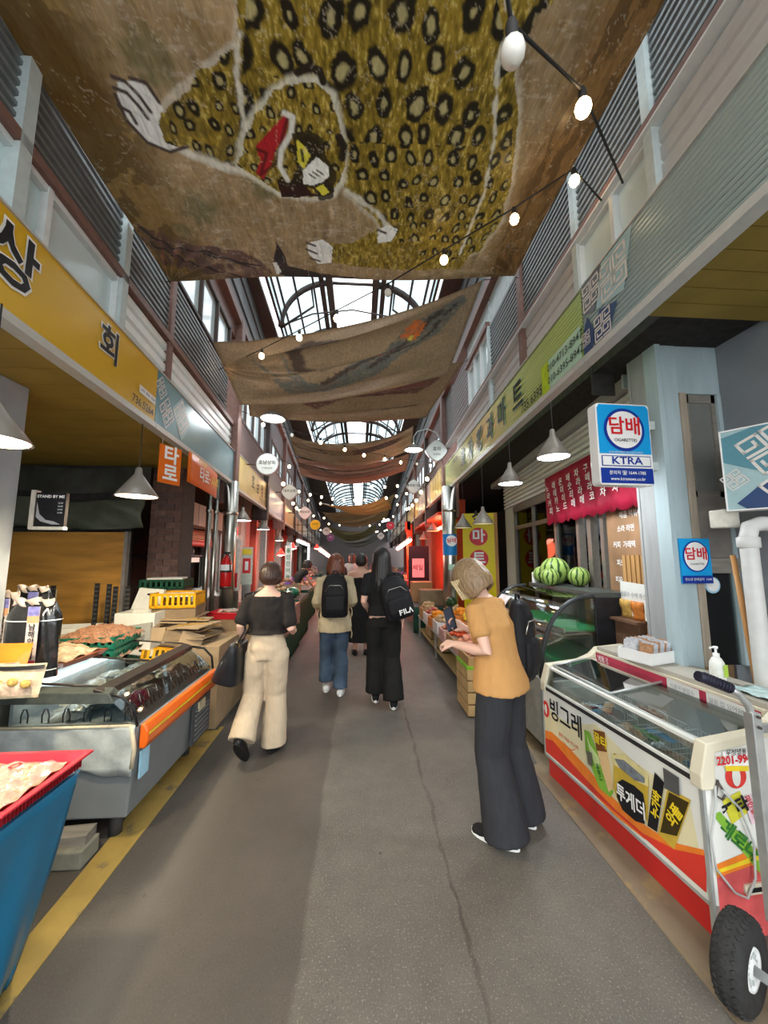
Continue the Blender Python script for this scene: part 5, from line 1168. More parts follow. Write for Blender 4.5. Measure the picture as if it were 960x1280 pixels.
dec([(743,912),(756,915),(761,945),(768,985),(762,990),(750,950)], 'pack_print', M('print_peach', (.72,.50,.25), .35, 0, .1), .006); dec([(743,912),(757,915),(760,940),(747,938)], 'pack_print', choc, .007)
a_, b_ = A(752,926); text('꿀타', .065, M('yellow_print', (.8,.6,.03)), pf.p(a_,b_,0), pf.r, ZZ, t, 'lettering', .03, off=.009)
a_, b_ = A(750,965); text('메로나', .032, dgr, pf.p(a_,b_,0), V((.30,0,0))*0+pf.r*.35-ZZ*.9, pf.r*.9+ZZ*.35, t, 'lettering', .03, off=.008)
dec([(768,941),(800,957),(812,975),(811,1026),(790,1018),(775,1005),(768,985)], 'tub_print', gold, .006); dec([(766,944),(782,942),(812,968),(812,983),(800,978),(780,962),(767,955)], 'tub_lid_print', M('print_cream_lid', (.70,.62,.30), .35), .008)
dec([(770,948),(782,950),(808,972),(808,979),(795,975),(776,959)], 'tub_label_print', M('print_grey_blue', (.18,.20,.22), .35, 0, .3, 40), .010)
dec([(773,978),(780,974),(795,982),(806,992),(809,1010),(808,1030),(796,1026),(780,1012),(773,996)], 'tub_label_print', black, .010)
a_, b_ = A(791,1002); text('투게더', .090, whitep, pf.p(a_,b_,0), pf.r, V((0,0,1)), t, 'lettering', .025, off=.013, sx=.8)
dec([(820,965),(832,978),(823,1040),(811,1032)], 'pack_print', black, .008); a_, b_ = A(823,1006); text('누가바', .050, M('yellow_print', (.8,.6,.03)), pf.p(a_,b_,0), V((.0,0,0))+ZZ*.95+pf.r*.2, -pf.r*.95+ZZ*.2, t, 'lettering', .04, off=.011)
dec([(836,985),(865,1000),(844,1062),(824,1042)], 'pack_print', gold, .006); dec([(838,990),(863,1003),(848,1045),(827,1040)], 'pack_print', M('print_dark_brown', (.05,.035,.01), .35), .008)
a_, b_ = A(846,1020); text('와플', .062, M('yellow_print', (.8,.6,.03)), pf.p(a_,b_,0), ZZ*.85+pf.r*.5, -pf.r*.85+ZZ*.5, t, 'lettering', .03, off=.011)
dec([(831,959),(851,972),(852,995),(833,985)], 'duct_tape', M('duct_tape_dark', (.09,.09,.09), .4), .011); dec([(735,938),(742,941),(743,958),(737,955)], 'metal_clip', chrome, .011)
# printed end
pe = Plane(fz(0,.03,0), FD, ZZ)
decal(pe, [[(.0,.0),(.60,.0),(.60,.22),(.45,.27),(.2,.28),(.0,.25)]], 'red_print', M('print_pink_red', (.72,.12,.12), .35, 0, .25, 9), t, .0015)
decal(pe, [[(.0,.25),(.2,.28),(.45,.27),(.60,.22),(.60,.28),(.45,.33),(.2,.34),(.0,.30)]], 'orange_wave', porg, t, .0025); decal(pe, [[(0,.265),(.2,.295),(.45,.285),(.6,.24),(.6,.255),(.45,.305),(.2,.315),(0,.28)]], 'yellow_wave', M('yellow_print', (.8,.6,.03)), t, .004)
def dec2(l, name, m, off): decal(pe, [hits(pe, l)], name, m, t, off)
dec2([(890,1018),(899,1014),(960,1080),(960,1095),(948,1090)], 'pack_print', grn, .003); a_, b_ = hit(pe, 922, 1050); text('메로나', .075, dgr, pe.p(a_,b_,0), V((.75,0,-.66)), V((.66,0,.75)), t, 'lettering', .03, off=.006)
dec2([(902,1000),(924,988),(934,1015),(914,1030)], 'pack_print', M('print_lime', (.65,.62,.05), .4), .003); a_, b_ = hit(pe, 918, 1010); text('꿀타', .07, black, pe.p(a_,b_,0), V((.85,0,.35)), V((-.35,0,.85)), t, 'lettering', .04, off=.006)
a_, b_ = hit(pe, 919, 970); decal(pe, [circ(a_,b_,.055,26,.05)], 'logo', M('logo_red', (.7,.05,.04)), t, .003); decal(pe, [circ(a_,b_,.022,20,.04)], 'logo_hole', wht, t, .005)
dec2([(901,945),(934,945),(934,963),(906,963)], 'sticker', M('yellow_print', (.8,.6,.03)), .006); dec2([(901,938),(934,936),(934,956),(902,956)], 'sticker', whitep, .008)
a_, b_ = hit(pe, 917, 948); text('2201-9944', .048, red, pe.p(a_,b_,0), pe.r, ZZ, t, 'phone_number', .03, off=.011); a_, b_ = hit(pe, 917, 940); text('우성냉동', .03, black, pe.p(a_,b_+.004,0), pe.r, ZZ, t, 'lettering', .01, off=.011)
dec2([(927,997),(944,990),(955,1020),(938,1030)], 'sticker', M('print_pale_pink', (.75,.55,.62), .4), .006); a_, b_ = hit(pe, 937, 1008); text('미인냉동', .03, red, pe.p(a_,b_,0), V((.4,0,-.9)), V((.9,0,.4)), t, 'lettering', .02, off=.009)
MB().prism(round_rect(.15,.042,.015), pe.p(.20,.19,0), pe.r, pe.u, pe.n*.012).build('vent_handle', M('freezer_cream', (.66,.61,.47)), t, bevel=.003); decal(pe, [[(p[0]+.20, p[1]+.19) for p in round_rect(.115,.018,.006)]], 'vent_slot', black, t, .014)
MB().tube([pe.p(.02,.62,.015), pe.p(.01,.55,.02), pe.p(-.03,.42,.02), pe.p(-.02,.30,.02), pe.p(.06,.20,.02)]+[pe.p(.12,.17,.02), pe.p(.17,.24,.02), pe.p(.18,.38,.02), pe.p(.13,.52,.02), pe.p(.05,.60,.02)], .005, 6).build('power_cable', M('clear_grey_cable', (.45,.47,.46), .3), t)
mb = MB(); mb.tube([pe.p(.04,.64,.012), pe.p(.02,.58,.014), pe.p(.05,.56,.014), pe.p(.07,.58,.014), pe.p(.04,.63,.012)], .005, 6); mb.build('latch_hook', M('dark_hook', (.10,.08,.07), .4, .6), t)
# things on the freezer shelf
t = thing('snack_box', 'open white carton full of foil snack bars on the ice cream freezer', 'box', tuple(fz(.80,.56,.914)))
bc = fz(.80,.56,.914); R_ = Matrix.Rotation(.30, 3, 'Z'); ex, ey = R_ @ V((1,0,0)), R_ @ V((0,1,0))
def lb_(x, y, z): return bc + ex*x + ey*y + ZZ*z
def lbox(mb, x0, x1, y0, y1, z0, z1): return mb.hexa([lb_(x0,y0,z0),lb_(x1,y0,z0),lb_(x1,y1,z0),lb_(x0,y1,z0),lb_(x0,y0,z1),lb_(x1,y0,z1),lb_(x1,y1,z1),lb_(x0,y1,z1)])
mb = MB(); lbox(mb, -.17,.17,-.115,-.110,0,.075); lbox(mb, -.17,.17,.110,.115,0,.075); lbox(mb, -.17,-.165,-.11,.11,0,.075); lbox(mb, .165,.17,-.11,.11,0,.075); lbox(mb, -.17,.17,-.115,.115,0,.004); mb.build('carton', whitep, t)
snm = [M('snack_foil_silver', (.62,.64,.68), .25, .3, .25, 60), M('snack_foil_brown', (.40,.22,.12), .3, .1, .4, 60), M('snack_foil_orange', (.62,.20,.03), .35, 0, .2, 30)]
k = 0
for row in range(2):
    for i in range(15):
        x = -.15+.021*i; tilt = .25; y = -.055+.11*row
        mb = MB(); mb.hexa([lb_(x,y-.045,.01),lb_(x+.013,y-.045,.01),lb_(x+.013,y+.045,.01),lb_(x,y+.045,.01),lb_(x+.03,y-.045,.125+.01*(i % 2)),lb_(x+.034,y-.045,.125+.01*(i % 2)),lb_(x+.034,y+.045,.125+.01*(i % 2)),lb_(x+.03,y+.045,.125+.01*(i % 2))])
        o = mb.build('snack_bar', snm[0 if (i+row) % 3 else 1]); tag(o, 'snack bar %d from the left in the %s row of the white carton' % (i+1, ('front','back')[row]), 'snack', 'snack bars in the white carton')
t2 = MB().add([lb_(.06,-.10,.05), lb_(.16,-.10,.06), lb_(.165,.02,.12), lb_(.10,-.02,.09)], [(0,1,2,3)]).build('snack_leaflet', snm[2], thick=.004); tag(t2, 'orange printed flap sticking up at the right of the white snack carton', 'leaflet')
t = thing('pump_bottle', 'white hand lotion pump bottle on the freezer shelf', 'bottle', tuple(fz(.36,.56,.914))); bc = fz(.36,.56,.914)
MB().lathe([(0,0),(.028,0),(.036,.01),(.038,.05),(.034,.10),(.022,.125),(.013,.13)], bc, 18).build('body', M('bottle_plastic', (.78,.80,.74), .3), t); MB().lathe([(.016,.13),(.016,.15),(.006,.152),(.006,.175),(.012,.177),(.012,.188),(0,.19)], bc, 12).build('pump', whitep, t); MB().tube([bc+V((0,0,.183)), bc+V((-.04,-.01,.185)), bc+V((-.045,-.012,.178))], .005, 6).build('spout', whitep, t)
pl = Plane(bc+V((.010,-.038,.05)), (.95,.25,0), ZZ); decal(pl, [rect(-.016,-.02,.020,.045)], 'label', M('label_lime', (.45,.66,.08), .4), t, .001)
o = MB().grid(lambda u, v: fz(.02+.22*u, .48+.16*v, .918+.012*abs(math.sin(7*u+5*v))), 10, 8).build('plastic_bag', M('pale_blue_plastic', (.50,.68,.68), .15, 0, .2, 20, coat=.5), thick=.003); tag(o, 'crumpled pale blue plastic bag on the near end of the freezer shelf', 'bag')
# ================================================================== HAND TRUCK
t = thing('hand_truck', 'silver hand truck with black grip and fat black wheel at the right edge', 'hand truck', (1.60,1.42,0)); alum = M('cast_aluminium', (.52,.54,.54), .35, .7, .08)
MB().tube([(1.395,1.50,1.125),(1.42,1.50,1.118),(1.53,1.50,1.075)], .021, 10).build('grip', M('black_rubber_grip', (.02,.02,.035), .35, 0, .1), t); mb = MB()
for i in range(9): mb.lathe([(.0215,0),(.0235,.004),(.0215,.008)], V((1.415,1.5,1.12))+V((.0135,0,-.0053))*i, 10, Matrix.Rotation(1.95, 4, 'Y'))
mb.build('grip_ribs', M('black_rubber_grip', (.02,.02,.035)), t)
MB().tube([(1.52,1.50,1.078),(1.56,1.50,1.055),(1.60,1.50,1.01),(1.625,1.50,.93),(1.63,1.5,.86)], .014, 10).build('handle_tube', alum, t)
MB().box((1.595,1.48,.20),(1.635,1.52,.98)).build('rail', alum, t, bevel=.004); MB().box((1.88,1.48,.20),(1.92,1.52,.98)).build('rail', alum, t, bevel=.004)
for z in (.30,.62,.90): MB().box((1.63,1.49,z),(1.885,1.51,z+.03)).build('crossbar', alum, t)
MB().tube([(1.67,1.46,.87),(1.67,1.46,1.02),(1.70,1.46,1.06),(1.90,1.46,1.06),(1.93,1.46,1.02),(1.93,1.46,.87),(1.67,1.46,.87)], .016, 8).build('back_loop', alum, t)
for z in (.93,.97,.5,.4): MB().cyl((1.61,1.475,z),(1.61,1.465,z), .006, 8).build('bolt', M('bolt_dark', (.10,.09,.08), .4, .6), t)
ax = V((.45,-.89,0)).normalized(); q = ax.to_track_quat('Z','X').to_matrix().to_4x4()
for (wc, vis) in ((V((1.395,1.44,.150)),1),(V((1.93,1.44,.150)),0)):
    tyre = MB().lathe([(.062,-.035),(.085,-.047),(.125,-.045),(.143,-.030),(.149,0),(.143,.030),(.125,.045),(.085,.047),(.062,.035)], wc, 40, q).build('tyre', M('tyre_rubber', (.028,.028,.028), .75, 0, .2, 30), t)
    mb = MB()
    for i in range(36):
        for s in (-1, 0, 1):
            a = 2*PI*(i+(.5 if s == 0 else 0))/36; rr = .147 if s == 0 else .142
            c = wc + q @ V((rr*math.cos(a), rr*math.sin(a), s*.027)); e = (q @ V((-math.sin(a), math.cos(a), 0))).normalized(); nn = (q @ V((math.cos(a), math.sin(a), s*.5))).normalized(); b2 = e.cross(nn)
            p8 = [c + e*x*.0085 + b2*y*.010 + nn*z for z in (-.004,.005) for x, y in ((-1,0),(0,-1),(1,0),(0,1))]; mb.hexa(p8)
    mb.build('tread_lug', M('tyre_rubber', (.028,.028,.028)), tyre)
    MB().lathe([(.0,.030),(.020,.032),(.026,.044),(.032,.030),(.050,.026),(.056,.040),(.064,.042),(.066,.034)], wc, 28, q).build('hub', M('white_hub', (.72,.74,.73), .35), t)
    mb = MB()
    for i in range(12):
        a = 2*PI*i/12; c = wc + q @ V((.041*math.cos(a), .041*math.sin(a), .030)); e = (q @ V((math.cos(a), math.sin(a), 0))); b2 = ax.cross(e); mb.hexa([c + e*x*.010 + b2*y*.004 + ax*z for z in (-.002,.006) for x, y in ((-1,-1),(1,-1),(1,1),(-1,1))])
    mb.build('hub_spokes', M('hub_grey', (.40,.43,.43), .4), t)
MB().tube([V((1.395,1.44,.150))+ax*.02, V((1.395,1.44,.150))+ax*.30], .016, 12).build('axle', alum, t)
MB().tube([(1.615,1.5,.22),(1.66,1.30,.14),(1.75,1.25,.12)], .014, 8).build('axle_bracket', alum, t); MB().box((1.60,1.20,.02),(1.95,1.50,.035)).build('toe_plate', alum, t)
# ================================================================== LEFT SIDE
woodp = M('plywood_sheet', (.44,.215,.04), .5, 0, .35, 2.2, stretch=(.6,1,4), bump=.05)
tarpg = M('dark_green_tarp', (.10,.11,.08), .35, 0, .25, 4, bump=.3); styro = M('styrofoam_white', (.66,.65,.58), .7, 0, .05, 20)
cardb = M('cardboard_pale', (.36,.26,.155), .75, 0, .12, 6); cardd = M('cardboard_dull', (.24,.17,.10), .75, 0, .2, 6)
clearpl = M('clear_plastic_wrap', (.75,.72,.68), .12, 0, .1, 20, alpha=.28, coat=.8)
# back partition: plywood, tarp
t = thing('plywood_board', 'large orange brown plywood board standing behind the seafood counter', 'board', (-3.1,4.3,0)); MB().box((-4.0,4.30,.6),(-2.62,4.33,1.875)).build('board', woodp, t); MB().box((-2.62,4.28,.5),(-2.585,4.34,1.88)).build('edge_post', M('dull_wood_board', (.22,.2,.18)), t)
o = MB().prism(rect(-.115,-.13,.115,.13), (-3.40,4.298,1.10+.02), (1,0,0), (0,0,1), (0,-.004,0)).build('paper_notice', M('paper_cream', (.62,.58,.38), .6)); tag(o, 'small cream notice taped on the plywood board', 'notice')
for x0,z0,x1,z1 in ((-3.53,.975,-3.27,1.0),(-3.53,1.24,-3.27,1.265),(-3.53,.975,-3.505,1.265),(-3.295,.975,-3.27,1.265)): pass
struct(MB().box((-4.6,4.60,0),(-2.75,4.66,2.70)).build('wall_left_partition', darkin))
def tf(u, v): return V((-4.3+1.75*u, 4.48-.05*math.sin(9*u)*v+.04*math.sin(15*u+6*v), 1.93+.34*v+.02*math.sin(7*u)))
t = MB().grid(tf, 40, 10).build('green_tarp', tarpg, thick=.004); tag(t, 'crumpled dark green tarp stretched above the plywood board', 'tarp')
def tf2(u, v): return V((-4.4+1.9*u, 4.52+.03*math.sin(11*u), 2.36+.30*v+.02*math.sin(9*u)))
t = MB().grid(tf2, 30, 6).build('black_tarp', M('black_tarp', (.045,.045,.035), .5, 0, .3, 5)); tag(t, 'rolled black sheet above the dark green tarp', 'tarp')
# brick pillar with individual bricks on the seen faces
brp = struct(MB().box((-2.56,4.66,0),(-2.20,5.0,2.70)).build('column', M('mortar_dark', (.10,.085,.075), .8))); brm = [M('brick_%d' % i, c, .8, 0, .2, 20) for i, c in enumerate(((.135,.075,.06),(.11,.065,.055),(.16,.095,.075)))]
bx = None; rs_ = random.Random(9); bm_cache = {}
for k in range(36):
    z = .0+.075*k
    for i in range(-1, 3):
        x0 = -2.56+.19*i+(.095 if k % 2 else 0); x1 = x0+.18; x0c, x1c = max(x0,-2.56), min(x1,-2.20)
        if x1c-x0c < .03: continue
        if k < 12: continue
        MB().box((x0c,4.648,z),(x1c,4.665,z+.066)).build('brick', rs_.choice(brm), brp)
# STAND BY ME poster board
t = thing('movie_poster_sign', 'small black poster board with white capitals fixed to the grey pillar', 'sign', (-2.25,2.62,1.85)); pl = Plane((-2.085,2.60,1.925), (1,.1,0), ZZ)
MB().prism(rect(-.09,-.115,.09,.115), pl.O+pl.n*-.03, pl.r, pl.u, pl.n*.03).build('panel', black, t); MB().prism(rect(-.115,-.13,-.09,.13), pl.O+pl.n*-.04, pl.r, pl.u, pl.n*.05).build('side_frame', M('cream_plastic', (.62,.6,.52)), t); MB().prism(rect(-.115,-.135,.09,-.115), pl.O+pl.n*-.04, pl.r, pl.u, pl.n*.045).build('bottom_frame', M('cream_plastic', (.62,.6,.52)), t)
text('STAND BY ME', .026, whitep, pl.p(0,.088,0), pl.r, ZZ, t, 'lettering', .03, off=.002); decal(pl, [[(-.08,.05),(-.06,-.03),(-.02,-.07),(.03,-.08),(.07,-.10),(.02,-.10),(-.05,-.08),(-.08,-.05)]], 'grey_print', M('print_grey', (.35,.35,.37), .4), t, .002)
for k in range(4): text('12:30', .014, whitep, pl.p(.06,.045-.022*k,0), pl.r, ZZ, t, 'small_print', .01, off=.002)
# ---- seafood freezer
fg = M('freezer_grey', (.20,.215,.22), .35, .1, .08, 5); fpal = M('tattered_pale_sheet', (.42,.45,.43), .45, 0, .22, 12, bump=.5, bscale=18); orb = M('orange_bumper', (.75,.13,.012), .3, 0, .06, 6, coat=.3)
t = thing('seafood_freezer', 'low grey seafood chest freezer with orange bumper and glass top', 'freezer', (-1.65,2.9,0)); NY, FY = 2.34, 3.44
MB().hexa([(-2.02,NY+.02,.14),(-1.31,NY+.02,.14),(-1.31,FY,.14),(-2.02,FY,.14),(-2.02,NY,.64),(-1.27,NY,.64),(-1.27,FY,.64),(-2.02,FY,.64)]).build('body', fg, t, bevel=.012)
def shf(u, v): return V((-2.04+.76*u, NY-.012-.004*math.sin(20*u+9*v), .40+.25*v+(.02*math.sin(13*u) if v < .1 else 0)-(.03*max(0,u-.9)*10 if v < .1 else 0)))
MB().grid(shf, 40, 10).build('taped_sheet', fpal, t, thick=.004); MB().tube([V((-2.04,NY-.01,.652)), V((-1.7,NY-.015,.648)), V((-1.30,NY-.01,.648))], .009, 6).build('tape_edge', M('yellowed_tape', (.60,.52,.36), .5, 0, .2, 15), t)
MB().tube([V((-1.30,NY-.01,.65)), V((-1.275,NY-.012,.52)), V((-1.285,NY-.01,.42))], .012, 6).build('tape_edge', M('yellowed_tape', (.6,.52,.36)), t)
MB().prism([(0,0),(.035,.0),(.05,.035),(.05,.095),(.03,.135),(0,.135)], (-1.272,NY+.02,.505), (1,0,0), ZZ, (0,FY-NY-.03,0)).build('bumper', orb, t, bevel=.01); MB().box((-1.223,NY+.03,.580),(-1.2205,FY-.02,.594)).build('bumper_stripe', M('yellow_print', (.8,.6,.03)), t)
mb = MB(); mb.box((-1.275,NY+.72,.18),(-1.262,FY-.06,.48)); mb.build('grille', M('grille_dark', (.07,.075,.08), .4), t)
for k in range(7): MB().box((-1.262,NY+.76,.20+.035*k),(-1.254,FY-.10,.212+.035*k)).build('grille_bar', fg, t)
MB().box((-1.262,NY+.80,.40),(-1.252,NY+.92,.47)).build('rating_plate', M('paper_cream', (.62,.58,.38)), t); MB().box((-1.278,NY+.05,.33),(-1.268,NY+.14,.48)).build('blue_sticker', M('pale_blue_print', (.35,.6,.75)), t)
for x in (-1.95,-1.42):
    for y in (NY+.12, FY-.12): MB().cyl((x,y,.0),(x,y,.14), .035, 10).build('foot', M('foot_dark', (.05,.05,.05)), t)
sg = glass('seafood_glass', (.86,.92,.90), .4, .03, .85); fdk = M('dark_bronze_rail', (.05,.042,.036), .35, .4)
ZT = .825
MB().add([V((-1.285,NY+.01,.65)),V((-1.285,FY,.65)),V((-1.47,FY,ZT-.02)),V((-1.47,NY+.01,ZT-.02))], [(0,1,2,3)]).build('front_glass', sg, t)
MB().add([V((-2.02,NY,.65)),V((-1.29,NY,.65)),V((-1.45,NY,ZT-.02)),V((-2.02,NY,ZT-.02))], [(0,1,2,3)]).build('end_glass', sg, t)
MB().add([V((-2.02,FY,.65)),V((-1.29,FY,.65)),V((-1.45,FY,ZT-.02)),V((-2.02,FY,ZT-.02))], [(0,1,2,3)]).build('end_glass', sg, t)
MB().tube([V((-1.275,FY,.64)),V((-1.29,FY,.74)),V((-1.36,FY,.81)),V((-1.46,FY,ZT))], .010, 6).build('edge_rubber', black, t); MB().tube([V((-1.275,NY,.64)),V((-1.30,NY,.74)),V((-1.37,NY,.80)),V((-1.46,NY,ZT))], .008, 6).build('edge_rubber', black, t)
MB().hexa([(-1.53,NY-.01,ZT-.012),(-1.46,NY-.01,ZT-.022),(-1.46,FY+.01,ZT-.022),(-1.53,FY+.01,ZT-.012),(-1.53,NY-.01,ZT+.03),(-1.47,NY-.01,ZT+.01),(-1.47,FY+.01,ZT+.01),(-1.53,FY+.01,ZT+.03)]).build('top_rail', fdk, t, bevel=.003); MB().box((-1.475,NY+.02,ZT-.03),(-1.462,FY,ZT-.018)).build('chrome_strip', chrome, t)
mb = MB(); mb.hexa([(-2.05,NY-.02,ZT-.045),(-1.40,NY-.02,ZT-.055),(-1.42,NY+.05,ZT),(-2.05,NY+.05,ZT+.01),(-2.05,NY-.015,ZT+.02),(-1.44,NY-.015,ZT+.005),(-1.45,NY+.05,ZT+.02),(-2.05,NY+.05,ZT+.04)]); mb.build('taped_end_rail', M('greenish_black_tape', (.07,.08,.07), .3, 0, .3, 12, bump=.4), t, bevel=.006)
for (y0, y1, dz) in ((NY+.05,2.98,0),(2.90,FY-.02,.012)):
    g = MB().add([V((-1.53,y0,ZT+.02+dz)),V((-1.53,y1,ZT+.02+dz)),V((-1.98,y1,ZT+.055+dz)),V((-1.98,y0,ZT+.055+dz))], [(0,1,2,3)]).build('sliding_lid', sg, t)
    mb = MB(); mb.tube([V((-1.53,y0,ZT+.02+dz)),V((-1.98,y0,ZT+.055+dz))], .008, 4); mb.tube([V((-1.53,y1,ZT+.02+dz)),V((-1.98,y1,ZT+.055+dz))], .008, 4); mb.tube([V((-1.98,y0,ZT+.055+dz)),V((-1.98,y1,ZT+.055+dz))], .007, 4); mb.build('lid_frame', fdk, g)
MB().box((-2.02,NY+.05,.64),(-2.0,FY-.02,ZT+.05)).build('back_wall', M('freezer_inside', (.55,.6,.6)), t); MB().cyl((-1.965,NY+.08,ZT+.0),(-1.965,FY-.1,ZT+.0), .012, 8).build('tube_light', M('tube_cool', (.85,.95,1), .4, emit=5, var=0), t)
mb = MB()
for k in range(6):
    x = -1.92+.115*k; mb.tube([V((x-.018,NY+.03,.66)), V((x-.020,NY+.03,.70)), V((x-.008,NY+.03,.735)), V((x+.008,NY+.03,.735)), V((x+.020,NY+.03,.70)), V((x+.018,NY+.03,.66))], .004, 5)
for k in range(11):
    y = NY+.10+.095*k; mb.tube([V((-1.34,y-.018,.66)), V((-1.36,y-.020,.71)), V((-1.385,y,.75)), V((-1.36,y+.020,.71)), V((-1.34,y+.018,.66))], .004, 5)
mb.build('wire_loops', M('dark_wire', (.07,.07,.07), .35, .5), t)
MB().box((-2.0,NY+.03,.60),(-1.30,FY-.03,.645)).build('inner_tray', M('grey_inside', (.25,.26,.26), .5), t)
rs_ = random.Random(4); pkm = [M('seafood_pack_%d' % i, c, .15, 0, .4, 35, coat=.6) for i, c in enumerate(((.45,.45,.42),(.25,.26,.27),(.42,.30,.24),(.30,.08,.09),(.50,.47,.36)))]; sm_ = []
for m in pkm:
    o = MB().grid(lambda u, v: V((.20*(u-.5), .13*(v-.5), .035*(math.sin(PI*u)*math.sin(PI*v))**.5+.006*math.sin(u*23+v*9))), 10, 7).build('p', m, thick=.006); sm_.append(o.data); bpy.data.objects.remove(o)
for i in range(34):
    o = bpy.data.objects.new('seafood_pack', sm_[rs_.choice((0,0,0,1,1,2,4))]); COL.objects.link(o); o.location = (rs_.uniform(-1.88,-1.46), NY+.13+(FY-NY-.26)*(i+.5)/34, .648+.030*(i % 3)); o.rotation_euler = (rs_.uniform(-.2,.2), rs_.uniform(-.2,.2), rs_.uniform(0,3.1)); tag(o, 'clear bag of frozen seafood lying in the grey chest freezer', 'seafood', 'frozen seafood bags in the freezer')
o = MB().ball((-1.43,2.62,.70), (.06,.08,.05), 12, 8).build('seafood_pack', M('magenta_bag', (.45,.02,.09), .2, 0, .2, 12, coat=.5)); tag(o, 'bright magenta bag pressed against the freezer front glass', 'seafood')
t = thing('concrete_block', 'weathered block under the near end of the seafood freezer', 'block', (-1.62,2.27,0)); MB().box((-1.85,2.20,0),(-1.43,2.34,.09)).build('block', M('dirty_concrete', (.22,.22,.18), .8, 0, .2, 15, bump=.5), t, bevel=.01); MB().cbox((-1.6,2.28,.11),(.30,.10,.05), rz=.1).build('wood_scrap', M('weathered_wood', (.24,.22,.19)), t)
# counter behind with goods
solid('left_counter', (-2.75,1.2,0), (-2.04,3.95,.86), M('counter_dark', (.09,.085,.075), .7))
t = thing('counter_ledge', 'long beige wooden ledge behind the seafood freezer', 'counter', (-2.08,2.6,.86)); MB().box((-2.75,1.2,.861),(-2.03,3.95,.89)).build('board', M('beige_ledge', (.42,.34,.23), .5, 0, .1, 5), t, bevel=.004); MB().box((-2.03,1.6,.84),(-2.015,3.95,.885)).build('edge_strip', alu, t)
def laver(label, x, y, z, w_, h, tilt=0, seed=0):
    t = thing('seaweed_bag', label, 'bag', (x, y, z))
    def f(u, v):
        a = 2*PI*u; r = w_/2*(1+.06*math.sin(5*a+seed)+.04*math.sin(11*a+v*7)); k = 1 if v < .8 else 1-(v-.8)*1.2
        return V((x+tilt*v+r*math.cos(a)*k, y+r*.45*math.sin(a)*(k if v < .9 else k*.4), z+.012+h*v))
    MB().grid(f, 40, 12).build('seaweed', M('black_seaweed', (.010,.011,.012), .15, 0, .6, 25, coat=1.0, bump=.6, bscale=30), t)
    def g(u, v): return V((x+tilt+w_*.62*(u-.5)*1.3, y-.02+.010*math.sin(u*19+v*3), z+h*(.97+.10*v)+.008*math.sin(u*13)))
    MB().grid(g, 70, 3).build('bag_top', M('pale_plastic_top', (.60,.48,.40), .2, 0, .2, 30, coat=.6), t, thick=.004)
    lx = x+w_*.24+tilt*.8; pl = Plane((lx, y-w_*.27-.012, z+h*.60), (1,.12,0), (tilt*.4,0,1))
    MB().prism(rect(-.03,-h*.36,.03,h*.38), pl.O, pl.r, pl.u, pl.n*.003).build('label', M('label_cream_pink', (.70,.58,.52), .4), t); decal(pl, [rect(-.03,h*.26,.03,h*.38)], 'label_top', M('label_blue', (.22,.22,.50), .4, 0, .4, 40), t, .004); decal(pl, [rect(-.03,h*.17,.03,h*.26)], 'label_band', M('label_peach', (.72,.36,.18), .4), t, .004)
    decal(pl, [rect(-.03,-h*.36,.03,-h*.31)], 'label_bottom', M('label_red', (.62,.06,.10), .4), t, .004)
    for i, ch in enumerate('남해안돌김'): text(ch, .040, black, pl.p(0,h*.11-.040*i,0), pl.r, pl.u, t, 'lettering', .02, off=.005)
    MB().tube([V((x+w_*.53*math.cos(2*PI*i/16), y+w_*.25*math.sin(2*PI*i/16), z+h*.78)) for i in range(17)], .004, 5).build('string_tie', whitep, t)
    MB().tube([V((x+w_*.53*math.cos(2*PI*i/16), y+w_*.25*math.sin(2*PI*i/16), z+h*.13)) for i in range(17)], .004, 5).build('string_tie', whitep, t)
p = at(36, 836, 2.42); laver('large black seaweed bag with upright label in front on the counter', p.x, p.y, .89, .29, .44, 0, 1)
p = at(40, 800, 2.78); laver('black seaweed bag leaning behind the large one', p.x, p.y, .95, .25, .43, -.02, 2)
p = at(2, 800, 2.55); laver('black seaweed bag cut by the left edge of the picture', p.x, p.y, .89, .22, .47, 0, 4)
def snackbag(label, cx_, cy_, cz, w_, h, c1, c2, rz=0):
    t = thing('snack_bag', label, 'bag', (cx_, cy_, cz-h/2)); e = V((math.cos(rz), math.sin(rz), 0)); nn = V((math.sin(rz), -math.cos(rz), 0))
    for s, nm in ((1,'front_film'),(-1,'back_film')):
        MB().grid(lambda u, v: V((cx_,cy_,cz)) + e*(w_*(u-.5)) + V((0,.25*h*(v-.5),h*(v-.5))) + nn*s*.035*(math.sin(PI*u)*math.sin(PI*v))**.6, 12, 10).build(nm, c1 if s == 1 else c2, t)
    MB().grid(lambda u, v: V((cx_,cy_,cz)) + e*(w_*.8*(u-.5)) + V((0,.25*h*(v*.45-.40),h*(v*.45-.40))) + nn*(.042*(math.sin(PI*(u*.8+.1))*math.sin(PI*(.1+v*.45)))**.6), 10, 6).build('clear_window', c2, t)
    return t
ofilm = M('orange_film', (.80,.26,.02), .25, 0, .12, 8, coat=.4); pfilm = M('chip_window', (.55,.40,.28), .3, 0, .55, 28, coat=.4); cfilm = M('cream_film', (.62,.50,.32), .3, 0, .35, 20, coat=.4)
p = at(8, 808, 2.24); snackbag('orange topped snack bag standing upright at the left edge', p.x, p.y, 1.03, .24, .20, ofilm, pfilm)
p = at(14, 838, 2.12); t_ = snackbag('cream snack bag with a black band lying lower at the left edge', p.x, p.y, .97, .30, .16, cfilm, pfilm, .1)
MB().grid(lambda u, v: V((p.x-.15+.30*u, p.y+.012+.010*v-.030*math.sin(PI*u)**.6, 1.028+.018*v)), 12, 2).build('black_band', black, t_)
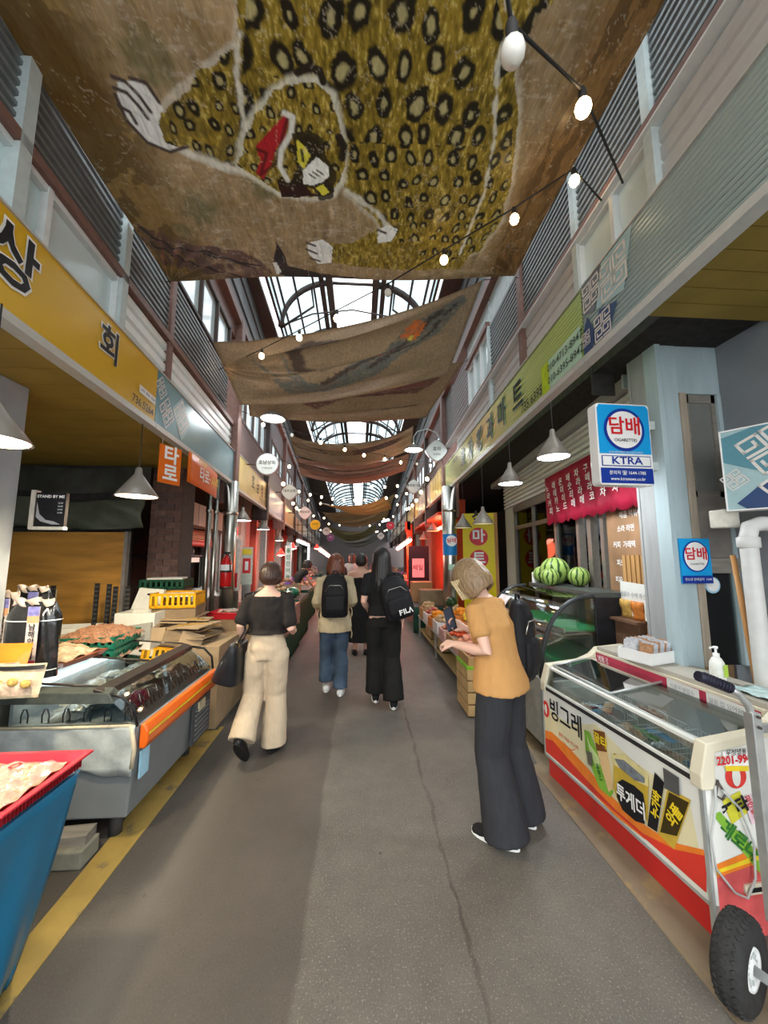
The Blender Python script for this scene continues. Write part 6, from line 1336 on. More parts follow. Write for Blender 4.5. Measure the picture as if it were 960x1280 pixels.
for i in range(4): MB().ball((p.x-.09+.065*i, p.y-.035, .975-.01*(i % 2)), (.026,.012,.022), 12, 8).build('printed_ring', M('snack_gold', (.55,.36,.10), .4, 0, .4, 50), t_)
t = thing('red_tray', 'thin red tray under the cream snack bag', 'tray', (-2.08,2.05,.89)); MB().box((-2.30,1.92,.891),(-1.88,2.20,.90)).build('base', red, t); MB().tube([(-2.30,1.92,.905),(-1.88,1.92,.905),(-1.88,2.20,.905)], .008, 6).build('rim', red, t)
t = thing('brown_tray', 'brown tray of clear packed dried fish beside the large seaweed bag', 'tray', (-2.03,2.78,.89)); MB().hexa([(-2.2,2.62,.892),(-1.92,2.62,.892),(-1.90,2.95,.892),(-2.2,2.95,.892),(-2.23,2.58,.93),(-1.89,2.58,.93),(-1.87,2.98,.93),(-2.23,2.98,.93)]).build('base', M('brown_plastic', (.22,.06,.03), .4), t)
o = MB().grid(lambda u, v: V((-2.20+.30*u, 2.60+.36*v, .935+.07*math.sin(PI*u)*math.sin(PI*v)+.012*math.sin(17*u)*math.sin(13*v))), 22, 22).build('dried_fish_pack', M('dried_fish_plastic', (.50,.38,.24), .2, 0, .4, 35, coat=.7, bump=.5), thick=.004); tag(o, 'clear bag of pale dried fish on the brown tray', 'dried fish')
def crate(name, label, c, w_, d, h, m, rz=0, n=8, group=None, wall=.008):
    """slotted plastic crate"""
    t = thing(name, label, 'crate', tuple(c), group); c = V(c); R3 = Matrix.Rotation(rz, 3, 'Z'); W = lambda x, y, z: c + R3 @ V((x,y,z))
    def bb(mb, a, b): x0,y0,z0 = a; x1,y1,z1 = b; mb.hexa([W(x0,y0,z0),W(x1,y0,z0),W(x1,y1,z0),W(x0,y1,z0),W(x0,y0,z1),W(x1,y0,z1),W(x1,y1,z1),W(x0,y1,z1)])
    mb = MB(); bb(mb, (-w_/2,-d/2,0), (w_/2,d/2,.012)); mb.build('base', m, t)
    mb = MB()
    for z0, z1 in ((h-.025,h),(0.0,.03)):
        for a, b in (((-w_/2,-d/2),(w_/2,-d/2+wall)),((-w_/2,d/2-wall),(w_/2,d/2)),((-w_/2,-d/2),(-w_/2+wall,d/2)),((w_/2-wall,-d/2),(w_/2,d/2))): bb(mb, (a[0]-(.008 if z0 > 0 else 0)*(1 if a[0] < 0 else -1)*0,a[1],z0), (b[0],b[1],z1))
    mb.build('rim', m, t); mb = MB()
    for i in range(n+1):
        x = -w_/2+.012+(w_-.024)*i/n
        for y in (-d/2, d/2-wall): bb(mb, (x-.012,y,0), (x+.012,y+wall,h))
    for i in range(int(n*d/w_)+2):
        y = -d/2+.012+(d-.024)*i/(int(n*d/w_)+1)
        for x in (-w_/2, w_/2-wall): bb(mb, (x,y-.012,0), (x+wall,y+.012,h))
    mb.build('wall_ribs', m, t); return t
gcr = M('green_crate_plastic', (.02,.22,.13), .4, 0, .08); ycr = M('yellow_crate_plastic', (.80,.40,.01), .4, 0, .06); dgc = M('dark_green_crate', (.012,.07,.035), .4, 0, .1)
crate('plastic_crate', 'mint green crate on the ledge under a mound of brown dried fish', (-2.14,3.30,.892), .42, .42, .09, gcr, .1)
def mound(label, c, rx, ry, h, m, seed=0, cat='dried fish', name='dried_fish_mound', bump=.02):
    rs = random.Random(seed); ph = [rs.uniform(0,6) for _ in range(4)]
    o = MB().grid(lambda u, v: V((c[0]+rx*(u-.5)*2, c[1]+ry*(v-.5)*2, c[2]+h*max(0,math.sin(PI*u)*math.sin(PI*v))**.55+bump*.5*math.sin(31*u+ph[0])*math.sin(27*v+ph[1])+bump*.3*math.sin(67*u+ph[2])*math.sin(59*v))), 40, 40).build(name, m); tag(o, label, cat); return o
brf = M('brown_dried_fish', (.26,.13,.075), .3, 0, .5, 60, bump=.8, bscale=80, coat=.3)
mound('mound of brown dried anchovies in plastic on the mint green crate', (-2.14,3.30,.95), .23, .23, .09, brf, 2)
# rack posts
pst = M('black_post', (.02,.02,.02), .5)
for i, (px, y0) in enumerate(((50,733),(60,738),(67,732),(122,729),(137,730),(145,733),(160,733))):
    p = at(px, y0, 3.98); t = thing('rack_post', '%s of the short black slotted posts before the plywood board' % ('first from the left','second from the left','third from the left','fourth from the left','fifth from the left','sixth from the left','rightmost')[i], 'post', (p.x, p.y, .0)); MB().box((p.x-.018,p.y-.012,0),(p.x+.018,p.y+.012,p.z)).build('post', pst, t)
    for k in range(9): MB().box((p.x-.020,p.y-.014,p.z-.04-.045*k),(p.x+.020,p.y+.014,p.z-.028-.045*k)).build('slot', M('bolt_dark', (.1,.09,.08)), t)
def sbox(name, label, c, w_, d, h, m, rz=0, rx=0, opn=True, group=None):
    """open box"""
    t = thing(name, label, 'box', tuple(c), group); c = V(c); R3 = Matrix.Rotation(rz, 3, 'Z') @ Matrix.Rotation(rx, 3, 'X'); W = lambda x, y, z: c + R3 @ V((x,y,z)); k = .018 if h < .3 else .012
    def bb(mb, a, b): x0,y0,z0 = a; x1,y1,z1 = b; mb.hexa([W(x0,y0,z0),W(x1,y0,z0),W(x1,y1,z0),W(x0,y1,z0),W(x0,y0,z1),W(x1,y0,z1),W(x1,y1,z1),W(x0,y1,z1)])
    mb = MB(); bb(mb, (-w_/2,-d/2,0), (w_/2,d/2,k)); mb.build('bottom', m, t); mb = MB()
    for a, b in (((-w_/2,-d/2),(w_/2,-d/2+k)),((-w_/2,d/2-k),(w_/2,d/2)),((-w_/2,-d/2+k),(-w_/2+k,d/2-k)),((w_/2-k,-d/2+k),(w_/2,d/2-k))): bb(mb, (*a,k), (*b,h))
    mb.build('walls', m, t)
    if not opn: mb = MB(); bb(mb, (-w_/2-.003,-d/2-.003,h), (w_/2+.003,d/2+.003,h+.02)); mb.build('lid', m, t)
    return t
solid('back_bench', (-3.9,3.6,0), (-2.12,4.25,.82), M('counter_dark', (.09,.085,.075)))
sbox('foam_box', 'long white foam box in the middle before the plywood board', (-2.75,3.85,.83), .48, .26, .11, styro, .15); sbox('foam_box', 'pale foam box with cream side left of the long one', (-3.20,3.82,.83), .40, .28, .12, styro, -.1, opn=False)
# crates by the brick pillar (y about 4.1)
solid('crate_bench', (-2.60,3.95,0), (-1.75,4.9,.72), M('counter_dark', (.09,.085,.075)))
def A4(px, py, y): return at(px, py, y)
sbox('foam_box', 'white foam box lower left of the yellow crate', (-2.16,3.92,.935), .36, .30, .13, styro, .05)
crate('plastic_crate', 'dark green crate below the upright white foam lid', (-2.16,4.20,.80), .48, .32, .14, dgc, .05); sbox('cardboard_box', 'small brown carton holding up the white foam box', (-2.12,3.95,.73), .34,.26,.20, cardd, .05, opn=False)
crate('plastic_crate', 'dark green crate at the top of the stack by the brick pillar', (-2.22,4.48,1.24), .46, .34, .11, dgc, .1); sbox('cardboard_box', 'dull carton supporting the upper dark green crate', (-2.20,4.48,.73), .40,.30,.49, cardd, .1, opn=False)
t = thing('foam_sheet', 'upright white foam lid with a black slot leaning on the crates', 'lid', (-2.20,4.12,1.06)); MB().hexa([V((-2.40,4.10,1.03)),V((-2.10,4.08,1.03)),V((-2.10,4.12,1.03)),V((-2.40,4.14,1.03)),V((-2.37,4.20,1.27)),V((-2.10,4.18,1.25)),V((-2.10,4.22,1.25)),V((-2.37,4.24,1.27))]).build('sheet', styro, t, bevel=.004); MB().box((-2.26,4.155,1.195),(-2.21,4.175,1.215)).build('slot', black, t)
t = crate('plastic_crate', 'bright yellow crate with white paper inside near the steel pipes', (-1.93,4.15,1.08), .44, .34, .15, ycr, .12); sbox('cardboard_box', 'brown carton under the bright yellow crate', (-1.92,4.17,.73), .42,.34,.345, cardd, .1, opn=False)
o = MB().cbox((-1.93,4.15,1.20),(.28,.2,.03), rz=.3).build('paper_sheet', whitep); tag(o, 'white paper lying in the yellow crate', 'paper'); o = MB().cbox((-2.22,4.48,1.355),(.36,.24,.02), rz=.2).build('paper_sheet', styro); tag(o, 'pale foam sheet covering the upper dark green crate', 'paper')
# large pale carton and flattened cardboard
t = sbox('cardboard_box', 'large pale carton on the ground under the flattened cardboard pile', (-1.70,4.08,.02), .74, .72, .72, cardb, .0, opn=False)
t = thing('pallet', 'dark low pallet under the large pale carton', 'pallet', (-1.70,4.08,0)); MB().box((-2.07,3.74,0),(-1.31,4.44,.018)).build('board', M('counter_dark', (.09,.085,.075)), t)
rs_ = random.Random(12)
for i in range(14):
    w_, d = rs_.uniform(.30,.55), rs_.uniform(.20,.38); cx_, cy_ = -1.76+rs_.uniform(-.22,.16), 4.02+rs_.uniform(-.15,.2)
    t = thing('flattened_carton', 'flattened carton, %s from the top of the untidy cardboard pile' % ('fourteenth thirteenth twelfth eleventh tenth ninth eighth seventh sixth fifth fourth third second first'.split()[i]), 'cardboard', (cx_,cy_,.765+.017*i), 'flattened cartons in the pile'); MB().cbox((cx_,cy_,.770+.0165*i),(w_,d,.009), rz=rs_.uniform(-.6,.6), rx=rs_.uniform(-.06,.06), ry=rs_.uniform(-.05,.05)).build('sheet', rs_.choice((cardb,cardd,cardb)), t); MB().cbox((cx_,cy_,.7765+.0165*i),(w_*.9,.05,.003), rz=rs_.uniform(-.6,.6)).build('tape', M('yellow_tape', (.45,.28,.05), .3), t)
for i, (px, py) in enumerate(((175,795),(190,800),(215,805),(235,806))):
    p = at(px, py, 3.72); t = thing('flattened_carton', ('grey flattened carton leaning far left behind the seafood freezer','cream flattened carton second from left behind the seafood freezer','brown flattened carton third behind the seafood freezer','torn flattened carton rightmost behind the seafood freezer')[i], 'cardboard', (p.x,p.y,p.z-.15)); MB().cbox((p.x,p.y,p.z-.04),(.20,.03,.30), rz=.1*i, rx=-.3, ry=.15*(i-1)).build('sheet', (M('grey_card', (.30,.29,.26), .7), cardb, cardd, cardb)[i], t)
solid('left_low_shelf', (-2.62,3.55,0), (-2.10,3.90,.62), M('counter_dark', (.09,.085,.075)))
# shellfish trays on the carton pile (x -1.9..-1.3, y 4.5)
solid('shell_bench', (-1.72,4.46,0), (-1.12,5.0,.88), cardd)
def tray(name, label, c, w_, d, h, m, rz=0, flare=.03):
    t = thing(name, label, 'tray', tuple(c)); c = V(c); R3 = Matrix.Rotation(rz, 3, 'Z'); W = lambda x, y, z: c + R3 @ V((x,y,z))
    a, b = w_/2, d/2; f = flare; P_ = [W(-a+f,-b+f,0),W(a-f,-b+f,0),W(a-f,b-f,0),W(-a+f,b-f,0),W(-a,-b,h),W(a,-b,h),W(a,b,h),W(-a,b,h)]
    mb = MB(); mb.add(P_, [(0,3,2,1),(0,1,5,4),(1,2,6,5),(2,3,7,6),(3,0,4,7)]); mb.build('base', m, t, thick=.006)
    mb = MB(); mb.tube([P_[4],P_[5],P_[6],P_[7],P_[4]], .009, 6); mb.build('rim', m, t); return t
redt = M('red_tray_plastic', (.55,.02,.03), .35, 0, .08, 6, coat=.3)
tray('red_tray', 'red tray of shellfish left of the walking woman in black', (-1.55,4.40+.2,.885), .40, .30, .07, redt, -.15); tray('foam_tray', 'white tray with yellow wrap right of the red shellfish tray', (-1.25,4.62,.885), .26, .30, .05, styro, -.1)
shell = [M('shell_%d' % i, c, .3, 0, .3, 40, coat=.4) for i, c in enumerate(((.50,.32,.26),(.45,.40,.34),(.32,.18,.14),(.55,.42,.36)))]
def lump_mesh(m, r, sq=(1,1,.7), seed=0, n=9, k=6):
    rs = random.Random(seed); ph = rs.uniform(0,6); mb = MB(); mb.ball((0,0,0), (r*sq[0], r*sq[1], r*sq[2]), n, k)
    for i, v in enumerate(mb.v): mb.v[i] = v*(1+.12*math.sin(7*v.x/r+ph)*math.cos(5*v.y/r+ph))
    o = mb.build('l', m); d = o.data; bpy.data.objects.remove(o); return d
def heap(name, label, cat, group, mes, c, rx, ry, n, r, layers=2, seed=0, rot=True, dome=.5):
    """individual items piled in an ellipse"""
    rs = random.Random(seed); out = []; cnt = 0
    for L in range(layers):
        k = max(1, int(n*(.62 if L == 0 else .38/(layers-1) if layers > 1 else 0)))
        sc = 1-.33*L
        for i in range(k):
            a = i*2.39996; q = math.sqrt((i+.5)/k)*sc
            o = bpy.data.objects.new(name, mes[rs.randrange(len(mes))]); COL.objects.link(o)
            o.location = (c[0]+rx*q*math.cos(a)+rs.uniform(-.1,.1)*r, c[1]+ry*q*math.sin(a)+rs.uniform(-.1,.1)*r, c[2]+r*.7+L*r*1.15+rs.uniform(0,.1)*r)
            if rot: o.rotation_euler = (rs.uniform(-.4,.4), rs.uniform(-.4,.4), rs.uniform(0,6))
            tag(o, label, cat, group); out.append(o)
    return out
shm_ = [lump_mesh(m, .026, (1.3,1,.6), i) for i, m in enumerate(shell)]
heap('shellfish', 'small pinkish shellfish heaped on the red tray', 'shellfish', 'shellfish on the red tray', shm_, (-1.55,4.60,.895), .15, .11, 36, .03, 2, 1)
heap('shellfish', 'small pinkish shellfish heaped behind the red bucket', 'shellfish', 'shellfish behind the red bucket', shm_, (-1.28,4.85,.885), .15, .12, 30, .03, 2, 2)
t = thing('red_bucket', 'small clear bucket with a red label among the shellfish', 'bucket', (-1.45,4.87,.885)); MB().lathe([(.065,0),(.08,.14)], (-1.45,4.87,.886), 18).build('label_band', M('red_label_print', (.60,.02,.03), .3, 0, .5, 15), t); MB().lathe([(0,.005),(.07,.005),(.083,.15),(.088,.155)], (-1.45,4.87,.886), 18).build('tub', clearpl, t)
t = thing('plastic_bottle', 'clear plastic bottle standing by the thick steel pole', 'bottle', (-1.32,5.05,.88)); MB().lathe([(0,0),(.045,0),(.048,.13),(.03,.17),(.014,.20),(.014,.23),(0,.235)], (-1.42,4.97+.02,.885), 14).build('body', M('cloudy_plastic', (.40,.42,.42), .15, 0, .1, alpha=.7), t)
# ---- fire extinguisher on its stand
t = thing('fire_extinguisher', 'red fire extinguisher mounted on the thick steel pole', 'fire extinguisher', (-1.88,5.36,1.2)); MB().lathe([(0,0),(.070,0),(.075,.02),(.075,.32),(.055,.38),(.02,.41),(.02,.44),(0,.44)], (-1.86,5.32,1.19), 18).build('cylinder', M('extinguisher_red', (.55,.012,.012), .25, 0, .05, coat=.4), t); MB().lathe([(.0765,.22),(.0765,.30)], (-1.86,5.32,1.19), 18).build('label', whitep, t); MB().lathe([(.0768,.195),(.0768,.22)], (-1.86,5.32,1.19), 18).build('label_band', black, t); MB().tube([(-1.86,5.32,1.63),(-1.86,5.27,1.66),(-1.80,5.27,1.60),(-1.79,5.28,1.40)], .008, 6).build('hose', black, t); MB().cbox((-1.85,5.30,1.65),(.09,.02,.03)).build('handle', black, t); MB().lathe([(.0,-.03),(.08,-.03),(.08,.0)], (-1.86,5.32,1.19), 14).build('bracket', chrome, t)
XO = -.20; t = thing('alarm_cabinet', 'narrow pale cabinet with red alarm lamp beside the fire extinguisher', 'cabinet', (-1.72,5.7,1.0)); MB().box((-1.75+XO,5.62,1.10),(-1.58+XO,5.72,1.86)).build('casing', M('cabinet_cream', (.58,.56,.50), .4), t, bevel=.004); MB().cyl((-1.665+XO,5.62,1.74),(-1.665+XO,5.59,1.74), .03, 12).build('alarm_lamp', M('alarm_red', (.7,.02,.02), .3, emit=.6), t); MB().box((-1.66+XO,5.615,1.15),(-1.60+XO,5.62,1.36)).build('red_panel', red, t); MB().box((-1.73+XO,5.615,1.40),(-1.67+XO,5.62,1.60)).build('white_panel', whitep, t); MB().box((-1.73+XO,5.63,.0),(-1.60+XO,5.71,1.10)).build('post', chrome, t)
t = thing('warning_light', 'small red and white box lamp on top of the pale cabinet', 'lamp', (-1.68,5.66,1.86)); MB().box((-1.74+XO,5.63,1.862),(-1.64+XO,5.70,1.92)).build('base', whitep, t); MB().box((-1.74+XO,5.63,1.92),(-1.64+XO,5.70,2.04)).build('lens', M('alarm_red', (.7,.02,.02)), t)
t = thing('wall_poster', 'green white and red notice on the wall right of the pale cabinet', 'notice', (-1.9,6.2,1.3)); pl = Plane((-1.83,6.15,1.45), (1,.2,0), ZZ); MB().prism(rect(-.09,-.30,.09,.30), pl.O, pl.r, pl.u, pl.n*.01).build('sheet', M('poster_pale', (.55,.60,.52), .5), t); decal(pl, [rect(-.07,.18,.07,.27)], 'yellow_block', M('yellow_print', (.8,.6,.03)), t, .012); decal(pl, [rect(-.06,-.12,.06,.12)], 'red_block', red, t, .012); decal(pl, [rect(-.025,-.07,.025,.07)], 'white_block', whitep, t, .014); MB().box((-1.9,6.17,0),(-1.76,6.19,1.2)).build('stand', alu, t)
# ---- shops behind the poles: duct, awning, green curtain, dark interior
def wl(y): return -2.75-.08*(y-5)
def wslab(mb, y0, y1, z0, z1, a, b): return mb.hexa([(wl(y0)+a,y0,z0),(wl(y0)+b,y0,z0),(wl(y1)+b,y1,z0),(wl(y1)+a,y1,z0),(wl(y0)+a,y0,z1),(wl(y0)+b,y0,z1),(wl(y1)+b,y1,z1),(wl(y1)+a,y1,z1)])
duct = M('beige_duct', (.48,.38,.30), .5, 0, .06, 5); t = thing('boxed_duct', 'long beige boxed duct under the ceiling behind the steel pipes', 'duct', (-2.7,6.5,2.1))
for a, b in ((5.0,5.9),(5.92,6.8),(6.82,7.7),(7.72,8.7)): wslab(MB(), a, b, 2.08, 2.42, 0, .30).build('section', duct, t, bevel=.006)
t = thing('red_awning', 'rolled red and beige awning below the beige duct', 'awning', (-2.7,5.8,1.7)); MB().grid(lambda u, v: V((wl(5+2*u)+.06+.14*(1-v), 5+2*u, 1.86+.20*v+.01*math.sin(30*v))), 8, 14).build('cloth', M('awning_beige_red', (.44,.16,.10), .4, 0, .5, 3, stretch=(.3,.3,9)), t, thick=.005); MB().grid(lambda u, v: V((wl(5+2*u)+.21, 5+2*u, 1.76+.10*v)), 4, 2).build('valance', M('awning_red', (.40,.03,.02), .4), t, thick=.005)
o = MB().grid(lambda u, v: V((wl(5.0+.75*u)+.10+.02*math.sin(30*u), 5.0+.75*u, .9+.88*v)), 30, 8).build('green_curtain', M('green_plastic_sheet', (.02,.17,.10), .2, 0, .3, 5, coat=.4)); tag(o, 'green plastic sheet hanging under the red awning', 'curtain')
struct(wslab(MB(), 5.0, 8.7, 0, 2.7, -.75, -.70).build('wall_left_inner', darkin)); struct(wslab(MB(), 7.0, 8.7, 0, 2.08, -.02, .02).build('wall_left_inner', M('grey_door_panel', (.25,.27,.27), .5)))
for y in (7.0, 7.5, 8.0, 8.6): struct(wslab(MB(), y, y+.05, 0, 2.08, .0, .05).build('door_frame', alu))
bottle_row(-2.95, 5.95, 6.8, 1.62, 6, 'pale bottle on the high shelf in the dark shop behind the pipes', (1,1,0), 'bottles on the high dark shelf')
t = thing('wall_shelf', 'dark high shelf holding pale bottles in the left shop', 'shelf', (-2.95,6.4,1.60)); MB().box((-3.5,5.85,1.60),(-2.85,6.9,1.62)).build('board', shm, t)
for i, y in enumerate((6.0, 6.45)): o = MB().box((-2.84,y,1.50),(-2.83,y+.3,1.58)).build('price_card', whitep); tag(o, ('left','right')[i]+' white card under the high shelf of bottles', 'card')
solid('shop_counter', (-3.05,5.1,0), (-2.45,7.0,.92), M('counter_dark', (.09,.085,.075)))
o = MB().grid(lambda u, v: V((-3.0+.55*v, 5.2+1.6*u, .925+.14*math.sin(PI*v)+.02*math.sin(40*u)*math.sin(20*v))), 60, 20).build('bubble_sheet', M('bubble_white', (.48,.50,.52), .3, 0, .3, 60, bump=.5)); tag(o, 'white bubble wrap covering the counter behind the yellow crate', 'cover')
# ---- green-skirted stalls further left (y 5.6-8.2)
def skirted(label, x0, x1, y0, y1, h, m, name='market_table'):
    t = thing(name, label, 'table', ((x0+x1)/2,(y0+y1)/2,0)); MB().box((x0,y0,h-.03),(x1,y1,h)).build('top', M('counter_dark', (.09,.085,.075)), t)
    def f(u, v):
        per = [(x1,y1),(x1,y0),(x0,y0)]; L1 = y1-y0; L2 = x1-x0; s = u*(L1+L2); k = .012*math.sin(s*38)*(1-v)
        return V((x1+k, y1-s, .02+(h-.03)*v)) if s < L1 else V((x1-(s-L1), y0-k, .02+(h-.03)*v))
    MB().grid(f, 90, 6).build('skirt', m, t, thick=.004)
    for x in (x0+.04, x1-.06):
        for y in (y0+.05, y1-.05): MB().cyl((x,y,0),(x,y,h-.03), .02, 8).build('leg', alu, t)
    return t
gsk = M('green_skirt', (.010,.060,.035), .6, 0, .2, 5)
skirted('market table with dark green skirt right behind the woman with the tote bag', -1.75, -1.08, 5.35, 6.9, .78, gsk); skirted('market table with dark green skirt further along on the left', -1.85, -1.12, 7.1, 8.3, .80, gsk)
dryc = [M('dried_%d' % i, c, .4, 0, .3, 40) for i, c in enumerate(((.58,.42,.24),(.50,.33,.17),(.62,.50,.34),(.42,.25,.13)))]; drym = [lump_mesh(m, .045, (1.3,.8,.6), i) for i, m in enumerate(dryc)]
def round_tray(label, x, y, z, r, m):
    t = thing('round_tray', label, 'tray', (x,y,z)); MB().lathe([(0,.004),(r*.85,.004),(r,.05),(r+.012,.052),(r+.012,.046)], (x,y,z), 28).build('basin', m, t); text('건어물', .05, whitep, (x, y-r-.013, z+.030), (1,0,0), ZZ, t, 'lettering', .0)
    return t
grt = M('green_tray_plastic', (.01,.10,.05), .35, 0, .1, coat=.3)
solid('tray_riser', (-1.72,6.0,.781), (-1.25,6.8,.98), cardd)
round_tray('large round green tray heaped with dried goods behind the woman in black', -1.42, 6.2, .981, .30, grt); heap('dried_radish', 'pale dried root piece heaped in the large round green tray', 'dried food', 'dried roots in the green tray', drym, (-1.42,6.2,1.01), .22, .22, 60, .05, 3, 5)
round_tray('round green tray on the near end of the green skirted table', -1.38, 5.60, .781, .22, grt); heap('dried_radish', 'pale dried root piece on the nearer green tray', 'dried food', 'dried roots in the near green tray', drym, (-1.38,5.60,.80), .16, .16, 34, .05, 2, 6)
o = MB().grid(lambda u, v: V((-1.06-.02*math.sin(20*u)+.05*v*(1-v), 5.4+1.4*u, .45+.38*v+.02*math.sin(33*u)*(1-v))), 60, 12).build('plastic_cover', M('dusty_plastic_cover', (.35,.24,.19), .2, 0, .3, 12, coat=.6), thick=.003); tag(o, 'wrinkled clear plastic cover folded over the green skirt', 'cover')
t = thing('melon_bag', 'dark green shiny bag on the second green skirted table', 'bag', (-1.30,7.35,.80)); MB().ball((-1.32,7.4,.90), (.16,.14,.10), 18, 12).build('bag', M('green_shiny_bag', (.02,.14,.07), .15, 0, .2, 9, coat=.6), t)
sbox('cardboard_box', 'open carton of goods on the second green skirted table', (-1.45,7.9,.805), .42, .40, .22, cardb, .1); pinks = [M('pink_goods', (.60,.30,.34), .5, 0, .2), M('purple_goods', (.22,.10,.35), .4, 0, .2), M('tan_goods', (.48,.30,.18), .6, 0, .2)]; pm_ = [lump_mesh(m, .06, (1.2,1,.8), i) for i, m in enumerate(pinks)]
heap('wrapped_goods', 'pink or purple wrapped goods piled on the second green skirted table', 'goods', 'wrapped goods on the second green skirted table', pm_, (-1.5,7.9,.85), .20, .22, 26, .07, 3, 8)
# ================================================================== FISH TRAY TABLE (near left)
bt = M('blue_tarp', (.015,.16,.30), .35, 0, .12, 4, bump=.15, coat=.2)
t = thing('tarp_table', 'low display table wrapped in bright blue tarp at the lower left corner', 'table', (-1.6,1.3,0))
MB().box((-2.1,.35,0),(-1.34,1.62,.725)).build('table', M('counter_dark', (.09,.085,.075)), t)
def tw(u, v):   # skirt: u runs along the near x=-1.13 side then round the far corner
    s = u*2.25; h = .735*(1-v); fl = .04*v
    fold = .018*math.sin(s*14+3*v)*v + .012*math.sin(s*31)*v
    if s < 1.42: return V((-1.150-.15*v+fold, .30+s-.02*v, h))
    return V((-1.150-.15*v-(s-1.42)*1.0, 1.725-.05*v+fold, h))
MB().grid(tw, 110, 14).build('tarp_skirt', bt, t, thick=.003); MB().grid(lambda u, v: V((-2.1+.95*u, 0.30+1.43*v, .732+.004*math.sin(9*u+7*v))), 12, 12).build('tarp_top', bt, t)
def mesh_tray(label, x0, x1, y0, y1, z, m):
    t = thing('red_tray', label, 'tray', ((x0+x1)/2,(y0+y1)/2,z)); mb = MB(); f = .03; h = .055
    P_ = [V((x0+f,y0+f,z)),V((x1-f,y0+f,z)),V((x1-f,y1-f,z)),V((x0+f,y1-f,z)),V((x0,y0,z+h)),V((x1,y0,z+h)),V((x1,y1,z+h)),V((x0,y1,z+h))]
    mb.add(P_, [(0,3,2,1),(0,1,5,4),(1,2,6,5),(2,3,7,6),(3,0,4,7)]); mb.build('base', m, t, thick=.005); mb = MB(); q = .022
    for a, b in (((x0-q,y0-q),(x1+q,y0)),((x0-q,y1),(x1+q,y1+q)),((x0-q,y0),(x0,y1)),((x1,y0),(x1+q,y1))): mb.box((*a,z+h-.006),(*b,z+h+.004))
    mb.build('rim', m, t, bevel=.003); mb = MB(); k = int((x1-x0)/.014)
    for i in range(k): mb.box((x0+.014*i,y1-.004,z+.012),(x0+.014*i+.005,y1+.004,z+h-.008))
    for i in range(int((y1-y0)/.014)): mb.box((x1-.004,y0+.014*i,z+.012),(x1+.004,y0+.014*i+.005,z+h-.008))
    mb.build('slots', M('dark_red_slots', (.25,.01,.015), .4), t); return t
rtp = M('coral_red_tray', (.62,.035,.055), .35, 0, .08, 7, coat=.3)
mesh_tray('coral red slotted tray farther on the blue tarp table', -1.75, -1.14, 1.36, 1.72, .745, rtp); mesh_tray('coral red slotted tray nearer on the blue tarp table', -1.75, -1.14, .80, 1.30, .74, rtp)
anch = M('anchovy_pack', (.50,.30,.16), .18, 0, .40, 45, bump=.7, bscale=60, coat=.8)
def pack(label, x0, x1, y0, y1, z, seed, group=None):
    rs = random.Random(seed); a, b = rs.uniform(0,6), rs.uniform(0,6)
    t = thing('anchovy_pack', label, 'dried fish', ((x0+x1)/2,(y0+y1)/2,z)); f = lambda u, v: V((x0+(x1-x0)*u, y0+(y1-y0)*v, z+.030*min(1,5*min(u,1-u),5*min(v,1-v))+.006*math.sin(26*u+a)*math.sin(21*v+b)+.003*math.sin(60*u)*math.sin(50*v)))
    MB().grid(f, 36, 36).build('contents', anch, t); 
    MB().grid(lambda u, v: f(u, v)+V((0,0,.004+.004*math.sin(15*u+9*v))), 20, 20).build('film', clearpl, t); return t
pack('clear pack of pale dried anchovies farther right in the far coral tray', -1.46, -1.19, 1.385, 1.70, .775, 1); pack('clear pack of pale dried anchovies left in the far coral tray', -1.74, -1.48, 1.385, 1.70, .778, 2); pack('clear pack of dried anchovies at the far side of the near coral tray', -1.50, -1.19, 1.06, 1.28, .77, 3); pack('clear pack of dried anchovies left in the near coral tray', -1.73, -1.52, .84, 1.28, .77, 4); pack('clear pack of dried anchovies nearest in the near coral tray', -1.50, -1.19, .83, 1.04, .77, 5)
for x, y in ((-1.31,1.60),): o = MB().lathe([(.012,0),(.020,0)], (x,y,.82), 16).build('red_ring_mark', red); tag(o, 'small red ring printed on the film of the far right pack', 'mark')
# ================================================================== FRUIT STALL (right, y 3.9-7.8) and far shops
def stall(label, x0, x1, y0, y1, h):
    t = thing('stall_table', label, 'table', ((x0+x1)/2,(y0+y1)/2,0)); MB().box((x0,y0,h-.025),(x1,y1,h)).build('top', alu, t)
    for x in (x0+.03, x1-.03):
        for y in (y0+.04, (y0+y1)/2, y1-.04): MB().box((x-.015,y-.015,0),(x+.015,y+.015,h-.025)).build('leg', alu, t)
    MB().box((x0+.02,y0+.02,.14),(x1-.02,y1-.02,.16)).build('lower_shelf', M('board_tan', (.35,.24,.10), .6), t); return t
stall('low metal stall table carrying cartons of fruit along the right', 1.18, 1.53, 4.35, 7.6, .42); stall('low metal stall table under the second row of fruit cartons', 1.54, 1.76, 4.75, 6.75, .42)
stall('higher back stall table behind the fruit cartons', 1.78, 2.35, 4.45, 6.8, .62)
whc = M('white_carton', (.60,.57,.54), .6, 0, .06, 5); brc = M('brown_carton', (.40,.22,.10), .7, 0, .1, 6); orc = M('orange_carton', (.60,.19,.03), .5, 0, .12, 6); pkc = M('pink_print_carton', (.50,.28,.24), .5, 0, .25, 14); wdc = M('wood_crate', (.50,.33,.15), .6, 0, .15, 8)
apple = [lump_mesh(M('apple_red', (.42,.05,.03), .3, 0, .3, 12, coat=.3), .037, (1,1,.9), 1), lump_mesh(M('apple_pink', (.50,.20,.12), .3, 0, .3, 12, coat=.3), .037, (1,1,.9), 2)]
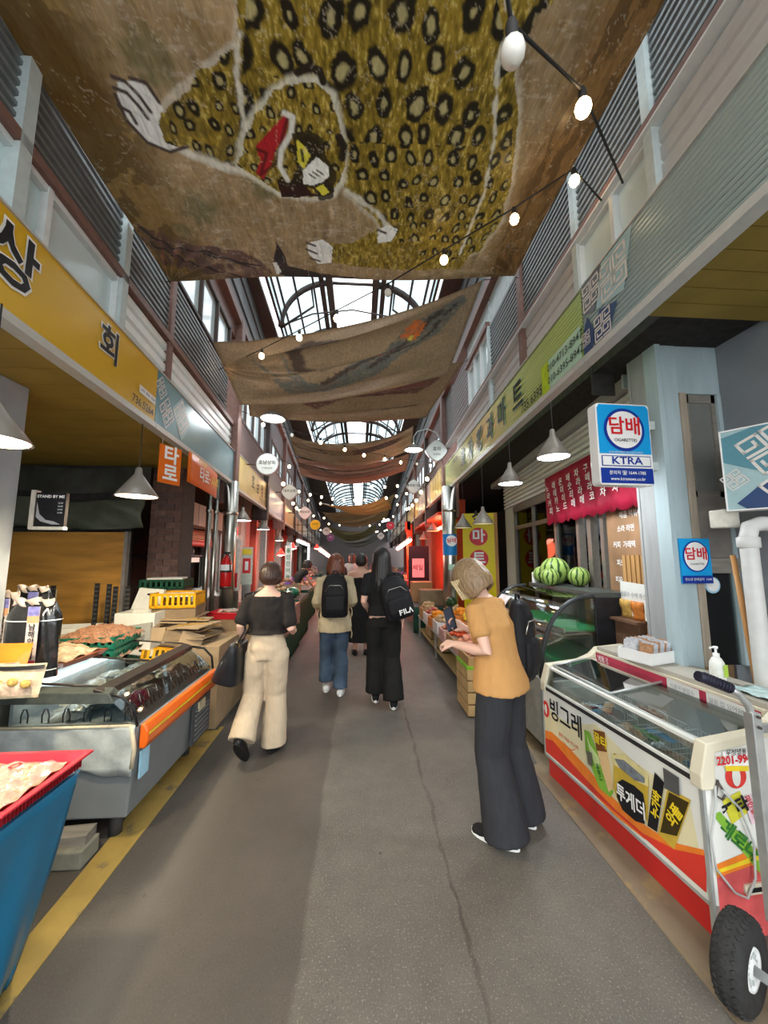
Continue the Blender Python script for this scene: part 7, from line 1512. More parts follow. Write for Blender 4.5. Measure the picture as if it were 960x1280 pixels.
orng = [lump_mesh(M('orange_peel', (.75,.25,.02), .4, 0, .1, 60, bump=.2), .038, (1,1,.95), 3)]; yel = [lump_mesh(M('yellow_melon', (.75,.50,.03), .35, 0, .1, 8), .045, (1,1.5,.9), 4)]
tom = [lump_mesh(M('tomato', (.55,.07,.02), .25, 0, .1, 8, coat=.4), .034, (1,1,.85), 5)]; egg = [lump_mesh(M('tan_fruit', (.50,.32,.16), .45, 0, .15, 10), .04, (1,1,.95), 6)]; peach = [lump_mesh(M('peach_fruit', (.58,.24,.15), .5, 0, .3, 9), .04, (1,1,.95), 7)]
items = [  # front low row, z .42
 (1.33, 4.55, .30, .34, .13, pkc, peach, 'peaches', 'pink printed carton nearest on the low stall'),
 (1.33, 4.98, .28, .36, .14, brc, tom, 'tomatoes', 'brown carton of tomatoes second on the low stall'),
 (1.33, 5.42, .30, .36, .14, pkc, apple, 'apples', 'pink printed carton of apples third on the low stall'),
 (1.33, 5.88, .30, .36, .17, whc, egg, 'tan fruits', 'white carton fourth on the low stall'),
 (1.33, 6.32, .30, .34, .16, orc, orng, 'oranges', 'orange carton fifth on the low stall'),
 (1.33, 6.76, .30, .36, .16, whc, apple, 'apples', 'white carton of apples sixth on the low stall'),
 (1.33, 7.22, .30, .36, .20, brc, egg, 'tan fruits', 'brown carton furthest on the low stall'),
 (1.62, 5.00, .26, .36, .22, whc, egg, 'tan fruits', 'white carton behind the tomatoes'),
 (1.62, 5.45, .26, .38, .24, orc, yel, 'yellow melons', 'orange carton of yellow melons in the second row'),
 (1.62, 5.95, .26, .38, .26, orc, orng, 'oranges', 'orange carton heaped with oranges in the second row'),
 (1.62, 6.45, .26, .38, .26, brc, egg, 'tan fruits', 'brown carton left of the oranges in the second row')
]
for i, (x, y, w_, d, h, m, fr, fn, lb) in enumerate(items):
    sbox('fruit_carton', lb, (x,y,.422), w_, d, h, m, 0, 0)
    o = MB().box((x-w_/2+.02,y-d/2+.02,.441),(x+w_/2-.02,y+d/2-.02,.422+h-.045)).build('packing_paper', whc); tag(o, 'paper lining in the %s' % lb, 'paper')
    heap('fruit', '%s heaped in the %s' % ({'peaches':'pinkish peach','tomatoes':'red tomato','apples':'red apple','tan fruits':'tan round fruit','oranges':'bright orange','yellow melons':'yellow melon'}[fn], lb), 'fruit', '%s in the %s' % (fn, lb), fr, (x,y,.422+h-.045), w_/2-.05, d/2-.05, 18 if fn != 'yellow melons' else 8, .042, 2, i)
k = 0
for y, m, fr, fn, lb in ((4.75,wdc,orng,'oranges','tilted wooden tray nearest on the back stall'),(5.20,wdc,apple,'apples','tilted wooden tray second on the back stall'),(5.65,brc,egg,'tan fruits','tilted brown tray third on the back stall'),(6.1,wdc,orng,'oranges','tilted wooden tray furthest on the back stall')):
    sbox('fruit_carton', lb, (2.0,y,.70), .36, .38, .10, m, 0, 0); k += 1
    o = MB().box((1.82,y-.19,.622),(2.18,y+.19,.699)).build('riser_block', brc); tag(o, 'carton propping up the '+lb, 'box')
    heap('fruit', '%s in the %s' % ({'oranges':'bright orange','apples':'red apple','tan fruits':'tan round fruit'}[fn], lb), 'fruit', '%s in the %s' % (fn, lb), fr, (2.0,y,.74), .12, .13, 16, .042, 2, 20+k)
for (x, y, z, r, lb) in ((1.60,6.50,.80,.10,'dark green squash on the second row left of the oranges'),(1.68,5.25,.74,.09,'pale green melon beside the head of the tan shirted woman')):
    o = MB().ball((x,y,z), (r*1.0,r*1.6,r), 16, 12).build('melon', M('dark_melon', (.02,.05,.015), .3, 0, .4, 14) if x == 1.60 else M('pale_melon', (.20,.30,.04), .35, 0, .3, 9)); tag(o, lb, 'melon')
# slatted wooden crate beside the woman's legs, with green edge
t = thing('wooden_crate', 'slatted light wood crate with bright green rim next to the tan shirted woman', 'crate', (1.31,4.05,0))
for k in range(4):
    z = .02+.115*k; MB().box((1.095,3.86,z),(1.125,4.26,z+.10)).build('slat', wdc, t); MB().box((1.095,3.83,z),(1.485,3.86,z+.10)).build('slat', wdc, t); MB().box((1.455,3.86,z),(1.485,4.26,z+.10)).build('slat', wdc, t)
for x, y in ((1.13,3.865),(1.425,3.865),(1.13,4.23),(1.425,4.23)): MB().box((x,y,0),(x+.03,y+.03,.46)).build('corner_post', wdc, t)
MB().box((1.09,3.825,.465),(1.49,4.265,.49)).build('rim', M('bright_green_plastic', (.22,.50,.03), .4), t)
sbox('fruit_carton', 'flat brown carton on top of the slatted wooden crate', (1.295,4.05,.492), .36, .40, .09, brc); heap('fruit', 'red tomato in the flat brown carton on the wooden crate', 'fruit', 'tomatoes on the wooden crate', tom, (1.295,4.05,.52), .13, .14, 20, .036, 1, 40)
crate('plastic_crate', 'tan slotted crate under the low stall table', (1.42,5.9,.162), .36, .50, .20, wdc); crate('plastic_crate', 'second tan slotted crate under the far end of the stall', (1.42,6.8,.162), .36, .50, .20, wdc)
skirted('dark green covered table past the fruit stall on the right', 1.12, 1.9, 7.8, 9.8, .55, gsk)
sbox('cardboard_box', 'grey carton on the dark green covered table beside the steel pole', (1.55,8.1,.555), .50, .42, .30, cardd, opn=False); sbox('cardboard_box', 'pale carton behind the grey one on the dark green table', (1.45,8.8,.555), .45, .5, .42, brc, opn=False)
heap('wrapped_goods', 'small wrapped goods on the dark green covered table', 'goods', 'goods on the dark green covered table', pm_+drym, (1.35,9.3,.56), .22, .35, 30, .06, 2, 51)
# folding chair legs and bag table by the display case
t = thing('folding_stool', 'grey metal folding stool between the woman and the ice cream freezer', 'stool', (1.25,3.15,0)); ga = M('grey_tube', (.40,.41,.42), .35, .5)
MB().tube([(1.16,3.25,.50),(1.38,3.0,0)], .011, 8).build('leg', ga, t); MB().tube([(1.34,3.25,.50),(1.16,3.0,0)], .011, 8).build('leg', ga, t); MB().tube([(1.16,3.42,.50),(1.38,3.25,0)], .011, 8).build('leg', ga, t); MB().tube([(1.34,3.42,.50),(1.16,3.25,0)], .011, 8).build('leg', ga, t); MB().cbox((1.25,3.33,.51),(.26,.24,.025)).build('seat', black, t, bevel=.005)
# ================================================================== RED LIT SHOP (right, y 8.2-14)
rwall = M('vermilion_wall', (.60,.07,.02), .5, 0, .15, 4); rdk = M('dark_red_frame', (.20,.02,.015), .5, 0, .1)
struct(MB().hexa([(2.35,8.4,0),(2.42,8.4,0),(2.72,14,0),(2.65,14,0),(2.35,8.4,2.9),(2.42,8.4,2.9),(2.72,14,2.9),(2.65,14,2.9)]).build('wall_right_shop', rwall))
struct(MB().box((1.88,8.30,0),(2.42,8.38,2.9)).build('wall_right_shop', rwall)); struct(MB().hexa([(1.80,8.4,2.55),(2.4,8.4,2.55),(2.7,14,2.55),(2.05,14,2.55),(1.80,8.4,2.62),(2.4,8.4,2.62),(2.7,14,2.62),(2.05,14,2.62)]).build('ceiling_shop', rwall))
t = thing('shop_screen', 'dark framed display with a pink lit poster in the red shop', 'screen', (1.72,10.2,1.0)); pl = Plane((1.56,9.95,1.25), (1,-.1,0), ZZ); MB().prism(rect(-.25,-.75,.30,.62), pl.O, pl.r, pl.u, V((0,.06,0))).build('frame', M('dark_maroon', (.03,.012,.018), .4), t); decal(pl, [rect(-.15,-.22,.17,.28)], 'poster', M('pink_screen', (.72,.16,.16), .5, emit=.55), t, .004); text('제일', .16, black, pl.p(0,.03,0), pl.r, ZZ, t, 'lettering', .01, off=.008)
for x, z0, z1 in ((1.22,0,2.3),(1.40,0,2.3)): pass
struct(MB().box((1.36,10.6,0),(1.46,10.75,2.6)).build('column', rwall)); struct(MB().box((1.62,12.6,0),(1.80,12.7,2.7)).build('column', rwall)); struct(MB().hexa([(1.30,10.6,2.35),(1.46,10.6,2.35),(1.75,13,2.35),(1.6,13,2.35),(1.30,10.6,2.6),(1.46,10.6,2.6),(1.75,13,2.6),(1.6,13,2.6)]).build('beam', rwall))
tubem = M('red_tube_glow', (1,.30,.20), .4, emit=13, var=0)
def tube_lamp(label, a, b, r=.035, m=tubem, e=25, col=(1,.18,.08)):
    a, b = V(a), V(b); t = thing('tube_lamp', label, 'lamp', tuple((a+b)/2)); MB().cyl(a, b, r, 10).build('tube', m, t); MB().cyl(a+V((0,0,.05)), b+V((0,0,.05)), r*.9, 6).build('fixture', M('lamp_fixture', (.5,.5,.48), .5), t)
    for q in (a, b): MB().cyl(q+V((0,0,.04)), V((q.x, q.y, q.z+.5)), .006, 5).build('hanger', wire, t)
    l = bpy.data.lights.new('tube_light', 'POINT'); l.energy = e*.55; l.color = col; l.shadow_soft_size = .3; o = bpy.data.objects.new('tube_light', l); COL.objects.link(o); o.parent = t; o.location = (0,0,-.12)
tube_lamp('glowing red fluorescent tube slanting under the right signs', at(497,686,11.6), at(512.5,675,9.6), .05, e=60); tube_lamp('glowing red fluorescent tube on the far left', at(400,687,11), at(411.5,695.5,13), .05, e=60); tube_lamp('second red tube deeper inside the right red shop', (2.15,9.0,2.35), (2.2,10.4,2.35), .03, e=70)
tube_lamp('small white tube lamp above the far left stalls', at(372,676,9.0), at(386,682,11), .03, M('tube_cool', (.85,.95,1)), 30, (1,.95,.9)); tube_lamp('white tube lamp glowing among the far signs on the right', at(478,652,14), at(486,650,13), .03, M('tube_cool', (.85,.95,1)), 20, (1,.95,.9))
# small red lamps under the left signs
for i, (px, py, y) in enumerate(((366,686,9.5),(351,694,8.8),(396,686,12.5))):
    c = at(px, py, y); t = thing('red_pendant', ('red shaded lamp hanging far left next to the tube','small red shaded lamp above the dried goods','red shaded lamp furthest down the left row')[i], 'lamp', tuple(c)); MB().lathe([(.11,0),(.03,.12),(.01,.16)], c, 14).build('shade', M('red_lamp_shade', (.7,.03,.02), .4, emit=1.2), t); MB().lathe([(0,-.02),(.09,0)], c, 12).build('bulb', bulb_m, t); MB().cyl(c+V((0,0,.15)), V((c.x,c.y,2.6)), .005, 5).build('cord', wire, t)
# ---- left far shops y 8.7-20: coloured posts, walls
mats_far = [M('far_red_post', (.45,.06,.04), .5), M('far_grey_post', (.35,.37,.36), .5), M('far_white_wall', (.55,.50,.45), .6), M('far_pink_wall', (.52,.25,.22), .6)]
for i, y in enumerate((8.9, 10.2, 11.6, 13.2, 15, 17, 19.5, 22.5)):
    struct(MB().box((xl(y)-.45,y,0),(xl(y)-.30,y+.12,2.7)).build('column', mats_far[i % 2])); struct(MB().box((xl(y)-1.1,y+.3,0),(xl(y)-1.0,y+1.5,2.7)).build('wall_left_far', mats_far[2+i % 2]))
    if i > 1:
        yr_ = y+1; struct(MB().box((xr(yr_)+.30,yr_,0),(xr(yr_)+.45,yr_+.12,2.9)).build('column', mats_far[(i+1) % 2])); struct(MB().box((xr(yr_)+1.0,yr_+.3,0),(xr(yr_)+1.1,yr_+1.5,2.9)).build('wall_right_far', mats_far[2+(i+1) % 2]))
pl = Plane(at(360,705,8.6), (1,0,0), ZZ); t = thing('vertical_sign', 'narrow white vertical sign on the far left post', 'sign', tuple(pl.O)); MB().prism(rect(-.07,-.42,.07,.42), pl.O, pl.r, pl.u, V((0,.04,0))).build('panel', whitep, t)
for i, ch in enumerate('통인건어물'): text(ch, .11, M('green_letter', (.05,.25,.10), .4), pl.p(0,.30-.15*i,0), pl.r, ZZ, t, 'letter', .01, off=.004)
MB().box((pl.O.x-.05,pl.O.y+.04,0),(pl.O.x+.05,pl.O.y+.08,pl.O.z+.5)).build('post', alu, t)
rs_ = random.Random(21); nm = ('first','second','third','fourth','fifth','sixth','seventh')
for s in (-1, 1):
    for k, y in enumerate((9.2, 11.2, 13.4, 16, 19) if s < 0 else (10.2, 12.4, 15, 18, 21.5)):
        x = (xl(y)+.55) if s < 0 else (xr(y)-.55)
        skirted('%s distant covered stall table on the %s side' % (nm[k], 'left' if s < 0 else 'right'), x-.38, x+.38, y, y+1.5, .78, (gsk, M('tan_skirt', (.32,.22,.14), .6), M('grey_skirt', (.22,.21,.20), .6))[k % 3])
        heap('wrapped_goods', 'goods piled on the %s distant stall table on the %s' % (nm[k], 'left' if s < 0 else 'right'), 'goods', 'goods on the %s distant %s stall' % (nm[k], 'left' if s < 0 else 'right'), pm_+drym+[whm for whm in apple], (x,y+.7,.78), .28, .60, 22, .09, 2, 60+k, dome=.5)

finish_text()
# ================================================================== PEOPLE
skin = M('skin', (.62,.36,.26), .5, 0, .05, 8, spec=.4); skin2 = M('skin_light', (.68,.42,.32), .5, 0, .05, 8, spec=.4)
for m_ in (skin, skin2): m_.node_tree.nodes['Principled BSDF'].inputs['Subsurface Weight'].default_value = .12; m_.node_tree.nodes['Principled BSDF'].inputs['Subsurface Radius'].default_value = (.02,.008,.005)
def fabric(name, col, var=.10, bump=.25, rough=.85, stretch=(6,6,1.2), scale=6): return M(name, col, rough, 0, var, scale, bump=bump, stretch=stretch, sheen=0, spec=.15)
def ctube(mb, pts, rs, n=14, flat=False):
    """closed rounded tube"""
    pts = [V(p) for p in pts]; rs = [r if isinstance(r, (tuple,)) else (r, r) for r in rs]
    d0 = (pts[0]-pts[1]).normalized(); d1 = (pts[-1]-pts[-2]).normalized()
    P_ = [pts[0]+d0*min(rs[0])*.75, pts[0]+d0*min(rs[0])*.5] + pts + [pts[-1]+d1*min(rs[-1])*.5, pts[-1]+d1*min(rs[-1])*.75]
    R_ = [(rs[0][0]*.3,rs[0][1]*.3), (rs[0][0]*.8,rs[0][1]*.8)] + rs + [(rs[-1][0]*.8,rs[-1][1]*.8), (rs[-1][0]*.3,rs[-1][1]*.3)]
    if flat: P_, R_ = P_[:-2]+[pts[-1]+d1*.002], R_[:-2]+[(rs[-1][0]*.98, rs[-1][1]*.98)]
    return mb.tube(P_, R_, n)
def rings(mb, prof, X, Y, n=28, sup=2.3):
    """closed loft: prof list of (centre, rx, ry), axes X,Y"""
    vs = []; 
    for c, rx, ry in prof:
        for j in range(n):
            a = 2*PI*j/n; ca, sa = math.cos(a), math.sin(a); k = (abs(ca)**sup+abs(sa)**sup)**(-1/sup)
            vs.append(V(c)+X*(rx*k*ca)+Y*(ry*k*sa))
    fs = [(i*n+j, i*n+(j+1) % n, (i+1)*n+(j+1) % n, (i+1)*n+j) for i in range(len(prof)-1) for j in range(n)] + [tuple(range(n))[::-1], tuple((len(prof)-1)*n+j for j in range(n))]
    return mb.add(vs, fs, True)
FOLD = {}
def remesh(o, vox, sm=4, fold=0, fsize=.12):
    d = o.modifiers.new('voxel', 'REMESH'); d.mode = 'VOXEL'; d.voxel_size = vox; d.use_smooth_shade = True
    s = o.modifiers.new('smooth', 'SMOOTH'); s.factor = .5; s.iterations = sm
    if fold:
        k = 'folds%d' % int(fsize*1000)
        if k not in FOLD: tx = bpy.data.textures.new(k, 'CLOUDS'); tx.noise_scale = fsize; tx.noise_depth = 2; FOLD[k] = tx
        q = o.modifiers.new('folds', 'DISPLACE'); q.texture = FOLD[k]; q.strength = fold; q.mid_level = .5
    return o
def hand(mb, W, wrist, dirv, palm, side, curl=.35, s=1.0):
    """palm plus five fingers; dirv along the hand, palm = normal out of the palm side, side = +1 thumb towards dirv x palm"""
    d = V(dirv).normalized(); pn = (V(palm)-d*V(palm).dot(d)).normalized(); t = d.cross(pn)*side
    c = V(wrist); rings_ = [(c, .022*s, .016*s), (c+d*.03*s, .030*s, .015*s), (c+d*.06*s, .037*s, .014*s), (c+d*.088*s, .036*s, .011*s)]
    rings(mb, rings_, t, pn, 16, 2.2)
    for i, (off, L, r) in enumerate(((.027,.068,.0080),(.010,.078,.0085),(-.008,.072,.0080),(-.025,.056,.0072))):
        b = c + d*.085*s + t*off*s; a = curl*(1+.12*i); p = [b-d*.015*s, b]
        ang = 0; q = b
        for k, f in enumerate((.42,.32,.26)):
            ang += a*(.9+.3*k); q = q + (d*math.cos(ang)+pn*math.sin(ang))*L*f*s + t*(off*.12)*f*s; p.append(q)
        ctube(mb, p, [r*1.05*s, r*1.05*s, r*s, r*.92*s, r*.8*s], 8)
    b = c + d*.022*s + t*.026*s; e = (d*.72+t*.62+pn*.28).normalized(); b2 = b+e*.036*s; e2 = (d*.85+t*.15+pn*.45).normalized()
    ctube(mb, [b-e*.012*s, b, b2, b2+e2*.026*s, b2+e2*.026*s+(d*.7+pn*.6)*.020*s], [.012*s, .012*s, .0105*s, .0095*s, .008*s], 8)
def person(label, pos, yaw, H, J, top, bottom, skinm, hairf, hair_m, shoe_m, sole_m, vox=.011, sleeve=.5, hem=.72, leg_r=(.105,.095,.12), topw=1.0, fold=.016, neckline=0, fingers=True, head_tilt=(0,0,0), dress=None, name='person'):
    """J overrides local joints; +Y is forward, +X right"""
    k = H/1.60; M4 = Matrix.Translation(V(pos)) @ Matrix.Rotation(yaw, 4, 'Z')
    j = dict(hipL=(-.085,0,.84), hipR=(.085,0,.84), kneeL=(-.09,.02,.46), kneeR=(.09,.02,.46), ankL=(-.09,-.02,.085), ankR=(.09,-.02,.085), toeL=(-.10,.15,.03), toeR=(.10,.15,.03),
             pel=(0,0,.90), waist=(0,.0,1.02), chest=(0,.0,1.19), sho=(0,-.01,1.31), shL=(-.165,-.01,1.29), shR=(.165,-.01,1.29), elL=(-.20,-.03,1.03), elR=(.20,-.03,1.03), wrL=(-.20,.05,.82), wrR=(.20,.05,.82), neck=(0,-.005,1.37), head=(0,.02,1.485))
    j.update(J); w = {a: M4 @ (V(b)*k) for a, b in j.items() if isinstance(b, tuple)}
    X = (M4.to_3x3() @ V((1,0,0))).normalized(); Y = (M4.to_3x3() @ V((0,1,0))).normalized()
    t = thing(name, label, 'person', tuple(M4.translation))
    # ---- body
    mb = MB(); spine = [w['pel']-ZZ*.06*k, w['pel'], w['waist'], w['chest'], w['sho'], w['sho']+ZZ*.035*k, w['neck']]
    rings(mb, [(spine[0],.13*k,.09*k),(spine[1],.155*k,.105*k),(spine[2],.118*k,.085*k),(spine[3],.150*k,.10*k),(spine[4],.150*k,.078*k),(spine[5],.085*k,.055*k),(spine[6],.050*k,.052*k)], X, Y, 24, 2.1)
    hd = w['head']; R3 = M4.to_3x3() @ Matrix.Rotation(head_tilt[2], 3, 'Z') @ Matrix.Rotation(head_tilt[0], 3, 'X') @ Matrix.Rotation(head_tilt[1], 3, 'Y'); HW = lambda x, y, z: hd + R3 @ (V((x,y,z))*k)
    hx, hy, hz = (R3 @ V((1,0,0))).normalized(), (R3 @ V((0,1,0))).normalized(), (R3 @ V((0,0,1))).normalized()
    ctube(mb, [w['sho'], w['neck'], HW(0,-.015,-.05)], [.05*k, .046*k, .046*k])
    rings(mb, [(HW(0,.045,-.112),.022*k,.020*k),(HW(0,.028,-.098),.042*k,.040*k),(HW(0,.015,-.07),.056*k,.062*k),(HW(0,.004,-.03),.066*k,.080*k),(HW(0,-.002,.02),.072*k,.090*k),(HW(0,-.005,.06),.066*k,.082*k),(HW(0,-.008,.09),.045*k,.058*k),(HW(0,-.01,.108),.016*k,.02*k)], hx, hy, 24, 2.05)
    ctube(mb, [HW(0,.088,.005), HW(0,.106,-.030)], [.009*k, .013*k], 8)            # nose
    for s in (-1, 1): mb.ball(HW(s*.070,-.005,-.012), (.010*k,.018*k,.028*k), 8, 6); ctube(mb, [HW(s*.018,.082,.022), HW(s*.045,.074,.020)], [.008*k,.008*k], 6)
    ctube(mb, [HW(-.020,.082,-.058), HW(0,.089,-.058), HW(.020,.082,-.058)], [.007*k,.009*k,.007*k], 8)   # lips
    for s in 'LR':
        sg = -1 if s == 'L' else 1
        ctube(mb, [w['sh'+s]-X*sg*.03*k, w['sh'+s], w['sh'+s].lerp(w['el'+s],.5), w['el'+s], w['el'+s].lerp(w['wr'+s],.35), w['wr'+s]], [.05*k,.047*k,.041*k,.033*k,.034*k,.022*k])
        ctube(mb, [w['hip'+s], w['hip'+s].lerp(w['knee'+s],.5), w['knee'+s], w['knee'+s].lerp(w['ank'+s],.35), w['ank'+s]], [.082*k,.070*k,.048*k,.050*k,.032*k])
        ctube(mb, [w['ank'+s], w['ank'+s].lerp(w['toe'+s],.25)-ZZ*.02*k], [.028*k,.022*k], 10)
        if fingers:
            dv = J.get('hd'+s); pn = J.get('pn'+s); dv = (M4.to_3x3() @ V(dv)) if dv else (w['wr'+s]-w['el'+s]); pn = (M4.to_3x3() @ V(pn)) if pn else -X*sg
            hand(mb, None, w['wr'+s], dv, pn, (1 if s == 'L' else -1)*J.get('flip'+s, 1), J.get('curl'+s, .35), k*.95)
    o = remesh(mb.build('body', skinm, t), min(vox,.0085) if fingers else vox, 2)
    eyew = M('eye_white', (.75,.73,.70), .2); iris = M('iris_brown', (.03,.015,.01), .15); lipm_ = M('lip', (.45,.14,.13), .4)
    for s in (-1, 1): e = MB().ball(HW(s*.031,.072,.0), (.013*k,.011*k,.008*k), 12, 8).build('eye', eyew, t); MB().ball(HW(s*.031,.0805,.0), (.0055*k,.003*k,.0055*k), 10, 6).build('iris', iris, e)
    ctube(MB(), [HW(-.018,.088,-.058), HW(0,.096,-.058), HW(.018,.088,-.058)], [.004*k,.006*k,.004*k], 8).build('lips', lipm_, t)
    # ---- hair
    if hairf: hairf(t, HW, hx, hy, hz, k, hair_m)
    # ---- top
    if top:
        mb = MB(); tw_ = topw
        hm = w['pel'].lerp(w['waist'], 0)+ZZ*(hem-.90)*k + (w['pel']-w['waist'])*0
        prof = [(hm,.175*k*tw_,.140*k*tw_),(w['pel'].lerp(hm,.3),.170*k*tw_,.132*k*tw_),(w['waist'],.142*k*tw_,.106*k*tw_),(w['chest'],.165*k*tw_,.118*k*tw_),(w['sho']-ZZ*.01*k,.165*k,.09*k),(w['sho']+ZZ*(.028-neckline)*k,.115*k,.068*k)]
        if not neckline: prof.append((w['sho']+ZZ*.046*k,.072*k,.058*k))
        if hem > .92: prof = prof[:1]+prof[2:]
        rings(mb, prof, X, Y, 28, 2.2)
        for s in 'LR':
            sg = -1 if s == 'L' else 1; a = w['sh'+s]; e = w['el'+s]
            if sleeve <= 1: 
                if sleeve > 0: ctube(mb, [a-X*sg*.045*k, a, a.lerp(e, sleeve*.5), a.lerp(e, sleeve)], [.058*k,.061*k,.058*k,.060*k*(1+.05*tw_)])
            else: ctube(mb, [a-X*sg*.045*k, a, a.lerp(e,.5), e, e.lerp(w['wr'+s],.5), e.lerp(w['wr'+s],sleeve-1)], [.060*k,.064*k,.060*k,.056*k,.050*k,.046*k])
        o = remesh(mb.build('shirt', top, t), vox, 4, fold, .10)
    if bottom:
        mb = MB(); up_ = 0 if hem > .92 else 1; rings(mb, [(w['pel']-ZZ*.12*k,.150*k,.110*k),(w['pel']-ZZ*.03*k,.165*k-.02*up_,.120*k-.02*up_),(w['pel']+ZZ*.04*k,.150*k-.02*up_,.105*k-.02*up_),(w['waist']-ZZ*(.01+.05*up_)*k,.128*k-.02*up_,.095*k-.02*up_)], X, Y, 26, 2.2)
        for s in 'LR':
            ank = w['ank'+s]; ctube(mb, [w['hip'+s]-ZZ*.03*k, w['hip'+s].lerp(w['knee'+s],.5), w['knee'+s], w['knee'+s].lerp(ank,.5), V((ank.x,ank.y,ank.z))+ZZ*J.get('hemz'+s,-.02)*k], [leg_r[0]*k, leg_r[0]*.97*k, leg_r[1]*k, (leg_r[1]+leg_r[2])/2*k, leg_r[2]*k], 18, True)
        remesh(mb.build('trousers', bottom, t), vox, 3, fold, .14)
    if dress:
        mb = MB(); rings(mb, [(V((pos[0],pos[1],.22)),.24*k,.20*k),(w['pel']-ZZ*.3,.21*k,.17*k),(w['pel'],.17*k,.13*k),(w['waist'],.135*k,.10*k),(w['chest'],.155*k,.112*k),(w['chest']+ZZ*.05,.13*k,.09*k)], X, Y, 26, 2.1)
        for s in (-1, 1): ctube(mb, [w['chest']+X*s*.07*k+ZZ*.04, w['sho']+X*s*.075*k+ZZ*.015-Y*.05*k, w['sho']+X*s*.06*k+ZZ*.04], [.014*k,.013*k,.012*k], 8)
        remesh(mb.build('dress', dress, t), vox, 4, fold, .14)
    # ---- shoes
    for s in 'LR':
        a, b = w['ank'+s], w['toe'+s]; dv = (b-a); hl = dv.copy(); fw = V((dv.x, dv.y, 0)).normalized() if not J.get('lift'+s) else dv.normalized()
        up = ZZ if not J.get('lift'+s) else (ZZ - fw*ZZ.dot(fw)).normalized(); sd = fw.cross(up); base = V((a.x,a.y,0)) if not J.get('lift'+s) else a - up*.075*k
        L = .25*k; c = lambda f, u: base + fw*(f*k) + up*(u*k)
        mb = MB(); 
        rings(mb, [(c(-.065,.045),.030*k,.030*k),(c(-.045,.045),.036*k,.038*k),(c(.02,.050),.040*k,.045*k),(c(.08,.040),.044*k,.034*k),(c(.14,.032),.046*k,.024*k),(c(.18,.028),.036*k,.018*k),(c(.195,.025),.018*k,.012*k)], sd, up, 18, 2.3)
        sh = mb.build('shoe', shoe_m, t)
        pts = []
        for i in range(24):
            q = 2*PI*i/24; f = .065+.138*math.cos(q); wd = .046*math.sin(q)*(1+.12*math.cos(q)); pts.append((f*k, wd*k))
        MB().prism(pts, base+up*.003*k, fw, sd, up*.026*k).build('sole', sole_m, sh, bevel=.003)
        if J.get('laces'):
            for i in range(4): f = .045+.022*i; ctube(MB(), [c(f,.082-.006*i)-sd*.022*k, c(f+.006,.089-.006*i), c(f+.012,.082-.006*i)+sd*.022*k], [.003*k]*3, 6).build('lace', sole_m, sh)
    return t, w, X, Y
def hair_shell(length, face=.9, puff=1.0, wave=.004, back_len=None, bulge=.0, taper=0, end_in=.0, nw=26):
    """hair from the crown; length below the head centre; face = half opening angle"""
    def f(t, HW, hx, hy, hz, k, m):
        def fn(u, v):
            a = -PI/2 + 2*PI*u; fr = max(0, math.sin(a)); d = abs(((a-PI/2+PI) % (2*PI))-PI)    # angle from the front
            L = (back_len if back_len else length); L = length + (L-length)*max(0, math.cos(d-PI))**1
            if d < face: L = -.035 + (L+.035)*max(0, (d-face*.72)/(face*.28))**1.0 if d > face*.72 else -.035
            R = (.083*puff, .103*puff)
            tot = 1.35*.10 + .06 + L; s = v*tot
            if s < .145: ph = s/.145*PI/2; r = math.sin(ph); z = .122*math.cos(ph) if True else 0
            else: r = 1+bulge*math.sin(min(1,(s-.145)/max(.01,(tot-.145)))*PI) - end_in*max(0,(s-.145)/max(.01,(tot-.145)))**2; z = -(s-.145)
            r *= 1-taper*max(0, s-.145)
            w_ = 1+wave*4*math.sin(a*nw+2*math.sin(v*3))*(.2+v)+wave*2*math.sin(a*nw*2.3+v*3)
            return HW(R[0]*r*math.cos(a)*w_, -.008+R[1]*r*math.sin(a)*w_, .005+z)
        o = MB().grid(fn, 120, 26).build('hair', m, t, thick=.012*k); return o
    return f
def hairmat(name, c, c2=None): 
    m = M(name, c, .42, 0, .40, 16, bump=.3, stretch=(8,8,.5), spec=.5); return m
black_h = hairmat('hair_black', (.012,.010,.010)); dbrown_h = hairmat('hair_dark_brown', (.045,.020,.013)); auburn_h = hairmat('hair_auburn', (.13,.035,.014)); blond_h = hairmat('hair_ash_blond', (.24,.155,.080))
# ---- woman in tan shirt
tanf = fabric('tan_cotton', (.50,.265,.095), .05, .25); dgf = fabric('charcoal_cloth', (.030,.031,.036), .12, .3, .8)
J = dict(hipL=(-.085,0,.84), kneeL=(-.10,.03,.46), ankL=(-.11,-.05,.085), toeL=(-.13,.13,.03), kneeR=(.10,.0,.46), ankR=(.13,-.06,.085), toeR=(.15,.12,.03),
         waist=(0,.02,1.02), chest=(0,.05,1.18), sho=(0,.085,1.29), shL=(-.165,.08,1.265), shR=(.165,.09,1.27), neck=(0,.115,1.355), head=(-.015,.185,1.45),
         elL=(-.205,-.015,1.045), wrL=(-.185,.205,1.055), hdL=(.15,.9,-.05), pnL=(.4,0,-1), curlL=.55, elR=(.20,.09,1.03), wrR=(.10,.29,1.10), hdR=(-.35,.75,.35), pnR=(-.7,0,.5), curlR=.5, laces=1, hemzL=-.035, hemzR=-.03)
def bob(t, HW, hx, hy, hz, k, m):
    hair_shell(.085, 1.15, 1.10, .0035, .060, .10, 0, .12)(t, HW, hx, hy, hz, k, m)
    MB().grid(lambda u, v: HW(-.086-.006*math.sin(u*30)+.02*v, .02+.075*u, .01-.135*v+.02*u), 20, 8).build('side_lock', M('hair_pale_blond', (.55,.42,.24), .4, 0, .3, 30, stretch=(6,6,.6)), t, thick=.008)
px, py_ = .875, 2.33
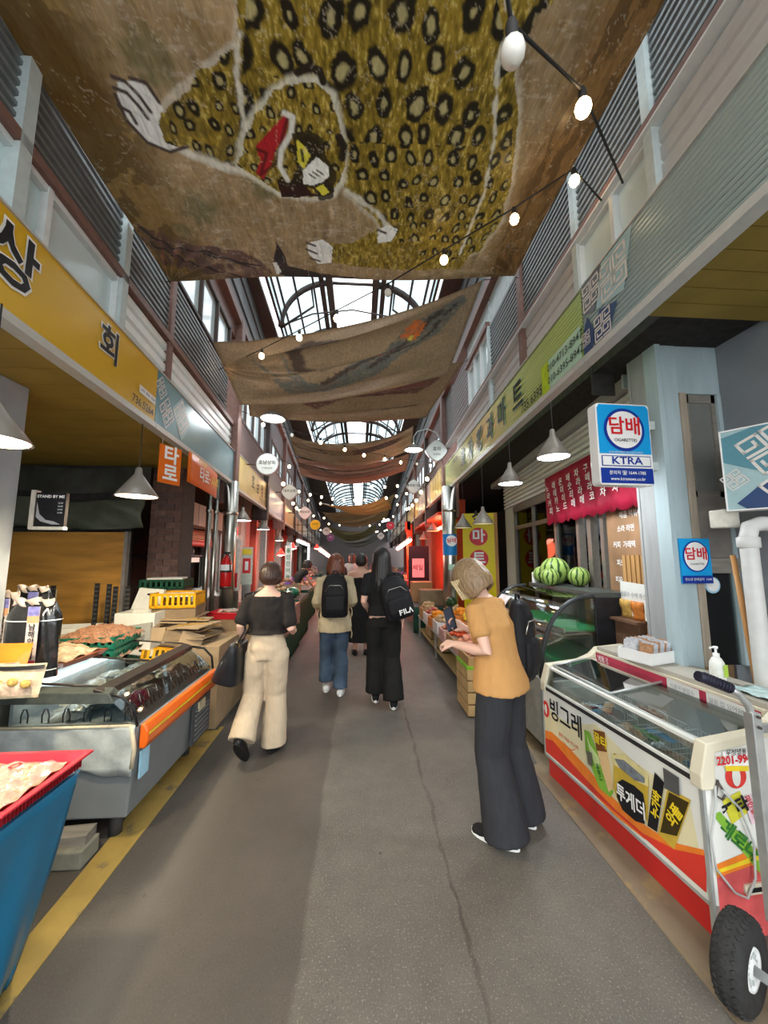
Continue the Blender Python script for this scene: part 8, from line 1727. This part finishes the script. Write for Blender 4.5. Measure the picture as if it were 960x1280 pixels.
woman, w, X, Y = person('woman in a tan short sleeved shirt and charcoal trousers looking down at the fruit', (px, py_, 0), math.radians(45), 1.62, J, tanf, dgf, skin2, bob, blond_h, M('black_canvas', (.012,.012,.013), .8), M('white_rubber', (.78,.80,.78), .5), vox=.009, sleeve=.50, hem=.80, leg_r=(.108,.096,.128), topw=1.12, fold=.012, head_tilt=(-.55,0,.1))
ph = w['wrR'] + (Matrix.Rotation(math.radians(45),3,'Z') @ V((-.05,.09,.06)))
t = thing('phone', 'black phone case held open in the right hand of the tan shirted woman', 'phone', tuple(ph)); MB().cbox(ph, (.012,.085,.165), rz=math.radians(30), rx=-.5, ry=.2).build('case', black, t, bevel=.004); MB().cbox(ph+V((-.008,-.004,0)), (.003,.075,.15), rz=math.radians(30), rx=-.5, ry=.2).build('screen', M('screen_glass', (.05,.06,.09)), t)
def backpack(label, c, yaw, m, w_=.30, h=.42, d=.15, logo=None, tilt=0, strap=True, name='backpack', trim=None):
    t = thing(name, label, 'bag', tuple(c)); R3 = Matrix.Rotation(yaw,3,'Z') @ Matrix.Rotation(tilt,3,'Y'); W = lambda x, y, z: V(c)+R3 @ V((x,y,z)); X_ = R3 @ V((1,0,0)); Y_ = R3 @ V((0,1,0))
    prof = [(W(0,0,-h/2),w_*.42,d*.40),(W(0,0,-h/2+.03),w_*.50,d*.5),(W(0,0,0),w_*.50,d*.52),(W(0,0,h*.30),w_*.45,d*.45),(W(0,.01,h*.44),w_*.34,d*.34),(W(0,.02,h*.5),w_*.15,d*.2)]
    o = rings(MB(), prof, X_, Y_, 28, 2.8).build('bag_body', m, t); remesh(o, .011, 2, .008, .10)
    o = rings(MB(), [(W(0,-d*.42,-h*.42),w_*.34,d*.18),(W(0,-d*.50,-h*.30),w_*.40,d*.22),(W(0,-d*.50,-h*.02),w_*.38,d*.20),(W(0,-d*.40,h*.04),w_*.30,d*.12)], X_, Y_, 22, 3).build('front_pocket', m, t); remesh(o, .011, 2)
    for s in (-1, 1):
        if strap: MB().tube([W(s*w_*.25,d*.35,h*.42), W(s*w_*.30,d*.75,h*.50), W(s*w_*.32,d*1.3,h*.42), W(s*w_*.36,d*1.55,h*.1), W(s*w_*.40,d*1.0,-h*.28), W(s*w_*.42,d*.3,-h*.40)], (.007,.028), 8).build('strap', m, t)
    MB().tube([W(-.03,.02,h*.49), W(-.02,.02,h*.56), W(.02,.02,h*.56), W(.03,.02,h*.49)], .008, 6).build('top_loop', m, t)
    MB().tube([W(-w_*.36,-d*.46,h*.10), W(-w_*.2,-d*.50,h*.24), W(w_*.2,-d*.50,h*.24), W(w_*.36,-d*.46,h*.10)], .004, 5).build('zip', trim or chrome, t)
    if logo:   # F I L A
        pl = Plane(W(w_*.14-.07,-d*.80,-h*.36), X_, R3 @ V((0,0,1))); pl.n = -Y_
        st = stroke([(0,0),(0,.045)], .012)+stroke([(0,.042),(.028,.042)], .010)+stroke([(0,.022),(.022,.022)], .009)+stroke([(.045,0),(.045,.045)], .012)+stroke([(.065,.045),(.065,.004),(.09,.004)], .011)+stroke([(.10,0),(.118,.045),(.136,0)], .011)
        decal(pl, st, 'logo', whitep, t, .006)
    return t
bkf = fabric('black_nylon', (.012,.012,.014), .2, .3, .55)
backpack('black backpack hanging on the far shoulder of the tan shirted woman', w['sho']+X*.15-Y*.17-ZZ*.22, math.radians(45), bkf, .24, .50, .13, strap=False)
# ---- woman with tote bag (walking away)
J = dict(hipL=(-.085,0,.84), kneeL=(-.11,.02,.47), ankL=(-.125,-.20,.20), toeL=(-.105,-.06,.035), liftL=1, kneeR=(.075,.06,.47), ankR=(.07,.04,.085), toeR=(.12,.22,.03), elL=(-.215,-.08,1.06), wrL=(-.235,.06,.93), elR=(.215,-.07,1.03), wrR=(.205,.13,.98), curlL=.9, curlR=.6, hemzL=-.01, hemzR=-.03, head=(.0,.03,1.475), hdR=(-.2,.9,.1))
def short_hair(t, HW, hx, hy, hz, k, m):
    hair_shell(.018, 1.25, 1.12, .004, .030, .05, 0, .35)(t, HW, hx, hy, hz, k, m)
    MB().ball(HW(.03,-.055,-.03), (.065*k,.055*k,.05*k), 16, 10).build('hair_roll', m, t)
blackf = fabric('black_jersey', (.022,.019,.018), .15, .3); creamf = fabric('cream_linen', (.52,.42,.30), .06, .35)
woman, w, X, Y = person('woman in a black boat neck top and wide cream trousers walking away', (-.78, 3.30, 0), math.radians(-2), 1.56, J, blackf, creamf, skin2, short_hair, dbrown_h, M('black_leather', (.012,.012,.014), .35), M('black_rubber', (.015,.015,.015), .6), vox=.010, sleeve=.80, hem=.99, leg_r=(.102,.088,.108), topw=1.04, fold=.022, neckline=.03, head_tilt=(-.05,0,.25))
lt = M('black_bag_leather', (.014,.015,.018), .4, 0, .15, 10, coat=.2); c = w['shL']+V((-.10,-.03,-.50))
t = thing('tote_bag', 'large black leather tote bag hanging from the shoulder of the woman in cream trousers', 'bag', tuple(c)); 
R3 = Matrix.Rotation(.25,3,'Y'); Wt = lambda x, y, z: c + R3 @ V((x,y,z)); XX, YY = R3 @ V((1,0,0)), R3 @ V((0,1,0))
rings(MB(), [(Wt(0,0,-.17),.10,.14),(Wt(0,0,-.155),.115,.155),(Wt(0,0,0),.085,.165),(Wt(0,0,.14),.040,.17)], XX, YY, 28, 3.4).build('bag_body', lt, t, bevel=.004)
for y in (-.07, .07): MB().tube([Wt(.0,y,.13), Wt(.035,y*.8,.26), w['shL']+V((-.035,y*.5,.03)), w['shL']+V((.035,y*.5,.05)), w['shL']+V((.03,y*.8,-.10))], (.004,.016), 8).build('strap', lt, t)
MB().lathe([(.018,-.003),(.022,0),(.018,.003)], Wt(.02,-.12,.15), 14, Matrix.Rotation(PI/2,4,'X')).build('buckle', M('gold_metal', (.6,.45,.2), .25, 1), t)
# ---- red haired woman with black backpack
J = dict(kneeL=(-.09,.07,.47), ankL=(-.09,.06,.14), toeL=(-.09,.19,.035), kneeR=(.08,.03,.46), ankR=(.075,-.08,.10), toeR=(.085,.08,.03), elL=(-.22,-.03,1.04), wrL=(-.20,.13,.95), elR=(.22,-.04,1.04), wrR=(.18,.12,.98), hemzL=-.02, hemzR=-.03)
denim = M('blue_denim', (.055,.085,.13), .85, 0, .55, 3, bump=.3, spec=.2); oatm = fabric('oatmeal_shirt_cloth', (.52,.43,.28), .08, .3)
woman, w, X, Y = person('woman with auburn hair in an oatmeal overshirt and blue jeans', (-.30, 4.62, 0), math.radians(3), 1.63, J, oatm, denim, skin, hair_shell(.14, 1.05, 1.14, .006, .175, .12, 0, .05), auburn_h, M('white_sneaker', (.70,.72,.70), .5), M('white_rubber', (.78,.8,.78)), vox=.013, sleeve=1.75, hem=.70, leg_r=(.095,.078,.090), topw=1.14, fold=.03)
MB().grid(lambda u, v: w['pel']+X*(.19+.02*math.sin(9*v))+Y*(-.08+.16*u)+ZZ*(.08-.36*v), 8, 8).build('shirt_flap', oatm, woman, thick=.008); MB().grid(lambda u, v: w['pel']-X*(.19+.015*math.sin(8*v))+Y*(-.08+.14*u)+ZZ*(.06-.28*v), 8, 8).build('shirt_flap', oatm, woman, thick=.008)
backpack('large plain black backpack on the auburn haired woman', w['chest']-Y*.185-ZZ*.06, math.radians(3), bkf, .31, .50, .17)
# ---- tall dark haired woman with logo backpack
J = dict(kneeL=(-.085,.07,.48), ankL=(-.08,.08,.13), toeL=(-.08,.22,.03), kneeR=(.085,.02,.46), ankR=(.10,-.10,.10), toeR=(.11,.06,.03), elL=(-.21,-.05,1.04), wrL=(-.17,.12,.94), hemzL=-.03, hemzR=-.03, head=(-.02,.03,1.485))
woman, w, X, Y = person('tall woman in black with very long dark hair and black wide trousers', (.27, 4.25, 0), math.radians(-2), 1.70, J, fabric('black_tee', (.013,.013,.014), .15, .3), fabric('black_trouser_cloth', (.012,.012,.012), .2, .3), skin2, hair_shell(.20, 1.0, 1.12, .004, .29, .05, 0, -.25), black_h, M('black_canvas', (.012,.012,.013)), M('white_rubber', (.78,.8,.78)), vox=.013, sleeve=.62, hem=.90, leg_r=(.105,.092,.112), topw=1.05, fold=.018)
backpack('black backpack with white FILA lettering slung on the right shoulder of the tall woman', w['chest']-Y*.19+X*.13-ZZ*.10, math.radians(6), bkf, .33, .46, .16, 'FILA', tilt=-.28)
# ---- woman in black dress
J = dict(elL=(-.21,.0,1.03), wrL=(-.21,.1,.83), elR=(.20,.0,1.04))
person('woman in a sleeveless black dress walking ahead of the tall woman', (.02, 6.3, 0), 0.05, 1.64, J, None, None, skin, hair_shell(.03, 1.1, 1.1, .004, .04, .05, 0, .4), black_h, M('black_leather', (.012,.012,.014)), M('black_rubber', (.015,.015,.015)), vox=.016, dress=fabric('black_dress_cloth', (.014,.014,.015), .15, .3), fingers=False)
# ---- people further off
far = [(-.55, 9.6, 1.58, .1, (.06,.055,.06), (.05,.05,.06), black_h, 'distant person in dark clothes left of the woman in the black dress'), (-.22, 10.8, 1.66, -.1, (.40,.36,.33), (.07,.08,.11), dbrown_h, 'distant person in a pale top near the middle of the arcade'), (.55, 12.5, 1.62, 0, (.08,.07,.09), (.04,.04,.05), black_h, 'distant person in dark purple walking beyond the tall woman'),
       (.95, 14.5, 1.6, .2, (.45,.22,.22), (.06,.06,.08), dbrown_h, 'distant person in a pink top on the right of the arcade'), (-.9, 15.5, 1.62, 0, (.30,.32,.36), (.05,.05,.06), black_h, 'distant person in a grey top far down on the left'), (.1, 17, 1.65, 0, (.50,.47,.42), (.06,.06,.07), black_h, 'distant person in cream furthest down the middle')]
for i, (x, y, H, yw, c1, c2, hm, lb) in enumerate(far):
    person(lb, (x, y, 0), yw, H, dict(kneeL=(-.09,.08,.47), toeL=(-.09,.2,.03), ankL=(-.09,.06,.09)), fabric('far_top_%d' % i, c1), fabric('far_bottom_%d' % i, c2), skin, hair_shell(.06+.03*(i % 3), 1.0, 1.1, .003), hm, M('black_canvas', (.012,.012,.013)), M('white_rubber', (.78,.8,.78)), vox=.022, hem=.84, fold=.01, fingers=False)
c = at(371, 712, 9.0)
person('stall keeper in a black apron leaning over the far left stall', (c.x-.05, 9.0, 0), math.radians(-60), 1.60, dict(waist=(0,.05,1.02), chest=(0,.14,1.16), sho=(0,.21,1.25), shL=(-.16,.21,1.23), shR=(.16,.21,1.23), neck=(0,.26,1.30), head=(0,.33,1.38), elL=(-.2,.30,1.0), wrL=(-.15,.42,.86), elR=(.2,.30,1.0), wrR=(.15,.42,.86)), fabric('black_apron', (.03,.03,.03)), fabric('pale_skirt_cloth', (.42,.38,.28)), skin, hair_shell(.02, 1.1, 1.1, .003), black_h, M('black_canvas', (.012,.012,.013)), M('black_rubber', (.015,.015,.015)), vox=.018, hem=.84, sleeve=.2, fold=.01, fingers=False)
finish_text()
